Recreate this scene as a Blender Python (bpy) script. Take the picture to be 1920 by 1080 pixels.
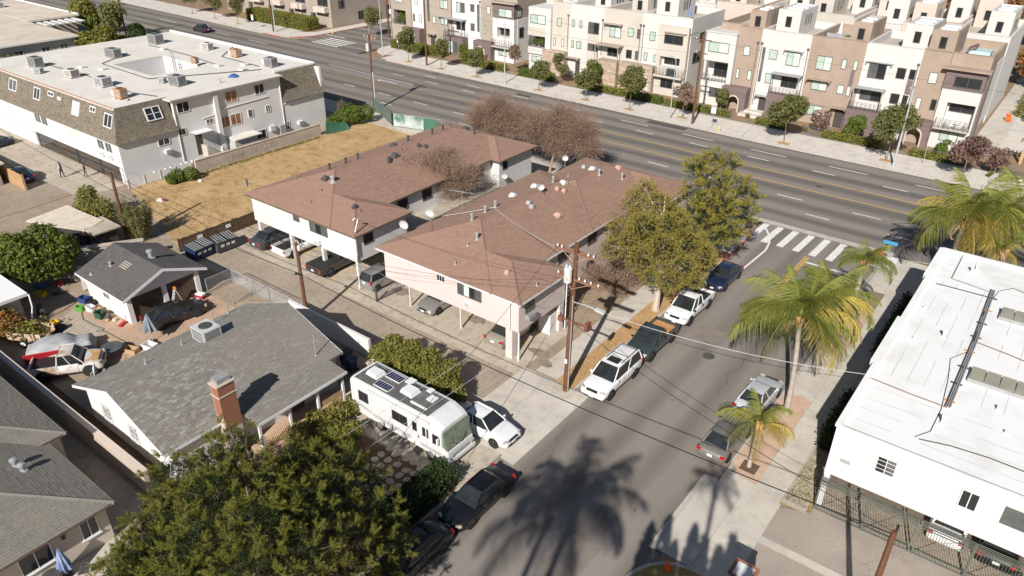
import bpy, math, random
from math import sin, cos, pi, radians, sqrt, atan2
from mathutils import Vector, Matrix
rnd = random.Random(7)
for _o in list(bpy.data.objects):
 bpy.data.objects.remove(_o)
scene = bpy.context.scene
COL = scene.collection
# ------------------------------------------------------------------ camera
cam_d = bpy.data.cameras.new('camera')
cam = bpy.data.objects.new('camera', cam_d)
COL.objects.link(cam)
scene.camera = cam
cam_d.sensor_width = 36.0
cam_d.lens = 1408.08 * 36.0 / 1920.0
cam_d.clip_end = 3000
cam_d.clip_start = 0.5
_pt, _rl, _yw = radians(29.4), radians(.617), radians(-37.265)
_fw = Vector((sin(_yw) * cos(_pt), cos(_yw) * cos(_pt), -sin(_pt)))
_r = Vector((cos(_yw), -sin(_yw), 0))
_u = _r.cross(_fw)
_r2 = cos(_rl) * _r + sin(_rl) * _u
_u2 = -sin(_rl) * _r + cos(_rl) * _u
cam.matrix_world = Matrix(((_r2.x, _u2.x, -_fw.x, 0), (_r2.y, _u2.y, -_fw.y, 0), (_r2.z, _u2.z, -_fw.z, 29.0), (0, 0, 0, 1)))
# ------------------------------------------------------------------ sky, sun, exposure
SUN_EL, SUN_AZ = radians(35.0), radians(163.0)      # azimuth clockwise from +Y; shadows fall 17 degrees left of +Y
world = bpy.data.worlds.new('World')
scene.world = world
world.use_nodes = True
_nt = world.node_tree
_bg = _nt.nodes['Background']
_sky = _nt.nodes.new('ShaderNodeTexSky')
_sky.sky_type = 'NISHITA'
_sky.sun_disc = False
_sky.sun_elevation = SUN_EL
_sky.sun_rotation = SUN_AZ
_sky.air_density = 1.0
_sky.dust_density = 0.5
_nt.links.new(_sky.outputs[0], _bg.inputs[0])
_bg.inputs[1].default_value = 0.05
sun_d = bpy.data.lights.new('sun', 'SUN')
sun_d.energy = 5.0
sun_d.angle = radians(0.55)
sun_d.color = (1.0, 0.95, 0.885)
sun = bpy.data.objects.new('sun', sun_d)
COL.objects.link(sun)
_sd = Vector((sin(SUN_AZ) * cos(SUN_EL), cos(SUN_AZ) * cos(SUN_EL), sin(SUN_EL)))
sun.rotation_euler = _sd.to_track_quat('Z', 'Y').to_euler()
sun.location = _sd * 80
vs = scene.view_settings
vs.view_transform = 'Standard'
vs.look = 'None'
vs.exposure = 0.34
vs.gamma = 1.0
vs.use_curve_mapping = False
# ------------------------------------------------------------------ materials
MATS = {}
def mat(name, c=(.5, .5, .5), c2=None, sc=1.0, rough=.8, metal=0., bump=0., bsc=None, island=None, stretch=None, spec=.3, c3=None, sc3=8., amt3=.5, coat=0., alpha=None, det=6., crack=None, lanes=None):
 """procedural material; c/c2 mixed by noise at scale sc (world units), c3 a finer second layer, island = list of colours picked per piece"""
 if name in MATS:
  return MATS[name]
 m = bpy.data.materials.new(name)
 m.use_nodes = True
 nt = m.node_tree
 N, L = nt.nodes, nt.links
 b = N['Principled BSDF']
 b.inputs['Roughness'].default_value = rough
 b.inputs['Metallic'].default_value = metal
 b.inputs['Specular IOR Level'].default_value = spec
 if coat:
  b.inputs['Coat Weight'].default_value = coat
  b.inputs['Coat Roughness'].default_value = .05
 geo = N.new('ShaderNodeNewGeometry')
 pos = geo.outputs['Position']
 if stretch:
  mp = N.new('ShaderNodeMapping')
  mp.inputs['Scale'].default_value = stretch
  L.new(pos, mp.inputs[0])
  pos = mp.outputs[0]
 def noise(scale, detail=det, p=pos):
  n = N.new('ShaderNodeTexNoise')
  n.inputs['Scale'].default_value = scale
  n.inputs['Detail'].default_value = detail
  n.inputs['Roughness'].default_value = .6
  L.new(p, n.inputs['Vector'])
  return n.outputs['Fac']
 def ramp(fac, stops):
  r = N.new('ShaderNodeValToRGB')
  e = r.color_ramp.elements
  e[0].position, e[0].color = stops[0][0], (*stops[0][1], 1)
  e[1].position, e[1].color = stops[-1][0], (*stops[-1][1], 1)
  for p_, c_ in stops[1:-1]:
   q = e.new(p_)
   q.color = (*c_, 1)
  L.new(fac, r.inputs[0])
  return r.outputs[0]
 def mix(fac, a, bb, mode='MIX'):
  x = N.new('ShaderNodeMix')
  x.data_type = 'RGBA'
  x.blend_type = mode
  for s, v in ((x.inputs['Factor'], fac), (x.inputs['A'], a), (x.inputs['B'], bb)):
   if hasattr(v, 'links') or hasattr(v, 'is_linked'):
    L.new(v, s)
   elif isinstance(v, (int, float)):
    s.default_value = v
   else:
    s.default_value = (*v, 1)
  return x.outputs['Result']
 col = None
 if island:
  n = len(island)
  col = ramp(geo.outputs['Random Per Island'], [(i / max(1, n - 1), k) for i, k in enumerate(island)])
  if c2 is not None:
   col = mix(ramp(noise(sc), [(.35, (0, 0, 0)), (.7, (1, 1, 1))]), col, c2)
 elif c2 is not None:
  col = ramp(noise(sc), [(.34, c), (.66, c2)])
 if c3 is not None:
  base = col if col is not None else c
  f3 = ramp(noise(sc3, 4., geo.outputs['Position']), [(.5, (0, 0, 0)), (.68, (amt3,) * 3)])
  col = mix(f3, base, c3)
 if lanes:                                   # worn wheel-track bands: (axis, period, phase, colour, amount)
  ax, per, ph, lc, am = lanes
  sx = N.new('ShaderNodeSeparateXYZ')
  L.new(geo.outputs['Position'], sx.inputs[0])
  mu = N.new('ShaderNodeMath'); mu.operation = 'MULTIPLY_ADD'
  L.new(sx.outputs[ax], mu.inputs[0])
  mu.inputs[1].default_value = 2 * pi / per
  mu.inputs[2].default_value = ph
  sn = N.new('ShaderNodeMath'); sn.operation = 'SINE'
  L.new(mu.outputs[0], sn.inputs[0])
  nz = noise(.35, 4.)
  ad = N.new('ShaderNodeMath'); ad.operation = 'MULTIPLY_ADD'
  L.new(sn.outputs[0], ad.inputs[0])
  ad.inputs[1].default_value = .3
  L.new(nz, ad.inputs[2])
  fl = ramp(ad.outputs[0], [(.35, (0, 0, 0)), (.85, (am,) * 3)])
  col = mix(fl, col if col is not None else c, lc)
 if crack:                                   # thin dark cracks: (scale, colour, width)
  vo = N.new('ShaderNodeTexVoronoi')
  vo.feature = 'DISTANCE_TO_EDGE'
  vo.inputs['Scale'].default_value = crack[0]
  wv = N.new('ShaderNodeVectorMath'); wv.operation = 'ADD'
  nn = N.new('ShaderNodeTexNoise'); nn.inputs['Scale'].default_value = .8
  nn.inputs['Detail'].default_value = 5
  L.new(geo.outputs['Position'], nn.inputs['Vector'])
  sc_ = N.new('ShaderNodeVectorMath'); sc_.operation = 'SCALE'
  L.new(nn.outputs['Color'], sc_.inputs[0]); sc_.inputs['Scale'].default_value = 3.0
  L.new(geo.outputs['Position'], wv.inputs[0]); L.new(sc_.outputs[0], wv.inputs[1])
  L.new(wv.outputs[0], vo.inputs['Vector'])
  fc = ramp(vo.outputs['Distance'], [(0, (.75, .75, .75)), (crack[2], (0, 0, 0))])
  mk = ramp(noise(.11, 2., geo.outputs['Position']), [(.45, (0, 0, 0)), (.55, (1, 1, 1))])
  fm = mix(1.0, fc, mk, 'MULTIPLY')
  col = mix(fm, col if col is not None else c, crack[1])
 if col is not None:
  L.new(col, b.inputs['Base Color'])
 else:
  b.inputs['Base Color'].default_value = (*c, 1)
 if bump:
  bp = N.new('ShaderNodeBump')
  bp.inputs['Strength'].default_value = bump
  bp.inputs['Distance'].default_value = .05
  L.new(noise(bsc or sc * 6, 5., geo.outputs['Position']), bp.inputs['Height'])
  L.new(bp.outputs[0], b.inputs['Normal'])
 if alpha is not None:
  b.inputs['Alpha'].default_value = alpha
 MATS[name] = m
 return m
def leaf_mat(name, cols, c2=None, sc=.6, trans=.25):
 """foliage: colour per leaf, a little light through it"""
 if name in MATS:
  return MATS[name]
 m = mat(name, island=cols, c2=c2, sc=sc, rough=.6, spec=.25)
 nt = m.node_tree
 N, L = nt.nodes, nt.links
 b = N['Principled BSDF']
 src = b.inputs['Base Color'].links[0].from_socket
 t = N.new('ShaderNodeBsdfTranslucent')
 L.new(src, t.inputs[0])
 mx = N.new('ShaderNodeMixShader')
 mx.inputs[0].default_value = trans
 L.new(b.outputs[0], mx.inputs[1]); L.new(t.outputs[0], mx.inputs[2])
 L.new(mx.outputs[0], N['Material Output'].inputs[0])
 return m
# setting
mat('earth', (.20, .155, .105), (.28, .22, .15), .25, bump=.3, c3=(.13, .105, .07), sc3=2.)
mat('asphalt_street', (.218, .193, .17), (.268, .24, .212), .45, rough=.9, bump=.15, bsc=14, c3=(.16, .14, .12), sc3=22., amt3=.3, stretch=(1, .18, 1), lanes=(0, 2.62, 1.2, (.15, .13, .113), .8), crack=(.13, (.11, .10, .09), .003))
mat('asphalt_blvd', (.205, .182, .16), (.255, .228, .20), .3, rough=.9, bump=.12, bsc=14, c3=(.10, .092, .085), sc3=16., amt3=.3, stretch=(.05, 1, 1), lanes=(1, 3.3, 2.4, (.118, .106, .095), .9), crack=(.11, (.08, .075, .07), .003))
mat('asphalt_alley', (.30, .245, .19), (.37, .305, .24), .35, rough=.9, bump=.2, bsc=12, c3=(.17, .14, .115), sc3=3., amt3=.5, crack=(.45, (.11, .09, .075), .012))
mat('asphalt_drive', (.31, .262, .222), (.38, .325, .275), .4, rough=.9, bump=.2, bsc=12, c3=(.18, .15, .13), sc3=9., amt3=.4, crack=(.3, (.13, .105, .09), .009))
mat('concrete', (.47, .43, .37), (.56, .515, .45), .5, rough=.85, bump=.06, c3=(.36, .32, .275), sc3=1.3, amt3=.5)
mat('concrete_far', (.55, .505, .45), (.62, .575, .52), .4, rough=.85, bump=.05, c3=(.38, .35, .31), sc3=.7, amt3=.5)
mat('concrete_old', (.40, .345, .275), (.49, .43, .35), .45, rough=.9, bump=.1, c3=(.22, .185, .145), sc3=1.6, amt3=.55, crack=(.3, (.17, .14, .11), .006))
mat('concrete_patio', (.40, .275, .19), (.50, .35, .25), .5, rough=.9, bump=.1, c3=(.30, .20, .14), sc3=2.4)
mat('kerb', (.42, .385, .335), (.52, .48, .42), 1.2, rough=.85, c3=(.3, .27, .23), sc3=3.)
mat('red_kerb', (.36, .07, .06), (.46, .13, .11), 2., rough=.7)
mat('paint_white', (.78, .77, .74), (.66, .65, .62), 1.6, rough=.7, c3=(.34, .32, .29), sc3=6., amt3=.35)
mat('paint_yellow', (.62, .38, .07), (.54, .33, .07), 1.2, rough=.7, c3=(.28, .20, .09), sc3=6., amt3=.35)
mat('paint_lot', (.60, .40, .09), (.48, .33, .12), 1.2, rough=.7)
mat('straw', (.41, .27, .13), (.53, .37, .19), .35, rough=.95, bump=.5, bsc=5, c3=(.25, .16, .075), sc3=.9, amt3=.8, stretch=(1, .5, 1))
mat('bark_mulch', (.41, .25, .12), (.51, .335, .17), .8, rough=.95, bump=.4, bsc=9, c3=(.26, .15, .075), sc3=5., amt3=.6)
mat('dry_lawn', (.30, .22, .085), (.38, .27, .11), .7, rough=.95, bump=.4, bsc=9, c3=(.20, .19, .06), sc3=2.4, amt3=.8)
mat('yard_dirt', (.28, .215, .155), (.37, .295, .22), .6, rough=.95, bump=.3, c3=(.20, .15, .10), sc3=3.)
mat('dark_soil', (.10, .062, .04), (.15, .095, .06), 1.0, rough=.95, bump=.4, c3=(.20, .14, .09), sc3=4.)
mat('gravel', (.34, .28, .22), (.46, .39, .32), 4., rough=.95, bump=.6, bsc=14)
mat('far_soil', (.22, .15, .09), (.30, .21, .13), .8, rough=.95, bump=.3)
mat('lawn', (.07, .11, .03), (.11, .15, .045), 2., rough=.9, bump=.3)
mat('brick_pave', (.48, .325, .235), (.56, .40, .30), .8, rough=.9, c3=(.40, .26, .19), sc3=3.)
# walls
mat('stucco_white', (.63, .622, .612), (.665, .657, .645), .35, rough=.9, bump=.06, bsc=20, c3=(.56, .55, .535), sc3=.5, amt3=.35)
mat('stucco_ivory', (.555, .54, .515), (.59, .575, .55), .35, rough=.9, bump=.06, bsc=20, c3=(.50, .485, .46), sc3=.6, amt3=.4)
mat('stucco_cream', (.62, .607, .585), (.655, .64, .62), .35, rough=.9, bump=.06, bsc=20, c3=(.56, .54, .51), sc3=.5, amt3=.35)
mat('stucco_grey', (.42, .42, .42), (.47, .47, .46), .5, rough=.9, bump=.05, bsc=20)
mat('stucco_pink', (.60, .505, .475), (.635, .54, .51), .35, rough=.9, bump=.06, bsc=20, c3=(.55, .465, .435), sc3=.6, amt3=.35)
mat('stucco_tan', (.33, .255, .20), (.375, .295, .235), .4, rough=.9, bump=.05, bsc=20, c3=(.30, .21, .15), sc3=.7, amt3=.4)
mat('stucco_taupe', (.34, .285, .235), (.38, .325, .27), .4, rough=.9, bump=.05, bsc=20)
mat('stucco_beige', (.50, .455, .40), (.545, .495, .435), .4, rough=.9, bump=.05, bsc=20, c3=(.455, .41, .36), sc3=.7, amt3=.3)
mat('stucco_peach', (.53, .455, .39), (.575, .495, .43), .4, rough=.9, bump=.05, bsc=20)
mat('panel_mauve', (.155, .115, .11), (.20, .15, .145), .5, rough=.8, stretch=(.3, .3, 9), bump=.1)
mat('stone', island=[(.42, .31, .23), (.50, .39, .30), (.36, .25, .18), (.56, .46, .37)], rough=.9, bump=.1, bsc=15)
mat('block_wall', (.42, .35, .29), (.50, .42, .35), .5, rough=.95, bump=.15, bsc=12, c3=(.32, .265, .22), sc3=1.2)
mat('grey_wall', (.27, .26, .25), (.34, .33, .31), .5, rough=.95, bump=.15, bsc=12)
mat('trim_white', (.70, .70, .695), rough=.5)
mat('trim_dark', (.07, .06, .055), rough=.6)
mat('trim_brown', (.12, .085, .065), (.16, .115, .09), 2., rough=.7)
mat('trim_bronze', (.13, .115, .10), rough=.5)
mat('metal_grey', (.34, .345, .35), (.42, .42, .42), 2., rough=.5, metal=.3)
mat('metal_light', (.60, .61, .61), (.70, .70, .69), 2., rough=.45, metal=.25)
mat('metal_dark', (.055, .055, .055), (.08, .08, .08), 3., rough=.6)
mat('metal_rust', (.40, .20, .09), (.55, .30, .13), 3., rough=.8)
mat('galv', (.46, .47, .47), (.56, .57, .57), 2., rough=.45, metal=.5)
mat('lamp_steel', (.42, .46, .47), (.48, .52, .53), .6, rough=.5, metal=.2)
mat('black_plastic', (.025, .025, .025), rough=.55)
mat('rubber', (.02, .02, .02), rough=.8)
mat('brick', island=[(.34, .15, .09), (.40, .185, .115), (.29, .125, .08), (.44, .215, .14)], rough=.9)
mat('mortar', (.50, .42, .35), rough=.95)
# roofs
mat('shingle_brown', island=[(.27, .168, .125), (.30, .188, .138), (.325, .205, .152), (.285, .175, .128), (.245, .155, .118), (.31, .20, .152)], c2=(.315, .20, .148), sc=.12, rough=.95)
mat('ridge_brown', (.235, .142, .11), (.275, .165, .13), 3., rough=.95)
mat('shingle_grey', island=[(.175, .16, .142), (.215, .20, .178), (.255, .24, .215), (.195, .178, .158), (.235, .22, .195), (.32, .315, .285), (.165, .15, .135)], c2=(.235, .215, .19), sc=.15, rough=.95)
mat('ridge_grey', (.18, .168, .152), (.215, .20, .18), 3., rough=.95)
mat('shingle_char', island=[(.085, .079, .078), (.105, .098, .096), (.125, .115, .11), (.095, .088, .087)], c2=(.125, .115, .108), sc=.3, rough=.95)
mat('ridge_char', (.05, .047, .048), rough=.95)
mat('shingle_green', island=[(.17, .165, .145), (.205, .195, .17), (.185, .18, .16), (.23, .21, .178), (.15, .155, .14)], c2=(.23, .205, .17), sc=.2, rough=.95)
mat('shingle_mansard', island=[(.15, .128, .098), (.185, .158, .12), (.215, .185, .142), (.17, .145, .11), (.13, .11, .086)], rough=.95)
mat('shingle_pale', island=[(.52, .45, .37), (.58, .51, .43), (.48, .42, .35)], rough=.95)
mat('roof_flat', (.63, .595, .54), (.71, .675, .62), .25, rough=.95, bump=.05, c3=(.50, .455, .395), sc3=.5, amt3=.5)
mat('roof_far', (.55, .475, .385), (.64, .565, .47), .18, rough=.95, c3=(.44, .37, .29), sc3=.4, amt3=.5)
mat('roof_white', (.76, .76, .75), (.79, .79, .78), .3, rough=.8, c3=(.62, .61, .585), sc3=.4, amt3=.6)
mat('deck_grey', (.40, .36, .31), (.47, .43, .38), .6, rough=.9)
# glass
mat('glass_dark', (.018, .02, .022), (.03, .034, .036), .7, rough=.12, spec=.6)
mat('glass_grey', (.07, .075, .078), (.12, .125, .125), .9, rough=.2, spec=.6)
mat('glass_green', (.36, .46, .40), (.46, .56, .49), .8, rough=.25, spec=.6)
mat('glass_blind', (.52, .62, .55), (.60, .68, .61), 1.5, rough=.35, spec=.5)
mat('glass_brown', (.20, .075, .035), (.38, .19, .10), 1.6, rough=.3, spec=.5)
mat('glass_car', (.014, .018, .019), (.03, .034, .034), 1.8, rough=.03, spec=1.0)
mat('skylight', (.24, .225, .18), (.30, .285, .23), 1.2, rough=.3, spec=.5)
# wood
mat('pole_wood', (.115, .050, .026), (.165, .078, .042), 1.0, rough=.85, stretch=(6, 6, .5), bump=.15)
mat('arm_wood', (.20, .105, .065), (.26, .145, .09), 2.0, rough=.85)
mat('fence_wood', island=[(.085, .055, .035), (.11, .072, .046), (.07, .046, .03)], rough=.9)
mat('wood_tan', (.40, .25, .13), (.50, .33, .18), 1.5, rough=.8)
mat('wood_brown', island=[(.105, .062, .038), (.14, .085, .052), (.085, .052, .034)], rough=.8)
mat('trunk', (.17, .125, .095), (.25, .19, .15), 2., rough=.95, stretch=(2, 2, .6), bump=.4)
mat('trunk_pale', (.42, .34, .27), (.54, .45, .37), 1.5, rough=.95, stretch=(3, 3, .5), bump=.3)
mat('trunk_palm', (.34, .29, .24), (.44, .38, .32), 1.2, rough=.95, stretch=(.6, .6, 7), bump=.4)
mat('trunk_red', (.36, .20, .125), (.44, .265, .175), 1.5, rough=.9)
mat('twig', (.235, .155, .112), (.31, .215, .155), 1.0, rough=.9)
mat('palm_boot', (.48, .22, .075), (.56, .40, .24), 2., rough=.9)
# foliage
leaf_mat('pine_dark', [(.145, .165, .024), (.185, .20, .033), (.225, .225, .042), (.25, .23, .052), (.16, .18, .028), (.28, .235, .064)], trans=.3)
leaf_mat('pine_mid', [(.24, .225, .04), (.285, .255, .05), (.33, .28, .06), (.26, .24, .044), (.34, .285, .075)], trans=.2)
leaf_mat('leaf_olive', [(.245, .215, .042), (.29, .25, .055), (.33, .275, .068), (.265, .23, .046), (.35, .28, .085), (.205, .185, .034)], trans=.2)
leaf_mat('leaf_street', [(.12, .13, .04), (.155, .16, .054), (.195, .185, .07), (.135, .145, .046)], trans=.2)
leaf_mat('leaf_green', [(.09, .135, .02), (.13, .175, .03), (.165, .20, .04), (.11, .155, .025)], trans=.3)
leaf_mat('leaf_ficus', [(.07, .10, .014), (.11, .14, .022), (.15, .17, .03), (.085, .115, .018), (.18, .185, .04)], trans=.25)
leaf_mat('leaf_hedge', [(.15, .165, .028), (.195, .195, .04), (.235, .215, .05), (.165, .175, .034), (.27, .22, .06)], trans=.25)
leaf_mat('pine_inner_shade', [(.03, .042, .011), (.045, .058, .015), (.024, .034, .009)], trans=.15)  # near-black needles: the shade inside the crowns is put into the colour
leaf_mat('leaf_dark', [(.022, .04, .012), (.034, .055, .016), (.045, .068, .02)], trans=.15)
leaf_mat('leaf_yellow', [(.20, .185, .04), (.26, .215, .06), (.16, .16, .035), (.30, .24, .085)], trans=.3)
leaf_mat('leaf_bamboo', [(.22, .205, .07), (.27, .235, .10), (.15, .17, .05), (.32, .27, .13)], trans=.3)
leaf_mat('leaf_dry', [(.24, .165, .115), (.29, .20, .145), (.20, .135, .095), (.32, .23, .17)], trans=.2)
leaf_mat('leaf_red', [(.26, .10, .06), (.32, .15, .07), (.20, .10, .05), (.30, .19, .07), (.16, .14, .04)], trans=.25)
leaf_mat('leaf_purple', [(.22, .125, .105), (.27, .165, .14), (.17, .10, .085), (.15, .125, .075)], trans=.2)
leaf_mat('leaf_orange', [(.45, .17, .06), (.36, .14, .05), (.12, .13, .03), (.10, .12, .03)], trans=.25)
leaf_mat('frond', [(.15, .205, .036), (.19, .235, .044), (.23, .255, .05), (.125, .18, .03)], c2=(.28, .265, .06), sc=.25, trans=.3)
leaf_mat('frond_gold', [(.44, .345, .07), (.50, .375, .085), (.36, .31, .065), (.54, .40, .12)], trans=.3)
leaf_mat('frond_dry', [(.46, .32, .18), (.52, .38, .23), (.38, .26, .14)], trans=.2)
leaf_mat('straw_blade', [(.48, .33, .155), (.55, .39, .20), (.40, .26, .115), (.34, .27, .11)], trans=.25)
# ------------------------------------------------------------------ mesh helpers
class MB:
 """collects pieces of geometry; build() links them as ONE mesh object"""
 def __init__(s):
  s.v, s.f = [], []
 def add(s, vs_, fs_):
  n = len(s.v)
  s.v += [tuple(p) for p in vs_]
  s.f += [tuple(i + n for i in f) for f in fs_]
  return s
 def quad(s, *p):
  return s.add(p, [tuple(range(len(p)))])
 def box(s, x0, x1, y0, y1, z0, z1):
  return s.add([(x0, y0, z0), (x1, y0, z0), (x1, y1, z0), (x0, y1, z0), (x0, y0, z1), (x1, y0, z1), (x1, y1, z1), (x0, y1, z1)],
                     [(3, 2, 1, 0), (4, 5, 6, 7), (0, 1, 5, 4), (1, 2, 6, 5), (2, 3, 7, 6), (3, 0, 4, 7)])
 def obox(s, c, size, rz=0., rx=0., ry=0.):
  h = [d / 2 for d in size]
  m = Matrix.Rotation(rz, 3, 'Z') @ Matrix.Rotation(ry, 3, 'Y') @ Matrix.Rotation(rx, 3, 'X')
  c = Vector(c)
  P = [c + m @ Vector((a * h[0], b * h[1], d * h[2])) for d in (-1, 1) for a, b in ((-1, -1), (1, -1), (1, 1), (-1, 1))]
  return s.add(P, [(3, 2, 1, 0), (4, 5, 6, 7), (0, 1, 5, 4), (1, 2, 6, 5), (2, 3, 7, 6), (3, 0, 4, 7)])
 def prism(s, pts, z0, z1):
  n = len(pts)
  P = [(x, y, z0) for x, y in pts] + [(x, y, z1) for x, y in pts]
  return s.add(P, [tuple(range(n - 1, -1, -1)), tuple(range(n, 2 * n))] + [(i, (i + 1) % n, n + (i + 1) % n, n + i) for i in range(n)])
 def cyl(s, p0, p1, r0, r1=None, n=8, caps=True):
  r1 = r0 if r1 is None else r1
  p0, p1 = Vector(p0), Vector(p1)
  d = (p1 - p0)
  if d.length < 1e-6:
   return s
  d.normalize()
  a = d.orthogonal().normalized()
  b = d.cross(a)
  P = [p0 + (a * cos(2 * pi * i / n) + b * sin(2 * pi * i / n)) * r0 for i in range(n)] + [p1 + (a * cos(2 * pi * i / n) + b * sin(2 * pi * i / n)) * r1 for i in range(n)]
  F = [(i, (i + 1) % n, n + (i + 1) % n, n + i) for i in range(n)]
  if caps:
   F += [tuple(range(n - 1, -1, -1)), tuple(range(n, 2 * n))]
  return s.add(P, F)
 def tube(s, pts, r, n=5):
  rs = r if isinstance(r, (list, tuple)) else [r] * len(pts)
  pts = [Vector(p) for p in pts]
  R = []
  a = None
  for i, p in enumerate(pts):
   d = (pts[min(i + 1, len(pts) - 1)] - pts[max(i - 1, 0)]).normalized()
   if a is None:
    a = d.orthogonal().normalized()
   a = (a - d * a.dot(d))
   a = a.normalized() if a.length > 1e-5 else d.orthogonal().normalized()
   b = d.cross(a)
   R.append([p + (a * cos(2 * pi * k / n) + b * sin(2 * pi * k / n)) * rs[i] for k in range(n)])
  P = [q for ring in R for q in ring]
  F = []
  for i in range(len(pts) - 1):
   for k in range(n):
    k2 = (k + 1) % n
    F.append((i * n + k, i * n + k2, (i + 1) * n + k2, (i + 1) * n + k))
  F += [tuple(range(n - 1, -1, -1)), tuple((len(pts) - 1) * n + k for k in range(n))]
  return s.add(P, F)
 def lathe(s, prof, c=(0, 0, 0), n=12):
  P, F = [], []
  for r, z in prof:
   P += [(c[0] + r * cos(2 * pi * k / n), c[1] + r * sin(2 * pi * k / n), c[2] + z) for k in range(n)]
  for i in range(len(prof) - 1):
   for k in range(n):
    k2 = (k + 1) % n
    F.append((i * n + k, i * n + k2, (i + 1) * n + k2, (i + 1) * n + k))
  F += [tuple(range(n - 1, -1, -1)), tuple((len(prof) - 1) * n + k for k in range(n))]
  return s.add(P, F)
 def mesh(s, name, material, smooth=False):
  me = bpy.data.meshes.new(name)
  me.from_pydata(s.v, [], s.f)
  if smooth:
   me.polygons.foreach_set('use_smooth', [True] * len(me.polygons))
  me.materials.append(MATS[material] if isinstance(material, str) else material)
  me.update()
  return me
 def build(s, name, material, parent=None, smooth=False, label=None, kind=None):
  return link(name, s.mesh(name, material, smooth), parent, label, kind)
def link(name, me, parent=None, label=None, kind=None):
 o = bpy.data.objects.new(name, me)
 COL.objects.link(o)
 if parent:
  o.parent = parent
 if label:
  o['label'] = label
 if kind:
  o['kind'] = kind
 return o
def thing(name, label, cat, loc=(0, 0, 0), rz=0., group=None, scale=1.):
 o = bpy.data.objects.new(name, None)
 o.empty_display_size = .3
 COL.objects.link(o)
 o.location = loc
 o.rotation_euler = (0, 0, rz)
 o.scale = (scale,) * 3
 return tag(o, label, cat, group)
def tag(o, label, cat, group=None):
 o['label'] = label
 o['category'] = cat
 if group:
  o['group'] = group
 return o
def copy_thing(root, loc, rz=None, label=None, scale=None):
 r = root.copy(); COL.objects.link(r)
 r.location = loc
 if rz is not None:
  r.rotation_euler = (0, 0, rz)
 if scale is not None:
  r.scale = (scale,) * 3 if isinstance(scale, (int, float)) else scale
 if label:
  r['label'] = label
 for ch in list(root.children):
  c = ch.copy(); COL.objects.link(c); c.parent = r
  for g in list(ch.children):
   d = g.copy(); COL.objects.link(d); d.parent = c
 return r
def sheet(name, pts, z, material, parent=None, kind='structure'):
 m = MB().quad(*[(x, y, z) for x, y in pts])
 return m.build(name, material, parent, kind=None if parent else kind)
def rect(x0, x1, y0, y1):
 return [(x0, y0), (x1, y0), (x1, y1), (x0, y1)]
def off(x):                      # the boulevard bends very slightly west of the junction
 return .027 * max(0., -30. - x)
# windows, doors on a wall plane: O = point on the wall, U = direction along it (left to right seen from outside), outward = normal
def wall_frame(O, U, nrm):
 O, U, nrm = Vector(O), Vector(U), Vector(nrm)
 return lambda u, z, d: tuple(O + U * u + Vector((0, 0, 1)) * z + nrm * d)
def wbox(mb, W, u0, u1, z0, z1, d0, d1):
 P = [W(u0, z0, d0), W(u1, z0, d0), W(u1, z0, d1), W(u0, z0, d1), W(u0, z1, d0), W(u1, z1, d0), W(u1, z1, d1), W(u0, z1, d1)]
 return mb.add(P, [(3, 2, 1, 0), (4, 5, 6, 7), (0, 1, 5, 4), (1, 2, 6, 5), (2, 3, 7, 6), (3, 0, 4, 7)])
def window(parent, W, u0, u1, z0, z1, frame='trim_white', pane='glass_dark', mull=1, rows=0, t=.05, depth=.06, panes=None, d0=0.002, sill=False):
 """a window: frame bars as the part, each pane a sub-part"""
 if u0 > u1:
  u0, u1 = u1, u0
 if z0 > z1:
  z0, z1 = z1, z0
 m = MB()
 wbox(m, W, u0, u1, z0, z0 + t, d0, depth)
 wbox(m, W, u0, u1, z1 - t, z1, d0, depth)
 wbox(m, W, u0, u0 + t, z0 + t, z1 - t, d0, depth)
 wbox(m, W, u1 - t, u1, z0 + t, z1 - t, d0, depth)
 n = mull + 1
 cuts = [u0 + t + (u1 - u0 - 2 * t) * i / n for i in range(n + 1)]
 for c in cuts[1:-1]:
  wbox(m, W, c - t * .4, c + t * .4, z0 + t, z1 - t, d0, depth * .9)
 for r in range(rows):
  zz = z0 + (z1 - z0) * (r + 1) / (rows + 1)
  wbox(m, W, u0 + t, u1 - t, zz - t * .25, zz + t * .25, d0, depth * .8)
 if sill:
  wbox(m, W, u0 - .05, u1 + .05, z0 - .06, z0 - .002, d0, depth + .05)
 w = m.build('window', frame, parent)
 for i in range(n):
  p = panes[i] if panes else pane
  q = MB()
  a, b = cuts[i] + .002, cuts[i + 1] - .002
  wbox(q, W, a, b, z0 + t * .6, z1 - t * .6, d0 * .5, depth * .45)
  q.build('pane', p, w)
 return w
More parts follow.
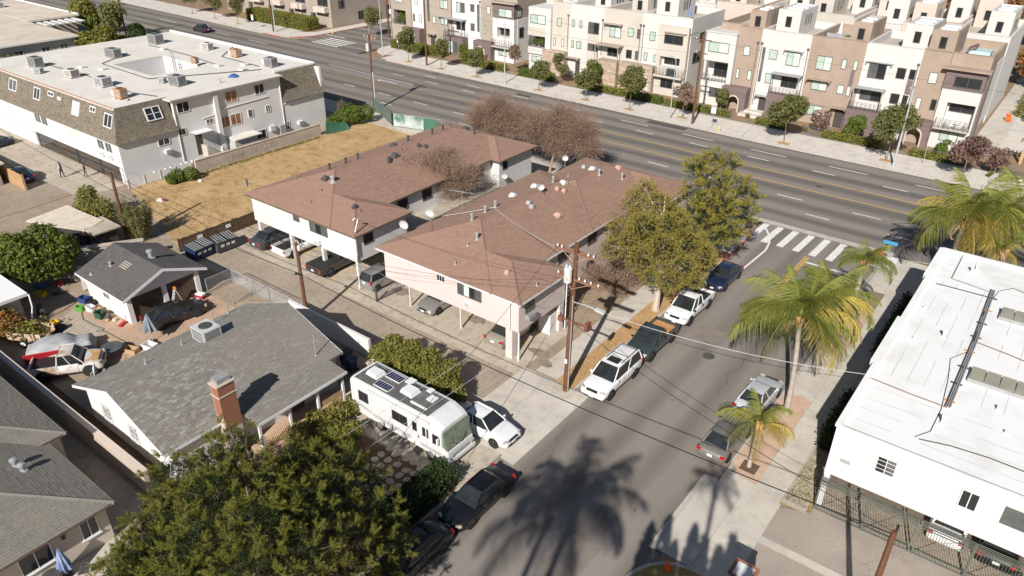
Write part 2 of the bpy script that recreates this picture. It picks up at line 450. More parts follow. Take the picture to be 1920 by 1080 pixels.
def shingle_slope(mb, P0, U, V, length, urange, vmax, exp=.17, wid=.33, th=.022, rng=rnd):
 """individual shingles over one slope: P0 origin at the eave, U along the eave, V up the slope, urange(v) -> (ua, ub)"""
 P0, U, V = Vector(P0), Vector(U).normalized(), Vector(V).normalized()
 Nn = U.cross(V).normalized()
 if Nn.z < 0:
  Nn = -Nn
 v = 0.
 row = 0
 while v < vmax - .02:
  e = min(exp, vmax - v)
  a0, b0 = urange(v)
  a1, b1 = urange(min(v + e, vmax))
  if b0 - a0 > .05:
   k = a0 - (wid * .5 if row % 2 else 0) - rng.random() * .08
   while k < b0:
    w = wid * (.8 + rng.random() * .4)
    l0, r0 = max(k + .004, a0), min(k + w - .004, b0)
    l1, r1 = max(k + .004, a1), min(k + w - .004, b1)
    k += w
    if r0 - l0 < .03:
     continue
    if r1 < l1:
     l1 = r1 = (l1 + r1) / 2
    t = th * (.7 + .6 * rng.random())
    A = P0 + U * l0 + V * v
    B = P0 + U * r0 + V * v
    C_ = P0 + U * r1 + V * (v + e)
    D = P0 + U * l1 + V * (v + e)
    up = Nn * t
    lo = Nn * .004
    mb.add([A + lo, B + lo, A + up, B + up, C_ + lo, D + lo], [(0, 1, 3, 2), (2, 3, 4, 5)])
  v += exp
  row += 1
def ridge_cap(mb, a, b, w=.16, h=.03):
 a, b = Vector(a), Vector(b)
 d = (b - a).normalized()
 s = d.cross(Vector((0, 0, 1))).normalized() * w
 up = Vector((0, 0, h))
 dn = Vector((0, 0, -.06))
 mb.add([a - s + dn, a + up, a + s + dn, b - s + dn, b + up, b + s + dn], [(0, 1, 4, 3), (1, 2, 5, 4), (0, 2, 1), (3, 4, 5), (0, 3, 5, 2)])
def hip_roof(parent, blocks, pitch, shing, ridge, fascia='trim_white', exp=.17, wid=.33, thick=.12):
 """hip blocks (x0,x1,y0,y1,z_eave) that run into one another: deck, shingles, ridge caps, fascia"""
 deck, sh, rc, fa = MB(), MB(), MB(), MB()
 k = sqrt(1 + pitch * pitch)
 for x0, x1, y0, y1, z in blocks:
  dx, dy = x1 - x0, y1 - y0
  h = min(dx, dy) / 2
  zt = z + pitch * h
  if dx >= dy:
   R0, R1 = (x0 + h, y0 + h, zt), (x1 - h, y0 + h, zt)
  else:
   R0, R1 = (x0 + h, y0 + h, zt), (x0 + h, y1 - h, zt)
  c = [(x0, y0, z), (x1, y0, z), (x1, y1, z), (x0, y1, z)]
  V = c + [R0, R1] + [(x, y, z - thick) for x, y, z in c]
  if dx >= dy:
   F = [(0, 1, 5, 4), (1, 2, 5), (2, 3, 4, 5), (3, 0, 4)]
  else:
   F = [(0, 1, 4), (1, 2, 5, 4), (2, 3, 5), (3, 0, 4, 5)]
  deck.add(V, F + [(9, 8, 7, 6)])
  e = .03
  fa.box(x0 - e, x1 + e, y0 - e, y0, z - thick, z + .005)
  fa.box(x0 - e, x1 + e, y1, y1 + e, z - thick, z + .005)
  fa.box(x0 - e, x0, y0 + .001, y1 - .001, z - thick, z + .005)
  fa.box(x1, x1 + e, y0 + .001, y1 - .001, z - thick, z + .005)
  vm = h * k
  cosv, sinv = 1 / k, pitch / k
  for (P0, U, Vd, ln) in (((x0, y0, z), (1, 0, 0), (0, cosv, sinv), dx), ((x1, y0, z), (0, 1, 0), (-cosv, 0, sinv), dy),
        ((x1, y1, z), (-1, 0, 0), (0, -cosv, sinv), dx), ((x0, y1, z), (0, -1, 0), (cosv, 0, sinv), dy)):
   shingle_slope(sh, P0, U, Vd, ln, (lambda v, L_=ln: (v / k, L_ - v / k)), vm, exp, wid)
  for q in c:
   nearest = R0 if (Vector(q) - Vector(R0)).length < (Vector(q) - Vector(R1)).length else R1
   ridge_cap(rc, (q[0], q[1], q[2] + .02), (nearest[0], nearest[1], nearest[2] + .02))
  if (Vector(R0) - Vector(R1)).length > .1:
   ridge_cap(rc, (R0[0], R0[1], R0[2] + .02), (R1[0], R1[1], R1[2] + .02))
 r = deck.build('roof', ridge, parent)
 sh.build('shingles', shing, r, kind='stuff')
 rc.build('ridge_cap', ridge, r)
 fa.build('fascia', fascia, r)
 return r
def hipz(blocks, pitch):
 def fn(x, y):
  z = -9
  for x0, x1, y0, y1, ze in blocks:
   if x0 < x < x1 and y0 < y < y1:
    z = max(z, ze + pitch * min(x - x0, x1 - x, y - y0, y1 - y))
  return z
 return fn
# ================================================================== ground, roads, pavements
def arc(cx_, cy_, r, a0, a1, n=10):
 return [(cx_ + r * cos(radians(a0 + (a1 - a0) * i / n)), cy_ + r * sin(radians(a0 + (a1 - a0) * i / n))) for i in range(n + 1)]
NEAR, FAR = 66.3, 88.3
RZ = -.12
sheet('ground', [(-900, -300), (700, -300), (700, 1200), (-900, 1200)], -.3, 'earth')
XS = [-400, -200, -121, -104, -80, -55, -30, 0, 100, 250]
blvd = sheet('boulevard_road', [(x, NEAR - .4 + off(x)) for x in XS] + [(x, FAR + .4 + off(x)) for x in reversed(XS)], RZ, 'asphalt_blvd')
street = sheet('side_street', rect(-20.3, -9.2, -80, NEAR - .4), RZ, 'asphalt_street')
xst = sheet('cross_street', rect(-121.4, -103.6, FAR + .4 + off(-112), 190), RZ + .004, 'asphalt_blvd')
def block(name, pts, m='earth'):
 o = MB().prism(pts, -.35, 0.).build(name, m)
 o['kind'] = 'structure'
 return o
sw_edge = [(-20, -80), (-20, 60.3)] + arc(-26, 60.3, 6, 0, 90) + [(-30, NEAR)] + [(x, NEAR + off(x)) for x in (-60, -104, -200, -400)] + [(-400, -80)]
block('terrain_block_southwest', sw_edge, 'yard_dirt')
se_edge = [(250, -80), (250, NEAR), (-5.5, NEAR)] + arc(-5.5, 62.3, 4, 90, 180) + [(-9.5, -80)]
block('terrain_block_southeast', se_edge, 'earth')
ne_edge = [(250, 400), (-104, 400), (-104, 96 + off(-104))] + arc(-98, 96.3 + off(-98) - .1, 6, 180, 270, 8) + [(x, FAR + off(x)) for x in (-80, -55, -30, 0, 250)]
block('terrain_block_northeast', ne_edge, 'far_soil')
nw_edge = [(-121, 400), (-500, 400), (-500, FAR + off(-500)), (-200, FAR + off(-200)), (-127, FAR + off(-127))] + arc(-127, 97.2, 6, 270, 360, 8)
block('terrain_block_northwest', nw_edge, 'far_soil')
def kerb_line(name, pts, m='kerb', w=.16, z0=-.13, z1=.012, inside=1):
 """kerb stones along a polyline; inside = +1 puts the width to the left of travel"""
 mb = MB()
 for (a, b) in zip(pts[:-1], pts[1:]):
  a, b = Vector((*a, 0)), Vector((*b, 0))
  d = (b - a).normalized()
  n = Vector((-d.y, d.x, 0)) * inside
  o_ = -n * .012
  P = [a + o_, b + o_, b + n * w, a + n * w]
  mb.prism([(p.x, p.y) for p in (P if inside > 0 else P[::-1])], z0, z1)
 o = mb.build(name, m)
 o['kind'] = 'structure'
 return o
kerb_line('kerb_southwest', [(-20, -40), (-20, 25.3)])
kerb_line('kerb_southwest_north', [(-20, 33.0), (-20, 55.6)])
kerb_line('kerb_red_corner', [(-20, 55.6), (-20, 60.3)] + arc(-26, 60.3, 6, 0, 60, 6), 'red_kerb')
kerb_line('kerb_boulevard_near', [(-26, NEAR), (-30, NEAR)] + [(x, NEAR + off(x)) for x in (-60, -104, -200)])
kerb_line('kerb_southeast', [(-9.5, 62.0), (-9.5, 54.0)], 'kerb')
kerb_line('kerb_southeast_red', [(-9.5, 54.0), (-9.5, 47.6)], 'red_kerb')
kerb_line('kerb_southeast_palms', [(-9.5, 47.6), (-9.5, 33.2)] + arc(-8.2, 33.2, 1.3, 180, 262, 6))
kerb_line('kerb_corner_southeast', arc(-5.5, 62.3, 4, 90, 180) , 'kerb')
kerb_line('kerb_boulevard_southeast', [(60, NEAR), (-5.5, NEAR)], 'kerb')
kerb_line('kerb_boulevard_far', [(x, FAR + off(x)) for x in (-96, -80, -55, -30, 0, 60)])
kerb_line('kerb_boulevard_far_west', [(x, FAR + off(x)) for x in (-300, -200, -127)] + arc(-127, 97.2, 6, 270, 300, 3))
kerb_line('kerb_red_northeast', arc(-98, 96.2 + off(-98), 6, 215, 270, 6) + [(-94.5, FAR + off(-94.5))], 'red_kerb')
kerb_line('kerb_red_northwest', arc(-127, 97.2, 6, 310, 360, 6) + [(-121, 118)], 'red_kerb')
kerb_line('kerb_red_boulevard', [(-131, FAR + off(-131) - .02), (-125.5, FAR + off(-125.5) - .02)], 'red_kerb', z1=.02)
kerb_line('kerb_lawn_island', arc(-7.6, 22.2, 2.6, 20, 178, 10)[::1] + [(-10.2, 18)], inside=1, z0=-.1, z1=.10)
# painted markings
def mark(road, name, pts, m='paint_white', dz=.006):
 return sheet(name, pts, RZ + dz, m, parent=road)
def bl(x, y, w=.12):
 return y + off(x)
def dash(x0, x1, y, w=.16, m='paint_white', name='lane_dash'):
 mark(blvd, name, [(x0, y - w / 2 + off(x0)), (x1, y - w / 2 + off(x1)), (x1, y + w / 2 + off(x1)), (x0, y + w / 2 + off(x0))], m)
for i in range(14):
 x = -88.5 + 7.45 * i
 if x + 2.6 < -5:
  dash(x, x + 2.5, 82.75)
for i in range(12):
 x = -83.8 + 9.05 * i
 dash(x, x + (2.6 if x < -50 else 4.2), 85.3)
for i in range(16):
 x = -112 + 7.5 * i
 if x < -12:
  dash(x, x + 2.6, 73.55)
  if i % 2 == 0 or x > -45:
   dash(x + 4, x + 6.3, 70.35)
for x0, x1 in ((-140, -134), (-128, -122), (-160, -154)):
 dash(x0, x1, 83.0); dash(x0 + 4, x1 + 3, 73.4)
dash(-101, -81.2, 80.1, .13, name='turn_lane_line')
dash(-150, -117, 73.0, .13, name='turn_lane_line')
for y in (79.9, 76.7):
 for x0, x1 in ((-66, -30), (-30, -4)):
  dash(x0, x1, y, .17, 'paint_yellow', 'centre_line')
mark(blvd, 'centre_line', [(-66, 79.84 + off(-66)), (-66, 79.96 + off(-66)), (-78, 77.2 + off(-78)), (-78, 77.08 + off(-78))], 'paint_yellow')
mark(blvd, 'centre_line', [(-78, 77.08 + off(-78)), (-78, 77.2 + off(-78)), (-103, 76.9 + off(-103)), (-103, 76.78 + off(-103))], 'paint_yellow')
mark(blvd, 'centre_line', [(-122, 79.3), (-122, 79.43), (-190, 81.3), (-190, 81.17)], 'paint_yellow')
# turn arrow on the boulevard
ax, ay = -86.5, 78.75 + off(-86)
mark(blvd, 'turn_arrow', [(ax, ay), (ax + 3.0, ay), (ax + 3.0, ay + .18), (ax, ay + .18)])
mark(blvd, 'turn_arrow', [(ax, ay + .19), (ax - 1.2, ay - .1), (ax - .2, ay - .5), (ax - .1, ay - .3), (ax - .6, ay - .05), (ax, ay - .01)])
for (x, y, w, d) in ((-66, 86.9, 2.5, .8), (-44.5, 86.9, 5.5, 1.1), (-19.6, 78.1, .6, .5), (-84, 88.4, 1.6, .6)):
 mark(blvd, 'tar_patch', rect(x, x + w, y, y + d), mat('tar', (.07, .065, .06), (.09, .085, .08), 2., rough=.9), .004)
for i in range(6):
 x = -20.25 + 1.43 * i + (.1 if i == 0 else 0)
 mark(street, 'crosswalk_bar', [(x - .30, 61.7 + (1.1 if i == 0 else 0)), (x + .30, 61.7 + (1.1 if i == 0 else 0)), (x + .42, 65.75), (x - .18, 65.75)])
mark(street, 'stop_line', rect(-14.5, -10.2, 60.05, 60.3))
for x in (-14.86, -14.62):
 mark(street, 'centre_line', rect(x - .075, x + .075, 46.5, 61.2), 'paint_yellow')
cv = [(-18.25, 55.2), (-18.15, 57.5), (-18.05, 60.2), (-18.35, 61.9), (-18.95, 63.4), (-19.7, 64.6), (-20.3, 65.1)]
for a, b in zip(cv[:-1], cv[1:]):
 a, b = Vector(a), Vector(b)
 n = Vector((-(b - a).y, (b - a).x)).normalized() * .09
 mark(street, 'kerb_extension_line', [tuple(a + n), tuple(a - n), tuple(b - n), tuple(b + n)], dz=.010)
mark(street, 'kerb_extension_line', rect(-20.0, -18.16, 55.05, 55.22), dz=.010)
mark(street, 'crossing_gutter', rect(-26.0, -9.0, 65.9, 66.7), 'kerb', .004)
for i in range(5):
 y0 = 92.0 + 1.05 * i
 mark(xst, 'crosswalk_bar', [(-117.8, y0), (-110.4, y0 - .15), (-110.4, y0 + .3), (-117.8, y0 + .45)], dz=.012)
mark(xst, 'centre_line', rect(-115.5, -115.36, 98.5, 140), 'paint_yellow', .012)
mark(xst, 'stop_line', rect(-121, -115.6, 98.2, 98.55), dz=.012)
def crack_seal(road, x, y, dx, dy, n, w=.035):
 pts = [Vector((x, y))]
 for k in range(n):
  pts.append(pts[-1] + Vector((dx + rnd.gauss(0, .25), dy + rnd.gauss(0, .25))))
 m_ = MB()
 for a, b in zip(pts[:-1], pts[1:]):
  q = Vector((-(b - a).y, (b - a).x)).normalized() * w * rnd.uniform(.6, 1.3)
  m_.quad((a.x + q.x, a.y + q.y, RZ + .003), (a.x - q.x, a.y - q.y, RZ + .003), (b.x - q.x, b.y - q.y, RZ + .003), (b.x + q.x, b.y + q.y, RZ + .003))
 m_.build('crack_seal', 'tar', road)
for x, y, dx, dy, n in ((-60, 74, .9, .1, 14), (-44, 80.5, 1.0, -.12, 12), (-30, 70, .8, .5, 12), (-24, 83, .9, -.35, 14), (-84, 86, 1, .05, 10), (-70, 68.5, 1, .02, 16), (-52, 78, .2, .9, 9), (-36, 67.5, .15, .9, 11), (-18, 72, 1, .3, 9), (-100, 72, 1, 0, 20)):
 crack_seal(blvd, x, y, dx, dy, n)
for x, y, dx, dy, n in ((-12.4, 36, 0, .9, 14), (-16, 57, .8, .1, 7)):
 crack_seal(street, x, y, dx, dy, n, .016)
mark(street, 'tar_patch', rect(-13.6, -12.0, 20.5, 23.2), 'tar_soft' if mat('tar_soft', (.20, .17, .145), (.24, .205, .175), 1.5, rough=.9) else '', .004)
mark(street, 'tar_patch', rect(-17.2, -15.2, 43.6, 45.4), 'tar_soft', .004)
# manhole and worn oil marks on the side street
mh = MB(); mh.cyl((-15.0, 42.0, RZ), (-15.0, 42.0, RZ + .008), .42, n=16)
mh.build('manhole_cover', mat('iron', (.085, .08, .075), rough=.7), street)
# slabs: a bed with separate slabs on it
def slabs(name, x0, x1, y0, y1, nx, ny, m, z=.006, gap=.018, bed='kerb_joint', bend=False):
 mat('kerb_joint', (.22, .195, .165), rough=.95)
 bedo = sheet(name, [(x0, y0 + (off(x0) if bend else 0)), (x1, y0 + (off(x1) if bend else 0)), (x1, y1 + (off(x1) if bend else 0)), (x0, y1 + (off(x0) if bend else 0))], z, bed)
 w, d = (x1 - x0) / nx, (y1 - y0) / ny
 me = MB().box(-w / 2 + gap / 2, w / 2 - gap / 2, -d / 2 + gap / 2, d / 2 - gap / 2, .001, .012).mesh('slab', m)
 for i in range(nx):
  for j in range(ny):
   o = link('slab', me, bedo)
   xx = x0 + w * (i + .5)
   o.location = (xx, y0 + d * (j + .5) + (off(xx) if bend else 0), z + rnd.uniform(-.0006, .0012))
   if bend and xx < -30:
    o.rotation_euler = (0, 0, -.027)
 return bedo
slabs('pavement_far', -97.5, 30, FAR + .16, 94.4, 42, 3, 'concrete_far', bend=True)
slabs('pavement_far_west', -205, -126.5, FAR + .16, 94.6, 26, 2, 'concrete_far', bend=True)
slabs('pavement_southwest', -23.2, -21.5, 33.2, 61, 1, 18, 'concrete')
slabs('pavement_southeast', -7.7, -6.2, 31.3, 62, 1, 20, 'concrete')
slabs('pavement_boulevard_near', -104, -27, 62.6, 66.1, 26, 2, 'concrete', bend=True)
slabs('pavement_corner', -9.3, -4.9, 58.3, 65.6, 3, 4, 'concrete', z=.004)
slabs('pavement_shaded', -6.2, -4.9, 31.6, 58, 1, 10, 'concrete_old', z=.004)
sheet('pavement_corner_southwest', [(-20.16, 57.5), (-20.16, 60.3)] + arc(-26, 60.3, 5.84, 0, 88, 8) + [(-27, 66.14), (-27, 61), (-23.2, 57.5)], .004, 'concrete')
sheet('pavement_corner_northeast', [(-96, 94.4 + off(-96))] + arc(-98, 96.2 + off(-98), 5.85, 262, 182, 8) + [(-103.8, 118), (-100.5, 118), (-100.5, 98)], .004, 'concrete_far')
sheet('pavement_corner_northwest', [(-127, FAR + off(-127) + .16)] + arc(-127, 97.2, 5.85, 272, 358, 8) + [(-121.2, 118), (-124, 118), (-124, 98), (-127, 95.5)], .004, 'concrete_far')
# parkway strips along the side street
sheet('parkway_bark', [(-21.5, 32.0), (-21.0, 31.75), (-20.3, 32.2), (-20.17, 33.0), (-20.17, 57.4), (-21.5, 57.4)], .010, 'bark_mulch')
sheet('verge_dry', rect(-26.4, -23.2, 39.2, 57.5), .004, 'yard_dirt')
slabs('parkway_paved', -9.33, -7.7, 34.0, 41.2, 1, 5, 'brick_pave', gap=.006)
slabs('parkway_paved_north', -9.33, -7.7, 47.2, 55.0, 1, 5, 'brick_pave', gap=.006)
slabs('parkway_concrete', -9.33, -7.7, 41.2, 47.2, 1, 3, 'concrete')
sheet('parkway_round_end', [(-7.7, 34.0), (-9.33, 34.0)] + arc(-8.2, 33.2, 1.13, 180, 270, 6) + [(-7.7, 32.0)], .006, 'brick_pave')
sheet('palm_planting_pit', rect(-8.95, -8.05, 32.65, 33.55), .012, 'dark_soil')
sheet('verge_lawn', [(-6.18, 31.4), (-4.75, 31.9), (-4.75, 44.5), (-6.18, 37.6)], .012, 'dry_lawn')
# curb ramp at the corner with its panels
sheet('curb_ramp', [(-10.2, 62.6), (-8.5, 62.6), (-8.3, 65.7), (-8.9, 65.5)], .020, 'trim_white')
# apron and driveway on the right
slabs('driveway_apron', -10.0, -6.1, 24.8, 31.0, 2, 3, 'concrete', z=.002)
mbx = MB().add([(-9.5, 24.8, .014), (-9.5, 31.2, .014), (-10.3, 31.2, RZ + .004), (-10.3, 24.8, RZ + .004)], [(0, 1, 2, 3)])
mbx.build('driveway_lip', 'concrete')['kind'] = 'structure'
sheet('driveway_asphalt', [(-6.1, 24), (60, 24), (60, 36.5), (-4.7, 36.5), (-4.7, 31.8), (-6.1, 31.2)], .008, 'asphalt_drive')
sheet('driveway_concrete_strip', [(-6.1, 28.25), (-6.1, 28.75), (12, 28.9), (12, 28.4)], .014, 'concrete')
sheet('apron_infill', [(-9.4, 30.9), (-6.1, 30.9), (-6.1, 31.6), (-7.7, 32.1), (-9.4, 33.2)], .003, 'concrete')
sheet('lawn_island', arc(-7.6, 22.2, 2.5, 10, 178, 10) + [(-10.05, 12), (-5, 12)], .06, 'dry_lawn')
sheet('carport_floor_right', rect(-4.6, 12, 32.55, 36.4), .016, 'asphalt_alley')
# alley, parking court, RV drive
sheet('alley_asphalt', rect(-150, -23.0, 28.75, 32.0), .004, 'asphalt_alley')
slabs('alley_gutter', -57, -23.0, 28.05, 28.75, 12, 1, 'concrete_old', z=.003)
slabs('parking_court', -57, -24.0, 32.0, 39.2, 11, 2, 'concrete_old', z=.003, gap=.012)
slabs('alley_apron', -24.0, -19.9, 25.4, 33.0, 2, 3, 'concrete', z=.004)
mbx = MB().add([(-19.9, 25.2, .016), (-19.9, 33.1, .016), (-19.0, 33.1, RZ + .004), (-19.0, 25.2, RZ + .004)], [(3, 2, 1, 0)])
mbx.build('alley_lip', 'concrete')['kind'] = 'structure'
slabs('vehicle_drive', -32.0, -20.0, 21.9, 27.6, 4, 2, 'concrete_old', z=.002)
mat('oil_stain', (.19, .155, .12), (.30, .25, .195), 1.4, rough=.8)
for i, (x, y, r) in enumerate(((-24.2, 35.0, .8), (-23.2, 34.2, .6), (-34.6, 37.0, 1.1), (-30.2, 35.6, .8), (-37.6, 35.2, .9), (-27.4, 31.2, .5))):
 pts = [(x + r * (.7 + .5 * rnd.random()) * cos(a), y + r * .7 * (.6 + .6 * rnd.random()) * sin(a)) for a in [k * pi / 7 for k in range(14)]]
 sheet('oil_stain', pts, .0235 + .0006 * i, 'oil_stain')
def lot_line(x, y0, y1):
 o = sheet('parking_stripe', rect(x - .05, x + .05, y0, y1), .022, 'paint_lot')
for x, y0, y1 in ((-43.35, 32.1, 37.0), (-40.75, 32.1, 36.5), (-48.7, 33.0, 37.0), (-51.2, 33, 36.5), (-25.7, 34.2, 37.5), (-28.3, 34.2, 37)):
 lot_line(x, y0, y1)
sheet('vacant_lot', [(-74.4, 33.2), (-57.0, 28.4), (-57.0, 36), (-53.6, 36), (-53.6, 59.5), (-58, 64.3), (-77.5, 67.5), (-72.6, 57.5), (-72.6, 40.0)], .012, 'straw')
sheet('garage_apron', [(-49.6, 19.6), (-45.2, 17.2), (-41.5, 17.2), (-41.5, 25.8), (-49.6, 25.6)], .006, 'concrete_patio')
sheet('yard_path', [(-56.5, 19.4), (-49.6, 19.6), (-49.6, 19.9), (-44.6, 16.6), (-46.8, 16.0), (-54.5, 18.3)], .010, 'concrete_patio')
sheet('gravel_patch', [(-54.6, 18.2), (-50.0, 18.2), (-49.0, 16.6), (-53.6, 15.8)], .014, 'gravel')
sheet('side_yard_soil', rect(-47.6, -32, 12.25, 12.95), .008, 'dark_soil')
sheet('side_passage', rect(-50, -31.6, 9.2, 11.3), .006, 'concrete_old')
sheet('patio_front_house', rect(-31.6, -28.5, 3, 9.2), .006, 'concrete')
sheet('front_yard_soil', rect(-29.6, -20.2, 12, 21.8), .006, 'dark_soil')
sheet('neighbour_drive', rect(-110, -78, 24.5, 28.7), .004, 'asphalt_alley')
sheet('court_between_buildings', rect(-43.0, -37.0, 39.0, 58.5), .006, 'concrete_old')
sheet('front_lawn_apartments', rect(-53.5, -27.2, 58.9, 62.5), .006, 'lawn')
sheet('townhouse_court', rect(-9.2, 40, 104, 150), .004, 'concrete_far')
sheet('townhouse_lane', rect(-9.3, -6.4, 100.5, 150), .010, 'concrete')
sheet('mansard_forecourt', rect(-108, -75.4, 28.7, 33.4), .010, 'concrete_old')
sheet('mansard_lawn', rect(-79, -69, 60.5, 62.6), .006, 'lawn')
# flagstones in front yard of the grey house
fl = MB()
for i in range(7):
 for j in range(6):
  x, y = -25.2 + i * .62 + rnd.uniform(-.1, .1), 18.9 + j * .58 + rnd.uniform(-.1, .1)
  pts = [(x + .27 * (.75 + .4 * rnd.random()) * cos(a + i), y + .25 * (.75 + .4 * rnd.random()) * sin(a + i)) for a in [k * pi / 3 for k in range(6)]]
  MB().prism(pts, .005, .035).build('flagstone', 'concrete_old', bpy.data.objects['front_yard_soil'])
# ================================================================== buildings
def FY(y): return wall_frame((0, y, 0), (1, 0, 0), (0, -1, 0))      # wall facing the camera side (-Y), u = x
def FX(x): return wall_frame((x, 0, 0), (0, 1, 0), (1, 0, 0))      # wall facing +X, u = y
def FXn(x): return wall_frame((x, 0, 0), (0, 1, 0), (-1, 0, 0))
def boxes(name, m, parent, *bs):
 mb = MB()
 for b in bs:
  mb.box(*b)
 return mb.build(name, m, parent)
def wall_unit(parent, W, u, z, w=.62, h=.42, d=.35):
 """air conditioner through the wall"""
 mb = MB(); wbox(mb, W, u - w / 2, u + w / 2, z, z + h, .003, d)
 o = mb.build('wall_air_conditioner', 'trim_white', parent)
 g = MB()
 for k in range(5):
  zz = z + .05 + k * (h - .1) / 5
  wbox(g, W, u - w / 2 + .06, u + w / 2 - .06, zz, zz + .035, d + .002, d + .012)
 g.build('grille', 'metal_grey', o)
 return o
# ---- apartment block with brown hip roof, white walls over a carport
PB = .333
BB = [(-53.5, -42.6, 33.0, 58.6, 4.75), (-53.5, -39.9, 33.003, 39.2, 4.748), (-53.5, -41.6, 52.6, 58.597, 4.746)]
b1 = thing('apartment_building', 'white stucco apartment block with brown hip roof raised over a carport beside the straw lot', 'building', group='apartment blocks with brown shingle roofs')
boxes('wall', 'stucco_cream', b1, (-53.1, -40.3, 33.4, 38.8, 2.35, 4.63), (-53.097, -43.0, 38.8, 58.2, 0, 4.628), (-43.0, -42.0, 53.0, 58.197, 0, 4.626))
for x in (-40.55, -44.6, -48.6, -52.85):
 boxes('post', 'stucco_cream', b1, (x - .13, x + .13, 33.55, 33.85, .01, 2.35))
boxes('post', 'stucco_cream', b1, (-40.7, -40.4, 38.3, 38.7, .01, 2.35))
hip_roof(b1, BB, PB, 'shingle_brown', 'ridge_brown', 'trim_brown')
W = FY(33.4)
window(b1, W, -47.6, -46.85, 3.85, 4.45, 'trim_bronze', 'glass_grey')
window(b1, W, -45.6, -43.5, 3.5, 4.5, 'trim_bronze', mull=2, panes=['glass_grey', 'glass_dark', 'glass_grey'])
wall_unit(b1, W, -44.7, 2.62)
W = FX(-40.3)
window(b1, W, 34.2, 35.15, 3.55, 4.5, 'trim_dark', 'glass_dark')
W = FX(-42.0)
window(b1, W, 53.5, 54.2, 3.6, 4.4, 'trim_dark', 'glass_dark')
W = FX(-43.0)
for u in (40.5, 43.5, 47.5, 50.6):
 window(b1, W, u, u + 1.2, 3.4, 4.4, 'trim_bronze', 'glass_dark')
for u in (41.5, 45.6, 50.5):
 mb = MB(); wbox(mb, W, u, u + .9, .02, 2.0, .003, .05); mb.build('door', 'trim_brown', b1)
mb = MB(); mb.box(-43.0, -41.4, 39.6, 52.5, 2.3, 2.42); mb.build('walkway_deck', 'concrete_old', b1)
mb = MB()
mb.tube([(-40.2, 33.3, .1), (-40.2, 33.3, 4.6)], .045)
mb.build('downpipe', 'trim_white', b1)
mb = MB(); mb.tube([(-40.15, 33.35, 3.0), (-40.15, 33.35, 5.0), (-40.18, 33.75, 5.9)], .05); mb.tube([(-40.18, 33.75, 5.9), (-40.3, 33.6, 6.0), (-40.4, 33.45, 5.85)], .05)
mb.build('service_mast', 'galv', b1)
# ---- apartment block with pink walls
BC = [(-37.5, -26.6, 32.8, 53.2, 4.75), (-37.497, -24.3, 32.803, 38.8, 4.748), (-36.0, -26.603, 45, 58.8, 4.746), (-35.997, -24.7, 52.8, 58.797, 4.744)]
b2 = thing('apartment_building', 'pale pink stucco apartment block with brown hip roof and white fascia over a carport', 'building', group='apartment blocks with brown shingle roofs')
boxes('wall', 'stucco_pink', b2, (-36.95, -24.65, 33.15, 38.5, 2.35, 4.63), (-36.947, -27.0, 38.5, 53.0, 0, 4.628), (-35.6, -27.003, 53.0, 58.5, 0, 4.626), (-27.0, -25.1, 53.1, 58.497, 0, 4.624))
boxes('post', 'stucco_pink', b2, (-25.75, -25.2, 33.2, 33.75, .01, 2.349))
boxes('post', 'stucco_pink', b2, (-24.95, -24.68, 38.0, 38.48, .01, 2.349))
for x in (-35.4, -30.4):
 boxes('post', 'stucco_pink', b2, (x - .06, x + .06, 33.95, 34.07, .01, 2.349))
boxes('post', 'trim_white', b2, (-24.78, -24.68, 33.25, 33.35, .01, 2.349))
boxes('storage_locker', 'stucco_cream', b2, (-25.9, -24.9, 37.2, 38.3, .02, 1.6))
hip_roof(b2, BC, PB, 'shingle_brown', 'ridge_brown', 'trim_white')
W = FY(33.15)
window(b2, W, -31.75, -31.0, 3.9, 4.4, 'trim_white', 'glass_dark', mull=2, t=.035)
window(b2, W, -29.85, -27.75, 3.5, 4.42, 'trim_bronze', mull=3, panes=['glass_grey', 'glass_blind', 'glass_dark', 'glass_grey'])
wall_unit(b2, W, -29.0, 2.72, .55, .4, .12)
W = FX(-24.65)
window(b2, W, 33.8, 34.8, 3.5, 4.4, 'trim_bronze', 'glass_grey')
mb = MB(); wbox(mb, W, 33.9, 34.7, 3.05, 3.35, .003, .3); mb.build('meter_box', 'metal_grey', b2)
mb = MB(); mb.tube([(-24.55, 38.55, .05), (-24.55, 38.55, 4.6)], .05); mb.build('downpipe', 'trim_white', b2)
mb = MB(); mb.tube([(-25.3, 33.02, 2.4), (-25.3, 33.02, 4.6)], .04); mb.build('downpipe', 'trim_white', b2)
W = FX(-27.0)
for u in (41, 45, 49.5):
 window(b2, W, u, u + 1.3, 3.4, 4.4, 'trim_bronze', 'glass_dark'); window(b2, W, u, u + 1.3, .9, 2.0, 'trim_bronze', 'glass_dark')
# things on the two brown roofs
zb, zc = hipz(BB, PB), hipz(BC, PB)
ORD = ['first', 'second', 'third', 'fourth', 'fifth', 'sixth', 'seventh', 'eighth', 'ninth', 'tenth']
SEEN = {}
def nth(lb, where):
 SEEN[lb] = SEEN.get(lb, -1) + 1
 return lb + ', ' + ORD[SEEN[lb]] + ' from ' + where
def pipe_vent(x, y, zf, h=.5, r=.09, m='galv', cap=True, label='', grp='roof vents', dz=0.0):
 z = zf(x, y) + dz
 t = thing('roof_vent', label, 'roof vent', (x, y, z), group=grp)
 mb = MB(); mb.lathe([(r * 2.0, -.10), (r * 2.0, .02), (r * 1.05, .06), (r, .07), (r, h)], n=8); mb.build('pipe', m, t)
 if cap:
  mb = MB(); mb.lathe([(r * 1.0, h + .001), (r * 1.6, h + .03), (r * 1.5, h + .13), (r * .5, h + .18)], n=8); mb.build('cap', m, t)
 return t
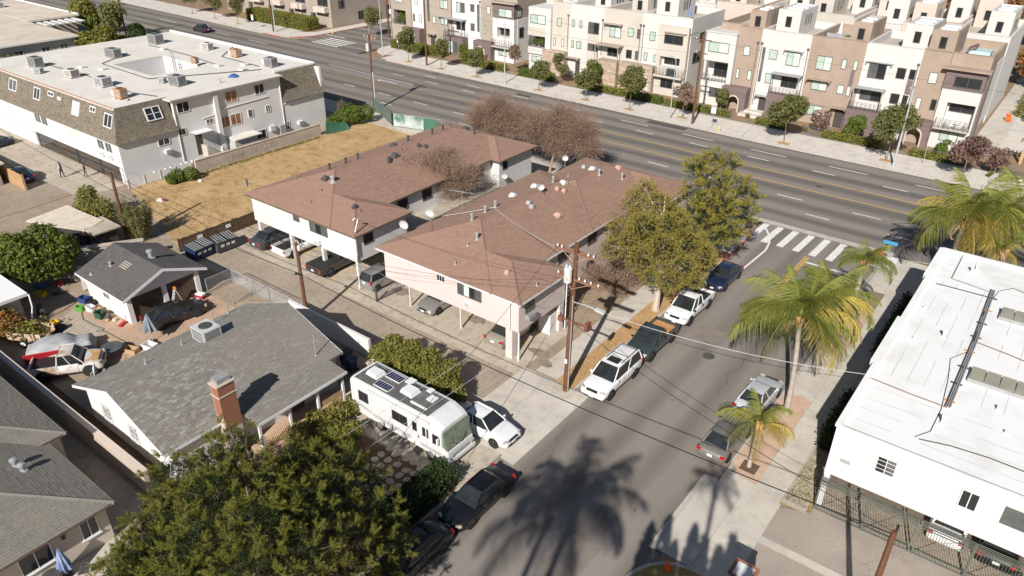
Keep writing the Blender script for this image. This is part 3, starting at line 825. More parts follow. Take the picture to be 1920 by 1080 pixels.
def low_vent(x, y, zf, m, label, grp, w=.45, slope=(0, 0)):
 z = zf(x, y)
 t = thing('roof_vent', label, 'roof vent', (x, y, z), group=grp)
 mb = MB(); mb.obox((0, 0, .03), (w, w, .10), .0); mb.build('flashing', m, t)
 mb = MB(); mb.add([(-w / 2, -w / 2.2, .08), (w / 2, -w / 2.2, .08), (w / 2, w / 2.2, .08), (-w / 2, w / 2.2, .08), (-w / 3, -.05, .30), (w / 3, -.05, .30), (w / 3, .14, .28), (-w / 3, .14, .28)],
                   [(3, 2, 1, 0), (4, 5, 6, 7), (0, 1, 5, 4), (1, 2, 6, 5), (2, 3, 7, 6), (3, 0, 4, 7)]); mb.build('hood', m, t)
 return t
GB, GC = 'vents on the roof of the white apartment block', 'vents on the roof of the pink apartment block'
for x, y in ((-49.3, 38.9), (-49.4, 40.8), (-49.4, 42.2), (-49.7, 48.8), (-48.5, 50.9), (-48.8, 52.7), (-46.4, 54.6)):
 pipe_vent(x, y, zb, .42, .09, 'metal_dark', True, nth('black capped vent pipe on the white block roof', 'the carport end'), GB)
for x, y in ((-47.8, 37.2), (-47.2, 44.6), (-50.0, 47.2), (-48.8, 56.1)):
 low_vent(x, y, zb, 'metal_dark', nth('dark peaked hood vent on the white block roof', 'the carport end'), GB, .62)
for x, y in ((-42.5, 35.5), (-46.75, 43.4), (-47.0, 43.7), (-47.3, 47.7), (-46.9, 48.2)):
 low_vent(x, y, zb, 'metal_dark', nth('small dark box vent on the white block roof', 'the carport end'), GB, .36)
pipe_vent(-46.9, 37.2, zb, .4, .15, 'galv', True, 'round shiny turbine vent near the front of the white block roof', GB)
for x, y in ((-46.6, 34.5), (-41.9, 35.5), (-46.9, 35.9), (-47.6, 45.8), (-44.7, 53.0)):
 pipe_vent(x, y, zb, .22, .05, 'ridge_brown', False, nth('short thin brown pipe on the white block roof', 'the carport end'), GB)
for x, y in ((-30.9, 36.5), (-32.8, 38.2), (-33.1, 40.1), (-33.1, 41.3), (-32.2, 47.7), (-30.7, 52.4), (-29.3, 53.9)):
 pipe_vent(x, y, zc, .42, .09, 'galv', True, nth('grey capped vent pipe on the pink block roof', 'the carport end'), GC)
for x, y in ((-30.7, 33.9), (-24.8, 35.3), (-31.1, 35.7), (-33.1, 51.3)):
 pipe_vent(x, y, zc, .26, .06, 'galv', False, nth('short grey pipe on the pink block roof', 'the carport end'), GC)
for x, y in ((-30.9, 43.0), (-31.35, 43.2), (-33.3, 54.1)):
 low_vent(x, y, zc, 'galv', nth('grey metal box vent on the pink block roof', 'the carport end'), GC, .36)
for x, y in ((-33.7, 44.3), (-33.3, 46.7), (-31.6, 48.3), (-31.8, 53.1)):
 low_vent(x, y, zc, 'metal_light', nth('pale peaked hood vent on the pink block roof', 'the carport end'), GC, .55)
mat('terracotta', (.42, .26, .20), (.48, .31, .245), 3., rough=.8)
for x, y, w in ((-26.8, 34.7, .36), (-31.3, 47.0, .36), (-30.85, 47.3, .36)):
 low_vent(x, y, zc, 'terracotta', nth('small salmon box vent on the pink block roof', 'the carport end'), GC, w)
for x, y, w in ((-29.2, 44.1, .6), (-30.4, 55.1, .55)):
 low_vent(x, y, zc, 'terracotta', nth('large salmon hood vent on the pink block roof', 'the carport end'), GC, w)
def dish(x, y, z, aim, label, r=.36, mast=.6):
 t = thing('satellite_dish', label, 'satellite dish', (x, y, z), aim, 'satellite dishes')
 mb = MB(); mb.tube([(0, 0, -.2), (0, 0, mast), (0, -.12, mast + .12)], .03); mb.build('mast', 'metal_grey', t)
 d = MB(); n = 16; P = [(0, -.16, mast + .2)]; F = []
 for k in range(n):
  a = 2 * pi * k / n
  P.append((r * .55 * cos(a), -.19, mast + .2 + r * .6 * sin(a)))
 for k in range(n):
  a = 2 * pi * k / n
  P.append((r * cos(a), -.28 - .05 * sin(a), mast + .2 + r * 1.08 * sin(a)))
 for k in range(n):
  k2 = (k + 1) % n
  F += [(0, 1 + k2, 1 + k), (1 + k, 1 + k2, 1 + n + k2, 1 + n + k)]
 d.add(P, F); o = d.build('reflector', mat('dish_white', (.52, .53, .54), rough=.5), t, smooth=True)
 o.rotation_euler = (0, 0, 0)
 mb = MB(); mb.tube([(0, -.18, mast - .15), (0, -.75, mast + .1)], .015); mb.obox((0, -.75, mast + .14), (.09, .12, .09)); mb.build('feed_arm', 'metal_grey', t)
 return t
dish(-53.2, 33.6, 4.85, radians(-40), 'round grey dish on the front left eave corner of the white block roof')
dish(-37.3, 35.8, 4.85, radians(20), 'white dish on the left eave of the pink block roof, nearer the carport')
dish(-37.3, 38.6, 4.85, radians(20), 'white dish on the left eave of the pink block roof, beside the bare courtyard tree')
dish(-31.8, 45.4, zc(-31.8, 45.4), radians(40), 'white dish standing on the ridge of the pink block roof', .27, .35)
dish(-37.2, 57.0, 3.9, radians(30), 'white dish at the far end of the pink block below the bare tree', .3, .9)
dish(-41.8, 53.6, 2.4, radians(30), 'white dish on the wall of the white block beside the spiky plant', .3, .5)
tv = thing('tv_antenna', 'thin television aerial on the left eave of the pink block roof', 'antenna', (-36.2, 41.0, zc(-36.2, 41.0)))
mb = MB(); mb.tube([(0, 0, -.1), (0, 0, 1.7)], .02); mb.build('mast', 'metal_grey', tv)
mb = MB(); mb.tube([(-1.1, -.3, 1.6), (.9, .3, 1.6)], .015)
for k in range(7):
 c = Vector((-1.1 + .33 * k, -.3 + .1 * k, 1.6)); mb.tube([c + Vector((-.1, .35, 0)), c + Vector((.1, -.35, 0))], .008, 4)
mb.build('boom', 'metal_grey', tv)
# ---- mansard apartment building with a flat roof round a light court
A = thing('mansard_building', 'long white apartment building with shingled mansard front and flat pale roof round a light court', 'building')
Lx, Rx, Fy, By = -108.0, -75.2, 33.5, 59.7
boxes('wall', 'stucco_white', A, (Lx, Rx - .9, Fy, Fy + .3, 1.7, 4.5), (Rx - .9, Rx, Fy, 40.0, 0, 4.6), (Rx - .3, Rx, 40.0, 53.6, 0, 7.28), (Rx - .9, Rx, 53.6, By, 0, 4.6), (Lx, Rx - .01, By - .3, By - .003, 0, 7.3), (Lx, -95.0, Fy + .01, Fy + 5, 0, 1.7))
boxes('carport_back_wall', 'grey_wall', A, (-95, Rx - .9, 38.5, 38.7, 0, 1.7))
boxes('ceiling', 'stucco_grey', A, (Lx, Rx - .9, Fy + .3, 40, 1.7, 1.8))
H0, H1, K0, K1 = -94.5, -85.6, 44.0, 50.4
rf = boxes('roof', 'roof_flat', A, (Lx, Rx - 1.1, Fy + .9, K0, 7.28, 7.5), (Lx, H0, K0, K1, 7.28, 7.5), (H1, Rx - 1.1, K0, K1, 7.28, 7.5), (Lx, Rx - 1.1, K1, By, 7.28, 7.5))
boxes('eave', 'roof_flat', rf, (Rx - 1.1, Rx + .45, 39.6, 53.7, 7.285, 7.46))
boxes('gutter', 'metal_grey', rf, (Rx + .45, Rx + .55, 39.6, 53.7, 7.33, 7.45))
boxes('parapet', 'trim_white', rf, (Lx, Rx - 1.0, By - .25, By + .02, 7.5, 7.75), (Rx - 1.25, Rx - 1.0, 53.7, By - .25, 7.5, 7.68))
boxes('red_edging', 'terracotta', rf, (Lx, Rx - 1.25, Fy + .82, Fy + .92, 7.45, 7.56))
boxes('light_court_wall', 'stucco_white', A, (H0 - .12, H0, K0, K1, .5, 7.27), (H1, H1 + .12, K0, K1, .5, 7.27), (H0, H1, K1, K1 + .12, .5, 7.27), (H0, H1, K0 - .12, K0, .5, 7.27))
boxes('light_court_floor', 'concrete', A, (H0, H1, K0, K1, .4, .5))
W = FY(K1)
window(A, W, -88.9, -87.3, 5.9, 6.35, 'trim_white', 'glass_dark'); window(A, FXn(H1), 46.0, 47.4, 5.0, 6.4, 'trim_white', 'glass_grey')
for x in (-92.2, -90.9):
 mb = MB()
 for s_ in (0, .5):
  mb.tube([(x + s_, K1 - .1, 2.0 if x > -92 else 4.5), (x + s_, K1 - .1 + (.0), 7.2 if x > -92 else 8.3)], .025, 5)
 for k in range(9):
  mb.tube([(x, K1 - .1, 4.7 + .38 * k), (x + .5, K1 - .1, 4.7 + .38 * k)], .015, 4)
 mb.build('ladder', 'metal_dark', A)
# mansard slopes
def mansard(P0, U, out, length, parent, ends=(0, 0)):
 """slope from a flared foot up to the roof edge"""
 P0, U, out = Vector(P0), Vector(U), Vector(out)
 Z = Vector((0, 0, 1))
 prof = [(.32, 4.3), (.05, 4.75), (-1.0, 7.52)]
 d, s = MB(), MB()
 pts = [P0 + out * o_ + Z * z for o_, z in prof]
 E0 = [-o_ * ends[0] for o_, z in prof]; E1 = [length + o_ * ends[1] for o_, z in prof]
 for i in range(2):
  a, b = pts[i], pts[i + 1]
  d.quad(a + U * E0[i], a + U * E1[i], b + U * E1[i + 1], b + U * E0[i + 1])
  vm = (b - a).length
  shingle_slope(s, a, U, b - a, length, lambda v, i=i, vm=vm: (E0[i] + (E0[i + 1] - E0[i]) * v / vm, E1[i] + (E1[i + 1] - E1[i]) * v / vm), vm, .16, .30, .02)
 d.quad(pts[0], P0 + Z * 4.3 - out * .9, P0 + Z * 4.3 - out * .9 + U * length, pts[0] + U * length)
 for e in [q for q, k in ((0, ends[0]), (length, ends[1])) if not k]:
  d.quad(pts[0] + U * e, pts[1] + U * e, pts[2] + U * e, P0 + U * e + Z * 4.3 - out * 1.0)
 o = d.build('mansard', 'trim_brown', parent)
 s.build('shingles', 'shingle_mansard', o, kind='stuff')
 up = (pts[2] - pts[1])
 return o, pts[1], up.normalized(), up.length
mo, mp, mu_, _ = mansard((Lx, Fy, 0), (1, 0, 0), (0, -1, 0), Rx - Lx, A, (0, 1))
mansard((Rx, Fy, 0), (0, 1, 0), (1, 0, 0), 6.5, A, (1, 0))
mansard((Rx, 53.6, 0), (0, 1, 0), (1, 0, 0), 6.3, A)
def WM(u, z, d):        # on the sloping front of the mansard
 s = (z - 4.75) / (7.52 - 4.75) * 2.96
 nn = Vector((0, -2.77, 1.05)).normalized()
 return tuple(Vector((u, mp.y, mp.z)) + mu_ * s + nn * (d + .02))
for a, b, c, d, p in ((-93.2, -91.7, 5.7, 6.95, 'glass_dark'), (-89.9, -88.6, 6.55, 7.05, 'glass_dark'), (-84.3, -82.8, 5.6, 6.95, 'glass_blind'), (-80.7, -79.5, 6.5, 7.05, 'glass_dark'), (-77.7, -76.1, 5.6, 6.9, 'glass_dark'), (-87.7, -86.9, 6.5, 6.8, 'glass_grey'), (-99.5, -97.5, 5.7, 6.95, 'glass_grey')):
 window(A, WM, a, b, c, d, 'trim_white', p, t=.09, depth=.12)
def WMs(u, z, d):
 s = (z - 4.75) / (7.52 - 4.75) * 2.96
 return tuple(Vector((Rx + .05, u, 4.75)) + Vector((-1.05, 0, 2.77)).normalized() * s + Vector((2.77, 0, 1.05)).normalized() * (d + .02))
window(A, WMs, 37.2, 38.9, 5.65, 6.95, 'trim_white', 'glass_dark', rows=1, t=.09, depth=.12)
W = FX(Rx)
for a, b, c, d, p, mu in ((40.4, 41.8, 5.85, 6.95, 'glass_dark', 1), (46.2, 47.7, 5.75, 6.95, 'glass_brown', 1), (50.0, 51.3, 5.85, 6.95, 'glass_dark', 1), (40.0, 40.9, 3.5, 4.25, 'glass_dark', 1), (45.0, 46.3, 3.1, 4.35, 'glass_brown', 1), (46.4, 47.75, 3.1, 4.35, 'glass_brown', 1), (48.7, 49.35, 3.5, 4.4, 'glass_grey', 0), (51.1, 51.75, 3.55, 4.35, 'glass_grey', 1), (49.4, 50.7, .75, 1.75, 'glass_dark', 1), (53.4, 54.1, .9, 1.85, 'glass_grey', 1), (43.4, 44.3, 4.0, 4.5, 'glass_grey', 1), (37.6, 38.9, 3.0, 3.7, 'glass_dark', 1)):
 window(A, W, a, b, c, d, 'trim_white' if p != 'glass_brown' else 'trim_white', p, mull=mu)
for u, z in ((38.4, 2.1), (55.6, 1.15)):
 wall_unit(A, W, u, z)
mb = MB(); wbox(mb, W, 44.6, 45.1, .02, 7.2, .003, .35); mb.build('chimney_chase', 'stucco_white', A)
mb = MB(); wbox(mb, W, 41.4, 43.4, 3.55, 3.62, .003, 1.2); mb.build('stair_canopy', 'trim_white', A)
mb = MB(); wbox(mb, W, 41.8, 42.6, .9, 3.4, .002, .02); mb.build('stair_opening_shade', 'trim_dark', A)  # flat dark panel on the wall, painted shade in place of an opening
st = MB(); rl = MB()
for k in range(8):
 wbox(st, W, 42.3 + .28 * k, 42.6 + .28 * k, 0.01, 2.0 - .24 * k, .03, 1.1)
st.build('stairs', 'concrete', A)
for k in range(9):
 u = 42.3 + .26 * k
 rl.tube([W(u, 2.0 - .24 * k, 1.08), W(u, 2.9 - .24 * k, 1.08)], .015, 4)
rl.tube([W(42.2, 2.95, 1.08), W(44.6, .85, 1.08)], .02, 5)
rl.build('stair_railing', 'metal_dark', A)
mb = MB(); wbox(mb, W, 45.6, 48.6, 0.01, 1.9, .003, 1.4); o = mb.build('lean_to', 'stucco_grey', A)
mb = MB(); wbox(mb, W, 45.5, 49.0, 1.9, 2.0, .003, 1.7); mb.build('lean_to_roof', 'roof_flat', o)
mb = MB(); wbox(mb, W, 51.2, 51.9, 1.3, 1.9, .003, .35); mb.build('heat_pump', 'metal_light', A)
mb = MB(); wbox(mb, W, 52.5, 53.3, .4, 1.7, .003, .4); mb.build('meter_cabinet', 'metal_grey', A)
for pts in (((44.9, 5.2), (51.6, 5.35)), ((53.6, 4.0), (58.8, 4.2)), ((43.0, 4.7), (45.0, 4.85))):
 mb = MB(); mb.tube([W(u, z, .05) for u, z in pts], .05, 5); mb.build('conduit', 'trim_white', A)
mb = MB(); mb.tube([W(40.0, .2, .06), W(40.0, 7.2, .06)], .06, 6); mb.tube([W(53.4, .2, .06), W(53.4, 7.2, .06)], .06, 6); mb.build('downpipe', 'trim_white', A)
W = FY(Fy)
for a, b, c, d in ((-93.6, -92.2, 3.1, 4.15), (-92.0, -90.6, 3.1, 4.15), (-79.5, -78.2, 3.0, 4.05), (-77.9, -76.6, 3.0, 4.05)):
 window(A, W, a, b, c, d, 'trim_white', 'glass_grey')
for a, b in ((-86.1, -84.7), (-84.4, -83.0)):
 window(A, W, a, b, 2.9, 4.1, 'trim_white', 'glass_blind')
for u in (-79.0, -77.2):
 wall_unit(A, W, u, 2.35, .7, .45, .25)
for x0, x1 in ((-94.4, -85.4), (-85.0, -80.4), (-80.0, -75.5)):
 g = MB()
 n = int((x1 - x0) / .16)
 for k in range(n + 1):
  x = x0 + (x1 - x0) * k / n
  g.box(x - .012, x + .012, Fy + .02, Fy + .045, .08, 1.66)
 for z in (.08, .85, 1.62):
  g.box(x0, x1, Fy + .0, Fy + .06, z, z + .05)
 for x in (x0, x1):
  g.box(x - .05, x + .05, Fy - .02, Fy + .08, .01, 1.69)
 g.tube([(x0, Fy + .03, .1), (x1, Fy + .03, 1.6)], .02, 4)
 g.build('carport_gate', 'metal_dark', A)
# rooftop machines of the mansard building
def ac_box(x, y, z, w, d, h, rz, m, label, cat='air conditioner', duct=False, cage=False, fan=True, group='rooftop air conditioners', legs=True):
 t = thing('air_conditioner', label, cat, (x, y, z), rz, group)
 mb = MB()
 if legs:
  for a in (-1, 1):
   mb.obox((a * w * .35, 0, .05), (.1, d, .1))
  mb.build('skid', 'metal_dark', t)
 z0 = .1 if legs else 0
 mb = MB().box(-w / 2, w / 2, -d / 2, d / 2, z0, z0 + h); mb.build('casing', m, t)
 if fan:
  mb = MB(); mb.lathe([(min(w, d) * .34, z0 + h), (min(w, d) * .34, z0 + h + .05), (min(w, d) * .28, z0 + h + .055)], n=14); mb.build('fan_ring', 'metal_dark', t)
 g = MB()
 for k in range(6):
  zz = z0 + h * (.12 + .14 * k)
  g.box(-w * .42, w * .42, -d / 2 - .012, -d / 2 - .002, zz, zz + h * .07)
  g.box(w / 2 + .002, w / 2 + .012, -d * .42, d * .42, zz, zz + h * .07)
 g.build('louvre', 'metal_dark' if m != 'metal_rust' else 'metal_grey', t)
 if duct:
  mb = MB(); mb.obox((-w * .5 - .3, 0, z0 + h * .45), (.6, d * .6, h * .6)); mb.build('duct', 'metal_light', t)
 return t
ZR = 7.5
ac_box(-100.0, 37.6, ZR, 1.5, 1.1, 1.1, .1, 'metal_grey', 'tall grey rooftop unit at the far left end of the mansard roof', duct=True)
ac_box(-96.6, 36.4, ZR, .8, .7, .5, .5, 'metal_light', 'small tilted white unit near the left front edge of the mansard roof', fan=False)
ac_box(-91.8, 37.9, ZR, 1.2, 1.1, .85, .15, 'roof_flat', 'cream rooftop unit with two rusty round tops on the mansard roof')
ac_box(-85.4, 38.2, ZR, 1.5, 1.2, .95, .12, 'metal_light', 'wide white and grey rooftop unit in front of the light court')
ac_box(-79.2, 36.9, ZR, 1.0, .9, .95, .2, 'metal_rust', 'orange rusted rooftop unit near the front right mansard corner', duct=True)
ac_box(-98.1, 46.0, ZR, 1.9, 1.1, 1.0, .1, 'metal_grey', 'grey caged rooftop unit left of the light court')
ac_box(-101.8, 53.8, ZR, 1.7, 1.3, 1.15, .1, 'metal_grey', 'dark louvred rooftop unit at the far back left of the mansard roof')
ac_box(-93.1, 56.0, ZR, 1.2, .9, .8, .1, 'roof_flat', 'cream rooftop unit behind the light court, left of the orange one', duct=True)
ac_box(-86.7, 55.9, ZR, 1.1, .9, .85, .1, 'metal_rust', 'orange rusted rooftop unit near the boulevard edge of the mansard roof', duct=True)
ac_box(-79.0, 55.4, ZR, 1.3, 1.0, 1.0, .1, 'metal_grey', 'grey louvred rooftop unit at the back right mansard corner', duct=True)
ac_box(-86.3, 49.9, ZR + .3, .7, .6, .6, .3, 'metal_rust', 'small rusty cooler on legs at the right of the light court')
ac_box(-79.6, 43.5, ZR, 1.6, 1.1, 1.0, .15, 'metal_grey', 'grey caged rooftop unit right of the light court near the eave')
ac_box(-81.8, 43.0, ZR, .7, .5, .45, .3, 'metal_light', 'small white unit beside the grey caged unit', fan=False)
for i, (x, y, lb) in enumerate(((-95.6, 40.8, 'low white curb vent left of the light court front'), (-92.8, 41.9, 'low white curb vent in front of the light court corner'), (-97.5, 52.3, 'low white curb vent behind the light court'), (-82.0, 53.8, 'low white curb vent between light court and back right unit'), (-84.0, 51.5, 'low white curb vent right of the small rusty cooler'), (-80.2, 52.2, 'pale hatch near the right eave of the mansard roof'))):
 t = thing('roof_hatch', lb, 'roof vent', (x, y, ZR), .1, 'curb vents on the mansard roof')
 mb = MB().box(-.4, .4, -.3, .3, 0, .16); mb.build('curb', 'roof_flat', t)
 mb = MB().box(-.44, .44, -.34, .34, .161, .22); mb.build('lid', 'trim_white', t)
for i, (x, y, lb) in enumerate(((-78.0, 37.0, 'black roof drain near the front right mansard corner'), (-81.5, 37.3, 'black roof drain in front of the rusted unit'), (-76.9, 47.0, 'small red and white pipe near the right eave'))):
 pipe_vent(x, y, lambda a, b: ZR, .15 if i < 2 else .5, .08, 'metal_dark' if i < 2 else 'terracotta', False, lb, 'curb vents on the mansard roof')
tarp = thing('blue_tarp', 'small blue tarp bundle on the mansard roof near the right eave', 'tarp', (-78.2, 49.6, ZR))
mat('tarp_blue', (.04, .09, .24), (.06, .13, .32), 4., rough=.5)
mb = MB(); mb.lathe([(.62, 0), (.55, .12), (.25, .32), (.05, .36)], n=9); mb.build('bundle', 'tarp_blue', tarp)
# conduits over the roof
for i, pts in enumerate(([(-100.5, 38.8), (-91.5, 39.2), (-80.5, 38.6)], [(-99, 48.2), (-95.6, 43.2), (-84.5, 42.8), (-78.5, 53.6)], [(-101.5, 52.5), (-92.0, 52.4), (-84, 51.6)], [(-92, 59.0), (-88, 54.6), (-80, 54.4)], [(-80.3, 38.6), (-77.0, 39.5)])):
 t = MB().tube([(x, y, ZR + .08) for x, y in pts], .045, 5).build('roof_conduit', 'metal_dark')
 tag(t, ['conduit along the front of the mansard roof, left half', 'conduit along the right side of the light court', 'conduit along the back of the light court', 'conduit from the boulevard parapet to the back units', 'short conduit to the front right mansard corner'][i], 'conduit', 'conduits on the mansard roof')
# meter row by the wall of the mansard building
for k in range(9):
 t = thing('gas_meter', nth('small white gas meter at the foot of the mansard building', 'the panel fence'), 'gas meter', (-74.75, 36.3 + .62 * k, 0), group='row of gas meters')
 mb = MB(); mb.lathe([(.05, 0), (.05, .35), (.17, .42), (.2, .6), (.15, .74), (.05, .8)], n=8); mb.build('body', 'metal_light', t, True)
 mb = MB(); mb.tube([(0, -.2, .3), (0, .2, .3)], .03, 5); mb.build('pipe', 'metal_grey', t)
# ---- long wall with graffiti beside the lot
gw = thing('boundary_wall', 'long low grey block wall with faint scrawled graffiti beside the straw lot', 'wall')
boxes('wall', 'block_wall', gw, (-72.85, -72.6, 39.8, 56.6, 0, 1.35))
boxes('coping', 'block_wall', gw, (-72.9, -72.55, 39.78, 56.62, 1.351, 1.41))
mat('graffiti', (.27, .26, .27), rough=.8)
gf = MB()
Wg = FX(-72.6)
def stroke(pts, w=.035):
 gf.tube([Wg(u, z, .006) for u, z in pts], w * .6, 4)
u0 = 44.2
GL = {'N': [[(0, 0), (0, 1), (.7, 0), (.7, 1)]], 'A': [[(0, 0), (.35, 1), (.7, 0)], [(.15, .4), (.55, .4)]], 'R': [[(0, 0), (0, 1), (.6, .8), (.5, .5), (0, .45), (.6, 0)]], 'C': [[(.6, .9), (.15, .9), (0, .4), (.25, 0), (.6, .1)]], 'O': [[(.3, 1), (0, .6), (.15, .05), (.5, .05), (.65, .6), (.3, 1)]], 'D': [[(0, 0), (.05, 1), (.5, .8), (.6, .3), (0, 0)]], 'S': [[(.6, .9), (.2, 1), (.05, .65), (.5, .4), (.45, .05), (0, .1)]], 'X': [[(0, 0), (.6, 1)], [(0, 1), (.6, 0)]], '3': [[(0, .95), (.5, .9), (.2, .55), (.55, .3), (0, .02)]]}
for ch in 'NARCODS3X3':
 for st_ in GL[ch]:
  stroke([(u0 + a * .75, .42 + b * .62) for a, b in st_])
 u0 += .62
gf.build('graffiti', 'graffiti', gw)
# low white steel panel fence
wf = thing('panel_fence', 'low white panel fence with pale steel posts at the corner of the straw lot', 'fence')
for k in range(4):
 y = 33.0 + 1.75 * k
 boxes('panel', 'trim_white', wf, (-74.05, -73.98, y + .06, y + 1.69, .02, .92))
for k in range(5):
 y = 33.0 + 1.75 * k
 boxes('post', 'metal_light', wf, (-74.06, -73.94, y - .055, y + .055, .0, 1.05))
boxes('rail', 'metal_light', wf, (-74.03, -73.96, 33.0, 40.0, 1.051, 1.11))
# ---- grey roofed house in the foreground
Dh = thing('house', 'white walled bungalow with mottled grey shingle roof, brick chimney and porch', 'house')
boxes('wall', 'stucco_white', Dh, (-41.0, -32.0, 12.95, 24.0, 0, 2.55))
rx0, rx1, ry0, ry1, ze, zr = -41.35, -31.7, 12.45, 24.35, 2.55, 4.3
xm = -36.6
pl_, pr_ = (zr - ze) / (xm - rx0), (zr - ze) / (rx1 - xm)
dk = MB()
T = .12
P = [(rx0, ry0, ze), (xm, ry0, zr), (rx1, ry0, ze), (rx0, ry1, ze), (xm, ry1, zr), (rx1, ry1, ze)]
P += [(x, y, z - T) for x, y, z in P]
dk.add(P, [(0, 1, 4, 3), (1, 2, 5, 4), (6, 9, 10, 7), (7, 10, 11, 8), (0, 6, 7, 1), (1, 7, 8, 2), (3, 4, 10, 9), (4, 5, 11, 10), (0, 3, 9, 6), (2, 8, 11, 5)])
# porch extension of the right slope
px1 = -30.2
zp = ze - pr_ * (px1 - rx1) * .35
dk.add([(rx1 - .01, 17.0, ze - .004), (px1, 17.0, zp), (px1, 23.3, zp), (rx1 - .01, 23.3, ze - .004), (rx1 - .01, 17.0, ze - T), (px1, 17.0, zp - T), (px1, 23.3, zp - T), (rx1 - .01, 23.3, ze - T)],
       [(0, 1, 2, 3), (7, 6, 5, 4), (0, 4, 5, 1), (1, 5, 6, 2), (2, 6, 7, 3)])
dr = dk.build('roof', 'ridge_grey', Dh)
sh = MB()
L_ = ry1 - ry0
shingle_slope(sh, (rx0, ry1, ze), (0, -1, 0), (xm - rx0, 0, zr - ze), L_, lambda v: (0, L_), sqrt((xm - rx0) ** 2 + (zr - ze) ** 2), .15, .3, .022)
shingle_slope(sh, (rx1, ry0, ze), (0, 1, 0), (xm - rx1, 0, zr - ze), L_, lambda v: (0, L_), sqrt((xm - rx1) ** 2 + (zr - ze) ** 2), .15, .3, .022)
shingle_slope(sh, (px1, 17.0, zp), (0, 1, 0), (rx1 - px1, 0, ze - zp), 6.3, lambda v: (0, 6.3), sqrt((rx1 - px1) ** 2 + (ze - zp) ** 2), .15, .3, .022)
sh.build('shingles', 'shingle_grey', dr, kind='stuff')
rc = MB(); ridge_cap(rc, (xm, ry0, zr + .03), (xm, ry1, zr + .03)); rc.build('ridge_cap', 'ridge_grey', dr)
fa = MB()
for y in (ry0, ry1):
 e = -.03 if y == ry0 else .005
 for (xa, za, xb, zb_) in ((rx0, ze, xm, zr), (xm, zr, rx1, ze)):
  fa.add([(xa, y + e, za - .16), (xb, y + e, zb_ - .16), (xb, y + e + .025, zb_ - .16), (xa, y + e + .025, za - .16), (xa, y + e, za + .02), (xb, y + e, zb_ + .02), (xb, y + e + .025, zb_ + .02), (xa, y + e + .025, za + .02)],
               [(3, 2, 1, 0), (4, 5, 6, 7), (0, 1, 5, 4), (1, 2, 6, 5), (2, 3, 7, 6), (3, 0, 4, 7)])
fa.box(px1, px1 + .04, 16.95, 23.35, zp - .17, zp + .01); fa.box(rx1, rx1 + .03, ry0, 16.98, ze - .16, ze + .0)
fa.box(rx0 - .03, rx0, ry0, ry1, ze - .16, ze)
fa.build('fascia', 'trim_white', dr)
gm = MB(); gm.add([(-41.0, 12.951, 2.55), (-32.0, 12.951, 2.55), (xm, 12.951, 4.12), (-41.0, 13.1, 2.55), (-32.0, 13.1, 2.55), (xm, 13.1, 4.12)], [(0, 1, 2), (5, 4, 3), (0, 2, 5, 3), (1, 4, 5, 2)]); gm.build('gable_wall', 'stucco_white', Dh)
gm = MB(); gm.add([(-41.0, 23.9, 2.55), (-32.0, 23.9, 2.55), (xm, 23.9, 4.12), (-41.0, 24.0, 2.55), (-32.0, 24.0, 2.55), (xm, 24.0, 4.12)], [(0, 1, 2), (5, 4, 3), (0, 2, 5, 3), (1, 4, 5, 2)]); gm.build('gable_wall', 'stucco_white', Dh)
W = FY(12.95)
for a in (-39.2, -36.3):
 w = window(Dh, W, a, a + .85, 1.05, 2.0, 'trim_white', 'glass_grey', mull=1, rows=2, t=.04)
 mb = MB()
 for k in range(6):
  mb.tube([W(a + .05 + .15 * k, .95, .12), W(a + .05 + .15 * k, 2.1, .12)], .012, 4)
 for z in (1.0, 1.5, 2.05):
  mb.tube([W(a, z, .12), W(a + .85, z, .12)], .012, 4)
 mb.build('security_bars', 'trim_white', w)
W = FX(-32.0)
window(Dh, W, 18.2, 19.9, .9, 2.0, 'trim_white', 'glass_dark'); window(Dh, W, 21.7, 22.9, .9, 2.0, 'trim_white', 'glass_dark')
mb = MB(); wbox(mb, W, 20.4, 21.3, .02, 2.05, .003, .05); mb.build('door', 'trim_brown', Dh)
boxes('porch_floor', 'brick_pave', Dh, (-31.99, -30.3, 17.0, 23.2, 0.0, .18))
for y in (17.2, 19.2, 21.2, 23.1):
 boxes('porch_post', 'trim_white', Dh, (-30.5, -30.36, y - .07, y + .07, .18, zp - T + .02))
for y0, y1 in ((17.3, 19.1), (21.3, 23.0)):
 lt = MB()
 n = 9
 for k in range(-n, n):
  a0, a1 = y0 + (y1 - y0) * k / n, y0 + (y1 - y0) * k / n + .9
  z0_, z1_ = .2, 1.1
  if a0 < y0:
   z0_ += (y0 - a0); a0 = y0
  if a1 > y1:
   z1_ -= (a1 - y1); a1 = y1
  if a1 > a0:
   lt.tube([(-30.42, a0, z0_), (-30.42, a1, z1_)], .018, 4)
   lt.tube([(-30.44, y0 + y1 - a0, z0_), (-30.44, y0 + y1 - a1, z1_)], .018, 4)
 lt.build('lattice', 'wood_tan', Dh)
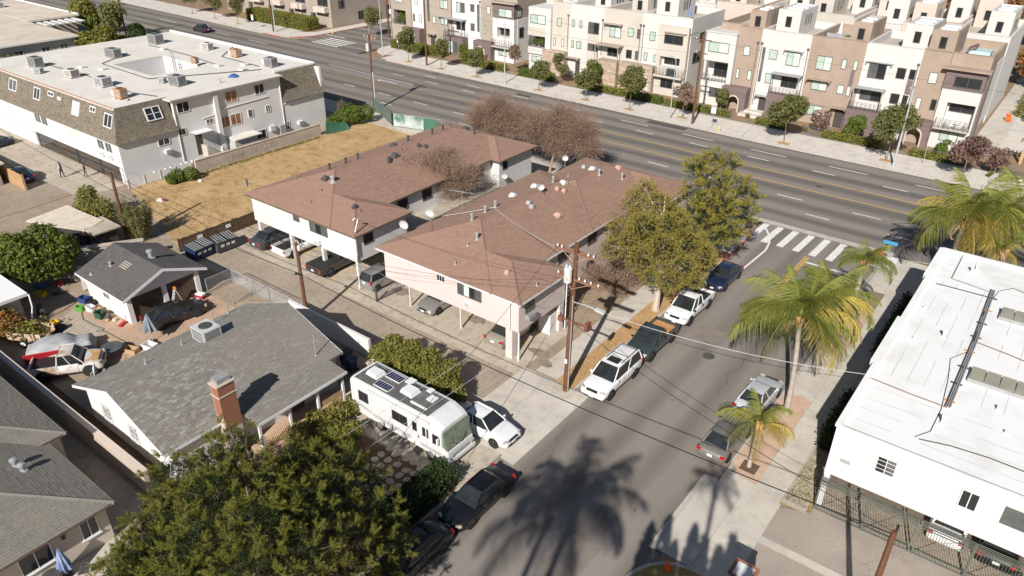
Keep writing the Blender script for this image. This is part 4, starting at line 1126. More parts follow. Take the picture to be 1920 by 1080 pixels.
# brick chimney: bricks laid one by one
cx0, cx1, cy0, cy1 = -31.95, -31.25, 15.75, 16.75
ch = boxes('chimney', 'mortar', Dh, (cx0 + .01, cx1 - .01, cy0 + .01, cy1 - .01, .0, 5.05))
bwx = MB().box(0, .20, -.006, .1, 0, .062).mesh('brick', 'brick')
rows_ = 38
for r_ in range(rows_):
 z = 2.2 + r_ * .075
 for k in range(5):
  y = cy0 + k * .205 - (.1 if r_ % 2 else 0)
  if y < cy0 - .02 or y + .2 > cy1 + .02:
   continue
  o = link('brick', bwx, ch); o.location = (cx1 + .002, y, z); o.rotation_euler = (0, 0, pi / 2)
 if z > 3.0:
  for k in range(4):
   x = cx0 + k * .205 - (.1 if r_ % 2 else 0)
   if x < cx0 - .02 or x + .2 > cx1 + .02:
    continue
   o = link('brick', bwx, ch); o.location = (x, cy0 - .0, z)
boxes('band', 'mortar', ch, (cx0 - .05, cx1 + .05, cy0 - .05, cy1 + .05, 4.35, 4.43))
boxes('crown', 'mortar', ch, (cx0 - .06, cx1 + .06, cy0 - .06, cy1 + .06, 5.05, 5.13))
boxes('flue_cover', 'metal_grey', ch, (cx0 + .08, cx1 - .08, cy0 + .1, cy1 - .1, 5.131, 5.42))
# its rooftop things
zd = lambda x, y: (ze + pl_ * (x - rx0)) if x < xm else (zr - pr_ * (x - xm))
t = ac_box(-37.4, 19.0, zd(-37.4, 19.0) - .05, 1.35, 1.15, .85, 0, 'metal_light', 'square grey air conditioner on the ridge of the grey roofed house', group='rooftop air conditioners')
GD = 'vents on the grey roofed house'
pipe_vent(-38.3, 15.5, zd, .4, .06, 'galv', False, 'pale vent pipe on the grey house roof left of the chimney', GD)
pipe_vent(-38.7, 18.0, zd, .4, .05, 'galv', False, 'pale vent pipe beside the square air conditioner', GD)
pipe_vent(-40.1, 21.0, zd, .9, .05, 'galv', False, 'tall vent pipe near the black parked car on the grey roof', GD)
pipe_vent(-32.4, 22.9, zd, 1.5, .03, 'galv', False, 'tall thin mast near the alley end of the grey roof', GD)
pipe_vent(-41.0, 22.6, zd, .7, .06, 'galv', False, 'vent pipe at the back left eave of the grey roof', GD)
dish(-41.5, 13.6, 2.3, radians(150), 'white round dish on the back eave of the grey roofed house beside the rusty pickup', .4, .3)
# ---- neighbour's house at lower left (grey green roofs)
Fh = thing('house', 'house with grey green shingle roofs and tan walls at the lower left corner', 'house')
boxes('wall', 'stucco_peach', Fh, (-46, -31.2, 2.0, 9.0, 0, 2.45), (-52.0, -37.8, 9.0, 10.0, 0, 2.45))
BF = [(-44, -30.6, -2.4, 9.3, 2.55), (-58, -37.2, 2.0, 10.2, 2.7)]
hip_roof(Fh, BF, .33, 'shingle_green', 'ridge_grey', 'trim_brown', .16, .31)
W = FX(-31.2)
window(Fh, W, 7.7, 8.5, .9, 2.05, 'trim_white', 'glass_dark', sill=True)
window(Fh, W, 5.0, 6.4, .9, 2.05, 'trim_white', 'glass_dark', sill=True)
window(Fh, W, 2.8, 4.2, .9, 2.05, 'trim_white', 'glass_dark', sill=True)
mb = MB(); wbox(mb, W, 6.9, 7.05, 1.7, 2.0, .003, .12); mb.build('wall_lamp', 'metal_dark', Fh)
zf_ = hipz(BF, .33)
GFv = 'vents on the lower left house'
pipe_vent(-35.9, 7.3, zf_, .3, .12, 'galv', True, 'shiny capped vent on the lower left roof, farther one', GFv)
pipe_vent(-35.3, 7.4, zf_, .3, .12, 'galv', True, 'shiny capped vent on the lower left roof, nearer the wall passage', GFv)
fw = thing('boundary_wall', 'tan stucco wall between the lower left house and the grey roofed house', 'wall')
boxes('wall', 'block_wall', fw, (-52, -32.6, 11.55, 11.8, 0, 1.5))
boxes('coping', 'stucco_peach', fw, (-52, -32.6, 11.5, 11.85, 1.501, 1.57))
# ---- garage
Gg = thing('garage', 'small white garage with dark charcoal gable roof and two dark timber doors', 'garage')
gx0, gx1, gy0, gy1 = -55.2, -49.2, 19.75, 25.4
boxes('wall', 'stucco_white', Gg, (gx0, gx1 - .3, gy0, gy0 + .2, 0, 2.2), (gx0, gx1 - .3, gy1 - .2, gy1, 0, 2.2), (gx0, gx0 + .2, gy0 + .2, gy1 - .2, 0, 2.2),
      (gx1 - .3, gx1, gy0, gy0 + .35, 0, 2.3), (gx1 - .3, gx1, gy1 - .35, gy1, 0, 2.3), (gx1 - .3, gx1, 22.42, 22.78, 0, 2.3), (gx1 - .3, gx1 - .001, gy0 + .35, 22.42, 2.0, 2.3), (gx1 - .3, gx1 - .001, 22.78, gy1 - .35, 2.0, 2.3))
ym = (gy0 + gy1) / 2
gz0, gz1 = 2.3, 3.55
e0, e1 = gy0 - .45, gy1 + .45
a0, a1 = gx0 - .3, gx1 + .55
dk = MB()
P = [(a0, e0, gz0), (a0, ym, gz1), (a0, e1, gz0), (a1, e0, gz0), (a1, ym, gz1), (a1, e1, gz0)]
P += [(x, y, z - .1) for x, y, z in P]
dk.add(P, [(1, 0, 3, 4), (2, 1, 4, 5), (6, 7, 10, 9), (7, 8, 11, 10), (0, 1, 7, 6), (1, 2, 8, 7), (3, 9, 10, 4), (4, 10, 11, 5), (0, 6, 9, 3), (2, 5, 11, 8)])
gr = dk.build('roof', 'ridge_char', Gg)
sh = MB()
sl = sqrt((ym - e0) ** 2 + (gz1 - gz0) ** 2)
shingle_slope(sh, (a0, e0, gz0), (1, 0, 0), (0, ym - e0, gz1 - gz0), a1 - a0, lambda v: (0, a1 - a0), sl, .15, .32, .018)
shingle_slope(sh, (a1, e1, gz0), (-1, 0, 0), (0, ym - e1, gz1 - gz0), a1 - a0, lambda v: (0, a1 - a0), sl, .15, .32, .018)
sh.build('shingles', 'shingle_char', gr, kind='stuff')
fa = MB()
for (ya, za, yb, zb_) in ((e0, gz0, ym, gz1), (ym, gz1, e1, gz0)):
 fa.add([(a1 + .002, ya, za - .2), (a1 + .03, ya, za - .2), (a1 + .03, yb, zb_ - .2), (a1 + .002, yb, zb_ - .2), (a1 + .002, ya, za + .02), (a1 + .03, ya, za + .02), (a1 + .03, yb, zb_ + .02), (a1 + .002, yb, zb_ + .02)],
           [(3, 2, 1, 0), (4, 5, 6, 7), (0, 1, 5, 4), (1, 2, 6, 5), (2, 3, 7, 6), (3, 0, 4, 7)])
fa.box(a0, a1, e0 - .03, e0, gz0 - .15, gz0 + .01)
fa.build('fascia', 'trim_white', gr)
gm = MB(); gm.add([(gx1 - .2, gy0, 2.3), (gx1 - .2, gy1, 2.3), (gx1 - .2, ym, 3.45), (gx1, gy0, 2.3), (gx1, gy1, 2.3), (gx1, ym, 3.45)], [(2, 1, 0), (3, 4, 5), (0, 3, 5, 2), (1, 2, 5, 4)]); gm.build('gable_wall', 'stucco_white', Gg)
for d0, d1 in ((gy0 + .37, 22.4), (22.8, gy1 - .37)):
 dm = boxes('garage_door', 'trim_dark', Gg, (gx1 - .22, gx1 - .17, d0, d1, .02, 1.99))
 mid = (d0 + d1) / 2
 for side in (-1, 1):
  for zc_ in (0, 1):
   sgn = side * (1 if zc_ else -1)
   for k in range(11):                         # diagonal boards in four quarters
    lo, hi = (d0, mid - .02) if side < 0 else (mid + .02, d1)
    zl, zh = (.05, 1.0) if zc_ == 0 else (1.02, 1.97)
    c = -(zh - zl) + k * ((hi - lo) + (zh - zl)) / 10.
    ya, yb = max(lo, lo + c), min(hi, lo + c + (zh - zl))
    if yb - ya < .08:
     continue
    za, zb_ = zl + (ya - lo - c), zl + (yb - lo - c)
    if sgn > 0:
     ya, yb = lo + hi - ya, lo + hi - yb
    b_ = MB(); n_ = .055
    b_.add([(gx1 - .165, ya, za - n_), (gx1 - .165, ya, za + n_), (gx1 - .165, yb, zb_ + n_), (gx1 - .165, yb, zb_ - n_), (gx1 - .145, ya, za - n_), (gx1 - .145, ya, za + n_), (gx1 - .145, yb, zb_ + n_), (gx1 - .145, yb, zb_ - n_)],
                       [(0, 1, 2, 3), (7, 6, 5, 4), (0, 4, 5, 1), (1, 5, 6, 2), (2, 6, 7, 3), (3, 7, 4, 0)])
    b_.build('plank', 'wood_brown', dm)
W = FY(gy0)
window(Gg, W, -52.6, -51.7, 1.1, 1.8, 'trim_white', 'glass_grey'); window(Gg, W, -54.7, -54.4, 1.4, 1.75, 'trim_white', 'glass_grey', mull=0)
zg = lambda x, y: gz0 + (gz1 - gz0) * (1 - abs(y - ym) / (ym - e0))
pipe_vent(-51.4, 23.2, zg, .5, .16, 'galv', True, 'fat galvanised vent on the charcoal garage roof', 'vents on the garage roof')
pipe_vent(-53.2, 21.0, zg, .2, .08, 'galv', True, 'small shiny vent at the back of the garage roof', 'vents on the garage roof')
pipe_vent(-53.9, 19.8, zg, .15, .08, 'galv', False, 'low shiny pipe at the left eave of the garage roof', 'vents on the garage roof')
for k in range(4):
 mb = MB(); mb.obox((-51.9 - .15 * k, 21.6 + .0 * k, zg(-52, 21.6) + .045), (1.0, .05, .02), 0, .4)
sk = MB()
for k in range(4):
 sk.add([(-52.5, 21.25 + .16 * k, zg(0, 21.25 + .16 * k) + .03), (-51.5, 21.25 + .16 * k, zg(0, 21.25 + .16 * k) + .03), (-51.5, 21.32 + .16 * k, zg(0, 21.32 + .16 * k) + .03), (-52.5, 21.32 + .16 * k, zg(0, 21.32 + .16 * k) + .03)], [(0, 1, 2, 3)])
sk.build('patched_strip', 'concrete_old', gr)
# ---- sheds at the far left of the yard
sj = thing('shed', 'low shed with pale weathered shingle roof behind the round ficus tree', 'shed')
boxes('wall', 'trim_dark', sj, (-67.6, -63.0, 21.6, 24.6, 0, 2.0), (-64.4, -61.7, 23.8, 25.6, 0, 1.9))
d = MB(); d.add([(-68.3, 21.3, 2.2), (-62.9, 23.5, 2.0), (-63.6, 25.4, 2.1), (-67.6, 24.6, 2.75), (-68.3, 21.3, 2.1), (-62.9, 23.5, 1.9), (-63.6, 25.4, 2.0), (-67.6, 24.6, 2.65)], [(0, 1, 2, 3), (7, 6, 5, 4), (0, 4, 5, 1), (1, 5, 6, 2), (2, 6, 7, 3), (3, 7, 4, 0)])
r0 = d.build('roof', 'shingle_pale', sj)
s_ = MB()
for k in range(9):
 a, b = Vector((-68.3, 21.3, 2.22)).lerp(Vector((-67.6, 24.6, 2.77)), k / 9), Vector((-62.9, 23.5, 2.02)).lerp(Vector((-63.6, 25.4, 2.12)), k / 9)
 for q in range(14):
  p0, p1 = a.lerp(b, q / 14), a.lerp(b, (q + .93) / 14)
  dv = Vector((.06, .33, .05))
  s_.quad(p0, p1, p1 + dv * .9, p0 + dv * .9)
s_.build('shingles', 'shingle_pale', r0, kind='stuff')
boxes('lean_to_roof', 'concrete_old', sj, (-64.6, -61.4, 23.6, 25.9, 1.95, 2.08))
sk_ = thing('shed', 'flat white roofed shed at the left picture edge above the orange flowering bush', 'shed')
boxes('wall', 'block_wall', sk_, (-62, -55.1, 12.0, 15.2, 0, 2.35))
boxes('roof', 'roof_white', sk_, (-62.5, -54.7, 11.6, 15.6, 2.36, 2.5))
boxes('fascia', 'trim_white', sk_, (-62.5, -54.64, 15.6, 15.66, 2.3, 2.52), (-54.7, -54.64, 11.6, 15.6, 2.3, 2.52))
mb = MB(); mb.tube([(-54.6, 15.7, 2.4), (-54.4, 15.6, 1.5), (-54.5, 15.2, .05)], .06, 6); mb.build('downpipe', 'trim_white', sk_)
rw = thing('retaining_wall', 'tall grey concrete block wall behind the cluttered back yard', 'wall')
m_ = MB(); m_.prism([(-65.5, 19.9), (-60.9, 20.3), (-57.6, 25.7), (-57.9, 25.9), (-61.2, 20.6), (-65.5, 20.2)], 0, 1.9); m_.build('wall', 'grey_wall', rw)
m_ = MB(); m_.prism([(-65.5, 19.88), (-60.85, 20.25), (-57.5, 25.7), (-57.95, 25.95), (-61.25, 20.65), (-65.5, 20.25)], 1.901, 1.96); m_.build('coping', 'block_wall', rw)
# ---- far buildings at the upper left
fl1 = thing('flat_roofed_building', 'low grey walled building with tan flat roof beyond the mansard block', 'building')
boxes('wall', 'stucco_grey', fl1, (-200, -132.0, 42, 56.5, 0, 4.2))
boxes('roof', 'roof_far', fl1, (-200, -131.6, 41.6, 56.9, 4.2, 4.5))
boxes('fascia', 'trim_white', fl1, (-131.6, -131.45, 41.6, 56.9, 4.22, 4.48))
W = FX(-132.0)
for u, p in ((47.0, 'glass_dark'), (51.0, 'glass_dark'), (53.8, 'glass_grey')):
 window(fl1, W, u, u + 1.3, 1.8, 3.4, 'trim_white', p, sill=True)
fl2 = thing('flat_roofed_building', 'long tan flat roofed building at the top left corner with white awning edge', 'building')
boxes('wall', 'stucco_beige', fl2, (-260, -152.0, 58.0, 66.0, 0, 4.0))
boxes('roof', 'roof_far', fl2, (-260, -151.6, 57.6, 66.4, 4.0, 4.3))
for k in range(7):
 boxes('awning_slat', 'trim_white', fl2, (-151.6 + .0, -147.5, 57.8 + k * 1.2, 58.4 + k * 1.2, 3.7, 3.85))
boxes('parapet', 'trim_white', fl2, (-260, -151.6, 66.4, 66.6, 4.0, 4.5), (-190, -170, 57.4, 57.6, 3.8, 4.5))
for i in range(6):
 ac = ac_box(-170 - 9 * i, 60.5 + (i % 2) * 3, 4.3, 1.5, 1.2, .8, .1 * i, 'metal_light', ['pale rooftop box nearest the awning on the top left roof', 'second pale rooftop box on the top left roof', 'third pale rooftop box on the top left roof', 'fourth pale rooftop box on the top left roof', 'fifth pale rooftop box on the top left roof', 'farthest pale rooftop box on the top left roof'][i])
fl3 = thing('neighbour_building', 'dark grey garage building at the left picture edge beside the alley', 'building')
boxes('wall', 'grey_wall', fl3, (-100, -84.9, 21.5, 25.6, 0, 2.2))
boxes('roof', 'roof_far', fl3, (-100, -84.4, 21.0, 26.1, 2.2, 2.36))
boxes('door', 'trim_white', fl3, (-84.899, -84.86, 22.4, 24.6, .02, 1.9))
# ================================================================== white flat roofed building at the right
Wb = thing('white_building', 'white flat roofed building with gated carport at the right picture edge', 'building')
boxes('wall', 'stucco_white', Wb, (-4.7, 14, 32.5, 36.5, 2.35, 5.3), (-4.697, 14, 36.5, 57.0, 0, 5.3))
boxes('post', 'stucco_white', Wb, (-4.69, -4.4, 32.55, 32.9, .02, 2.35))
boxes('post', 'stucco_white', Wb, (4.6, 4.9, 32.7, 33.0, .02, 2.35))
wr = boxes('roof', 'roof_white', Wb, (-4.55, 14, 32.75, 56.85, 5.301, 5.34))
boxes('parapet', 'roof_white', wr, (-4.78, -4.5, 32.42, 57.1, 5.302, 5.50), (-4.5, 14, 56.8, 57.1, 5.302, 5.5), (-4.5, 14, 32.42, 32.55, 5.302, 5.40), (-4.95, -4.78, 39.2, 45.0, 5.1, 5.49), (-4.95, -4.78, 52.0, 57.0, 5.1, 5.49))
boxes('front_gutter', 'metal_grey', wr, (-4.5, 14, 32.56, 32.62, 5.36, 5.42))
W = FY(32.5)
wbx = wall_unit(Wb, W, -3.9, 3.35, .6, .35, .1)
window(Wb, W, -3.55, -2.62, 3.65, 4.62, 'trim_white', 'glass_blind', mull=1, rows=3, t=.04)
window(Wb, W, -2.6, -1.72, 3.65, 4.62, 'trim_white', mull=1, rows=3, t=.04, panes=['glass_dark', 'glass_grey'])
window(Wb, W, 1.02, 1.78, 3.62, 4.65, 'trim_white', 'glass_dark', mull=1, t=.05)
window(Wb, W, 2.75, 3.75, 3.65, 4.62, 'trim_bronze', panes=['glass_grey'], mull=0)
mat('seam', (.22, .22, .225), (.55, .54, .53), .8, rough=.9)
sm = MB()
def seam(x0, y0, x1, y1, w=.012):
 d = Vector((x1 - x0, y1 - y0, 0)).normalized(); n = Vector((-d.y, d.x, 0)) * w
 a, b = Vector((x0, y0, 5.3425)), Vector((x1, y1, 5.3425))
 sm.quad(a - n, b - n, b + n, a + n)
for x in (-3.7, -2.9, -2.1, -1.3, .6, 1.6, 2.6, 3.6):
 y = 38.5
 while y < 52:
  L_ = rnd.uniform(1.5, 5)
  seam(x, y, x, min(52, y + L_)); y += L_ + rnd.uniform(.6, 2.5)
for y in (33.6, 34.7, 35.7, 36.9, 52.6, 53.6, 54.7, 55.6):
 x = -4.2
 while x < 5:
  L_ = rnd.uniform(1, 3.5)
  seam(x, y, x + L_, y); x += L_ + rnd.uniform(.4, 1.6)
sm.build('membrane_seams', 'seam', wr)
# pipes and ducts over the roof
def roofpipe(name, pts, r, m, label, grp='pipes and cables on the white roof', z=5.42):
 mb = MB()
 for p_ in pts if isinstance(pts[0][0], (tuple, list)) else [pts]:
  mb.tube([(x, y, z) for x, y in p_], r, 6)
 return tag(mb.build(name, m), label, 'pipe', grp)
for i, dx in enumerate((-.12, 0, .1)):
 roofpipe('roof_pipe', [(-.72 + dx, 37.3), (-.74 + dx, 45.0), (-.9 + dx, 52.4)], .032, ('metal_dark', 'metal_grey', 'metal_grey')[i], ('leftmost', 'middle', 'rightmost')[i] + ' of the three parallel dark pipes running along the white roof', z=5.44)
for k in range(8):
 t = boxes('pipe_support', 'metal_rust' if k % 3 == 0 else 'metal_dark', None, (-1.05, -.5, 37.9 + 1.9 * k, 38.0 + 1.9 * k, 5.345, 5.40))
 tag(t, nth('small sleeper block under the parallel white roof pipes', 'the front edge'), 'pipe support', 'sleepers under the roof pipes')
roofpipe('roof_pipe', [(-3.4, 57.0), (-3.35, 52.5), (-1.0, 52.0)], .04, 'metal_grey', 'bent pipe at the boulevard end of the white roof')
roofpipe('roof_pipe', [(-4.0, 51.1), (-1.0, 51.2)], .025, 'metal_dark', 'thin pipe crossing the left side of the white roof')
roofpipe('roof_pipe', [(-4.75, 37.5), (-2.5, 37.3), (-.75, 37.25)], .025, 'arm_wood', 'rusty pipe from the left edge to the parallel pipes')
roofpipe('roof_pipe', [(-.7, 44.9), (1.0, 44.6), (2.6, 44.2)], .022, 'arm_wood', 'rusty branch pipe between the two skylights')
roofpipe('roof_cable', [(-1.5, 33.9), (-1.0, 34.8), (-.95, 37), (-1.2, 40), (-1.5, 42.2), (-.9, 43.5)], .02, 'metal_dark', 'loose cable snaking along the lower left of the white roof', z=5.37)
roofpipe('roof_cable', [(-.8, 45), (-.95, 48), (-.8, 50.5), (-.6, 52.6), (.1, 53.6), (1.8, 53.0)], .02, 'metal_dark', 'loose cable snaking beside the far skylight', z=5.37)
roofpipe('roof_cable', [(-1.3, 33.8), (.0, 34.2), (1.6, 34.4), (5, 34.3)], .03, 'metal_dark', 'cable running along the front edge of the white roof', z=5.40)
for x, y, lb in ((-.1, 49.2, 'long grey skylight on the white roof, farther one'), (-.4, 41.0, 'long grey skylight on the white roof, nearer one')):
 t = thing('skylight', lb, 'skylight', (x, y, 5.34), group='skylights on the white roof')
 mb = MB().box(0, 3.6, -.55, .55, 0, .22); mb.build('curb', 'metal_grey', t)
 for k in range(5):
  a, b = .04 + .71 * k, .70 + .71 * k
  mb = MB(); mb.add([(a, -.5, .23), (b, -.5, .23), (b, .5, .42), (a, .5, .42), (a, -.5, .215), (b, -.5, .215), (b, .5, .215), (a, .5, .215)], [(0, 1, 2, 3), (0, 4, 5, 1), (1, 5, 6, 2), (2, 6, 7, 3), (3, 7, 4, 0)]); mb.build('pane', 'skylight', t)
for i, (x, y, h) in enumerate(((-.7, 35.8, .4), (1.9, 36.9, .2), (1.3, 38.7, .3), (-3.6, 43.1, .15), (-2.3, 44.4, .35), (2.4, 46.6, .4), (-3.9, 47.2, .2), (-2.5, 54.4, .4), (-2.3, 55.0, .35))):
 pipe_vent(x, y, lambda a, b: 5.34, h, .07, 'trim_white', h > .3, nth('short white vent stub on the white roof', 'the front edge'), 'vent stubs on the white roof')
# gates below
for i, (x0, x1) in enumerate(((-4.65, -2.35), (-2.3, -.1), (.05, 2.3), (2.35, 4.6), (4.7, 7.0))):
 g = MB()
 n = int((x1 - x0) / .125)
 for k in range(n + 1):
  x = x0 + .04 + (x1 - x0 - .08) * k / n
  g.box(x - .009, x + .009, 32.20, 32.22, .06, 1.92)
 for z in (.05, .3, 1.75, 1.9):
  g.box(x0, x1, 32.185, 32.235, z, z + .04)
 for x in (x0, x1):
  g.box(x - .03, x + .03, 32.17, 32.25, .02, 2.2)
 g.tube([(x0, 32.23, .1), (x1, 32.23, 1.85)], .014, 4)
 for z in (2.0, 2.1, 2.2):
  g.box(x0, x1, 32.2, 32.23, z, z + .03)
 g.build('carport_gate', mat('gate_green', (.10, .115, .095), (.15, .16, .13), 2., rough=.6), Wb)
sg = MB()
for k in range(9):
 y = 32.25 + (36.2 - 32.25) * k / 8
 sg.box(-4.68, -4.66, y - .01, y + .01, .05, 2.2)
for k in range(5):
 sg.box(-4.69, -4.65, 32.2, 32.55, .1 + .5 * k, .14 + .5 * k)
sg.build('side_grille', 'gate_green', Wb)
# ================================================================== townhouses beyond the boulevard
def arch_prism(parent, x0, x1, zt, a0, a1, spring, y0, y1, m, name='arch_porch', trim='trim_white'):
 """front of a porch with a round arched opening"""
 ca, ra = (a0 + a1) / 2, (a1 - a0) / 2
 ar = [(ca - ra * cos(pi * k / 10), spring + ra * sin(pi * k / 10)) for k in range(11)]
 prof = [(x0, 0.01), (x0, zt), (x1, zt), (x1, 0.01), (a1, 0.01)] + ar[::-1] + [(a0, 0.01)]
 n = len(prof)
 mb = MB()
 mb.add([(x, y0, z) for x, z in prof] + [(x, y0 + .35, z) for x, z in prof], [tuple(range(n))[::-1], tuple(range(n, 2 * n))] + [(i, (i + 1) % n, n + (i + 1) % n, n + i) for i in range(n)])
 mb.box(x1 - .3, x1 - .002, y0 + .35, y1, .01, zt - .002)
 mb.box(x0 + .002, x0 + .3, y0 + .35, y1, .01, zt - .002)
 mb.box(x0 + .3, x1 - .3, y0 + .35, y1, zt - .35, zt - .003)
 o = mb.build(name, m, parent)
 t = MB()
 pts = [(a0, .02)] + ar + [(a1, .02)]
 t.tube([(x, y0 - .03, z) for x, z in pts], .10, 6)
 t.build('arch_trim', trim, o)
 return o
def railing(parent, x0, x1, yf, yb, z0, z1, name='railing'):
 g = MB()
 n = max(2, int((x1 - x0) / .45))
 for k in range(n + 1):
  x = x0 + (x1 - x0) * k / n
  g.box(x - .02, x + .02, yf, yf + .04, z0, z1)
 for z in [z0 + (z1 - z0) * q / 5 for q in range(1, 6)]:
  g.box(x0, x1, yf + .005, yf + .03, z - .012, z + .012)
  g.box(x0 - .01, x0 + .01, yf, yb, z - .012, z + .012); g.box(x1 - .01, x1 + .01, yf, yb, z - .012, z + .012)
 return g.build(name, 'metal_dark', parent)
def canopy(parent, x0, x1, y, z, d=.9, posts=None, m='metal_grey'):
 mb = MB(); mb.box(x0, x1, y - d, y - .002, z, z + .1)
 for x in (x0 + .1, x1 - .1):
  mb.box(x - .05, x + .05, y - d - .15, y - .003, z - .14, z - .002)
 o = mb.build('canopy', m, parent)
 if posts:
  p = MB()
  for x in (x0 + .1, x1 - .1):
   p.box(x - .05, x + .05, y - d + .05, y - d + .15, posts, z - .141)
  p.build('canopy_post', 'metal_grey', o)
 return o
def parapet_deck(parent, x0, x1, y0, y1, zd_, zp_, m, name='wall'):
 """body to the deck, then parapet walls round it"""
 o = boxes(name, m, parent, (x0, x1, y0, y1, 0, zd_), (x0, x1, y0 + .001, y0 + .25, zd_, zp_), (x0, x1, y1 - .25, y1 - .001, zd_, zp_), (x0 + .001, x0 + .25, y0 + .25, y1 - .25, zd_, zp_), (x1 - .25, x1 - .001, y0 + .25, y1 - .25, zd_, zp_))
 boxes('roof_deck', 'deck_grey', o, (x0 + .25, x1 - .25, y0 + .25, y1 - .25, zd_ + .002, zd_ + .02))
 boxes('coping', m, o, (x0 - .03, x1 + .03, y0 - .04, y0 + .29, zp_ + .001, zp_ + .05))
 return o
def penthouse(parent, x0, x1, y0, y1, zt, m, z0=9.9, win=True, sky=True):
 o = boxes('stair_tower', m, parent, (x0, x1, y0, y1, z0, zt), (x0, x1, y0 + .001, y0 + .2, zt, zt + .2), (x0, x1, y1 - .2, y1, zt, zt + .2), (x0 + .001, x0 + .2, y0 + .2, y1 - .2, zt, zt + .2), (x1 - .2, x1 - .001, y0 + .2, y1 - .2, zt, zt + .2))
 boxes('tower_roof', 'metal_light', o, (x0 + .2, x1 - .2, y0 + .2, y1 - .2, zt + .002, zt + .03))
 if sky:
  for k in range(2):
   ya = y0 + (y1 - y0) * (.28 + .3 * k)
   boxes('roof_skylight', 'trim_white', o, (x0 + .5, x1 - .5, ya, ya + .9, zt + .031, zt + .22))
 if win:
  W_ = FY(y0)
  window(parent, W_, (x0 + x1) / 2 - .38, (x0 + x1) / 2 + .38, z0 + 1.0, z0 + 2.3, 'trim_bronze', 'glass_dark', mull=0)
  for u in (.3, .45, .6):
   yy = y0 + (y1 - y0) * u
   window(parent, FX(x1), yy, yy + .35, z0 + 1.2, z0 + 2.4, 'trim_bronze', 'glass_grey', mull=0)
 return o
GP = {'G': ['glass_green', 'glass_blind'], 'D': ['glass_dark', 'glass_dark'], 'X': ['glass_grey', 'glass_dark'], 'H': ['glass_green', 'glass_grey']}
def wins(parent, W, lst):
 for a, b, c, d, k in lst:
  w_ = abs(b - a)
  if k in GP and w_ > 1.3:
   window(parent, W, a, b, c, d, 'trim_bronze', mull=1, panes=GP[k], t=.06, depth=.09)
  else:
   window(parent, W, a, b, c, d, 'trim_bronze', {'G': 'glass_blind', 'D': 'glass_dark', 'X': 'glass_grey', 'H': 'glass_green'}[k], mull=0, t=.05, depth=.09)
def downspout(parent, x, y, z0=3.2, z1=9.0):
 mb = MB(); mb.tube([(x, y - .08, z0), (x, y - .08, z1)], .05, 5); mb.box(x - .14, x + .14, y - .2, y - .01, z1, z1 + .2); mb.build('downspout', 'trim_bronze', parent)
ZD, ZP = 9.85, 10.8
# right hand row, five houses
R = thing('townhouse_row', 'row of tan and white three storey townhouses with arches, right of the lane gap', 'townhouse', group='townhouse rows beyond the boulevard')
Y0 = 100.0
parapet_deck(R, -42.0, -35.7, Y0 + 1.5, 111, ZD, ZP, 'stucco_tan')
boxes('front_wall', 'stucco_tan', R, (-38.8, -35.7, Y0, Y0 + 1.5, 0, ZP))
boxes('bay', 'stucco_ivory', R, (-43.1, -38.85, Y0 - .5, Y0 + 3.5, 6.0, 9.7), (-39.5, -38.85, Y0 - .5, Y0 + 3.5, 2.5, 6.0), (-43.1, -38.85, Y0 + 1.45, Y0 + 3.5, 0, 6.0), (-43.1, -39.5, Y0 - .5, Y0 + 1.45, 2.5, 3.3), (-43.1, -38.85, Y0 - .2, Y0 + 1.45, 0, 2.5), (-43.0, -42.7, Y0 - .4, Y0 - .1, 3.3, 6.0))
boxes('bay_cornice', 'stucco_ivory', R, (-43.2, -38.75, Y0 - .6, Y0 + 3.5, 9.70, 9.85))
wins(R, FY(Y0 - .5), [(-42.6, -39.7, 7.2, 8.5, 'G')]); wins(R, FY(Y0 + 1.45), [(-42.2, -39.7, 3.6, 5.4, 'D')]); wins(R, FY(Y0 - .2), [(-41.8, -39.9, 1.15, 2.3, 'X')])
railing(R, -43.0, -39.6, Y0 - .5, Y0 + 1.4, 3.3, 4.2)
W = FY(Y0)
wins(R, W, [(-37.85, -37.0, 7.25, 8.45, 'G'), (-38.4, -38.0, 4.1, 5.4, 'G'), (-36.8, -36.3, 4.15, 5.4, 'G')])
arch_prism(R, -39.5, -36.0, 3.2, -38.4, -36.9, 1.4, 98.4, Y0, 'panel_mauve', trim='stucco_beige')
downspout(R, -36.05, Y0)
penthouse(R, -37.9, -35.75, 100.7, 106.5, 12.7, 'stucco_tan')
parapet_deck(R, -35.7, -29.3, Y0, 110.8, ZD, ZP, 'stucco_ivory')
wins(R, W, [(-34.35, -33.3, 7.25, 8.45, 'H'), (-32.05, -30.3, 6.8, 8.5, 'G'), (-34.35, -33.25, 4.15, 5.4, 'H'), (-32.2, -30.1, 4.0, 5.35, 'D'), (-35.3, -34.95, 4.2, 5.6, 'X'), (-35.3, -34.95, 7.3, 8.6, 'X')])
boxes('accent_strip', 'panel_mauve', R, (-35.31, -34.93, Y0 - .03, Y0 - .001, 5.6, 7.3))
canopy(R, -32.5, -30.0, Y0, 8.6, .35); canopy(R, -33.3, -29.5, Y0, 5.7, 1.3, 3.3); canopy(R, -35.2, -33.4, Y0, 2.4, .7)
boxes('porch', 'panel_mauve', R, (-33.3, -29.4, 98.6, Y0, .01, 3.2)); railing(R, -33.2, -29.5, 98.65, Y0 - .05, 3.2, 4.1)
boxes('door', 'trim_dark', R, (-34.7, -33.7, Y0 - .04, Y0 - .001, .05, 2.2))
boxes('porch_steps', 'concrete_far', R, (-36.3, -33.4, 97.2, 98.5, .01, .3), (-36.0, -33.5, 98.5, Y0, .01, .45))
downspout(R, -35.5, Y0, 1.0); downspout(R, -29.5, Y0)
penthouse(R, -35.1, -32.1, 103, 109.5, 12.8, 'stucco_ivory')
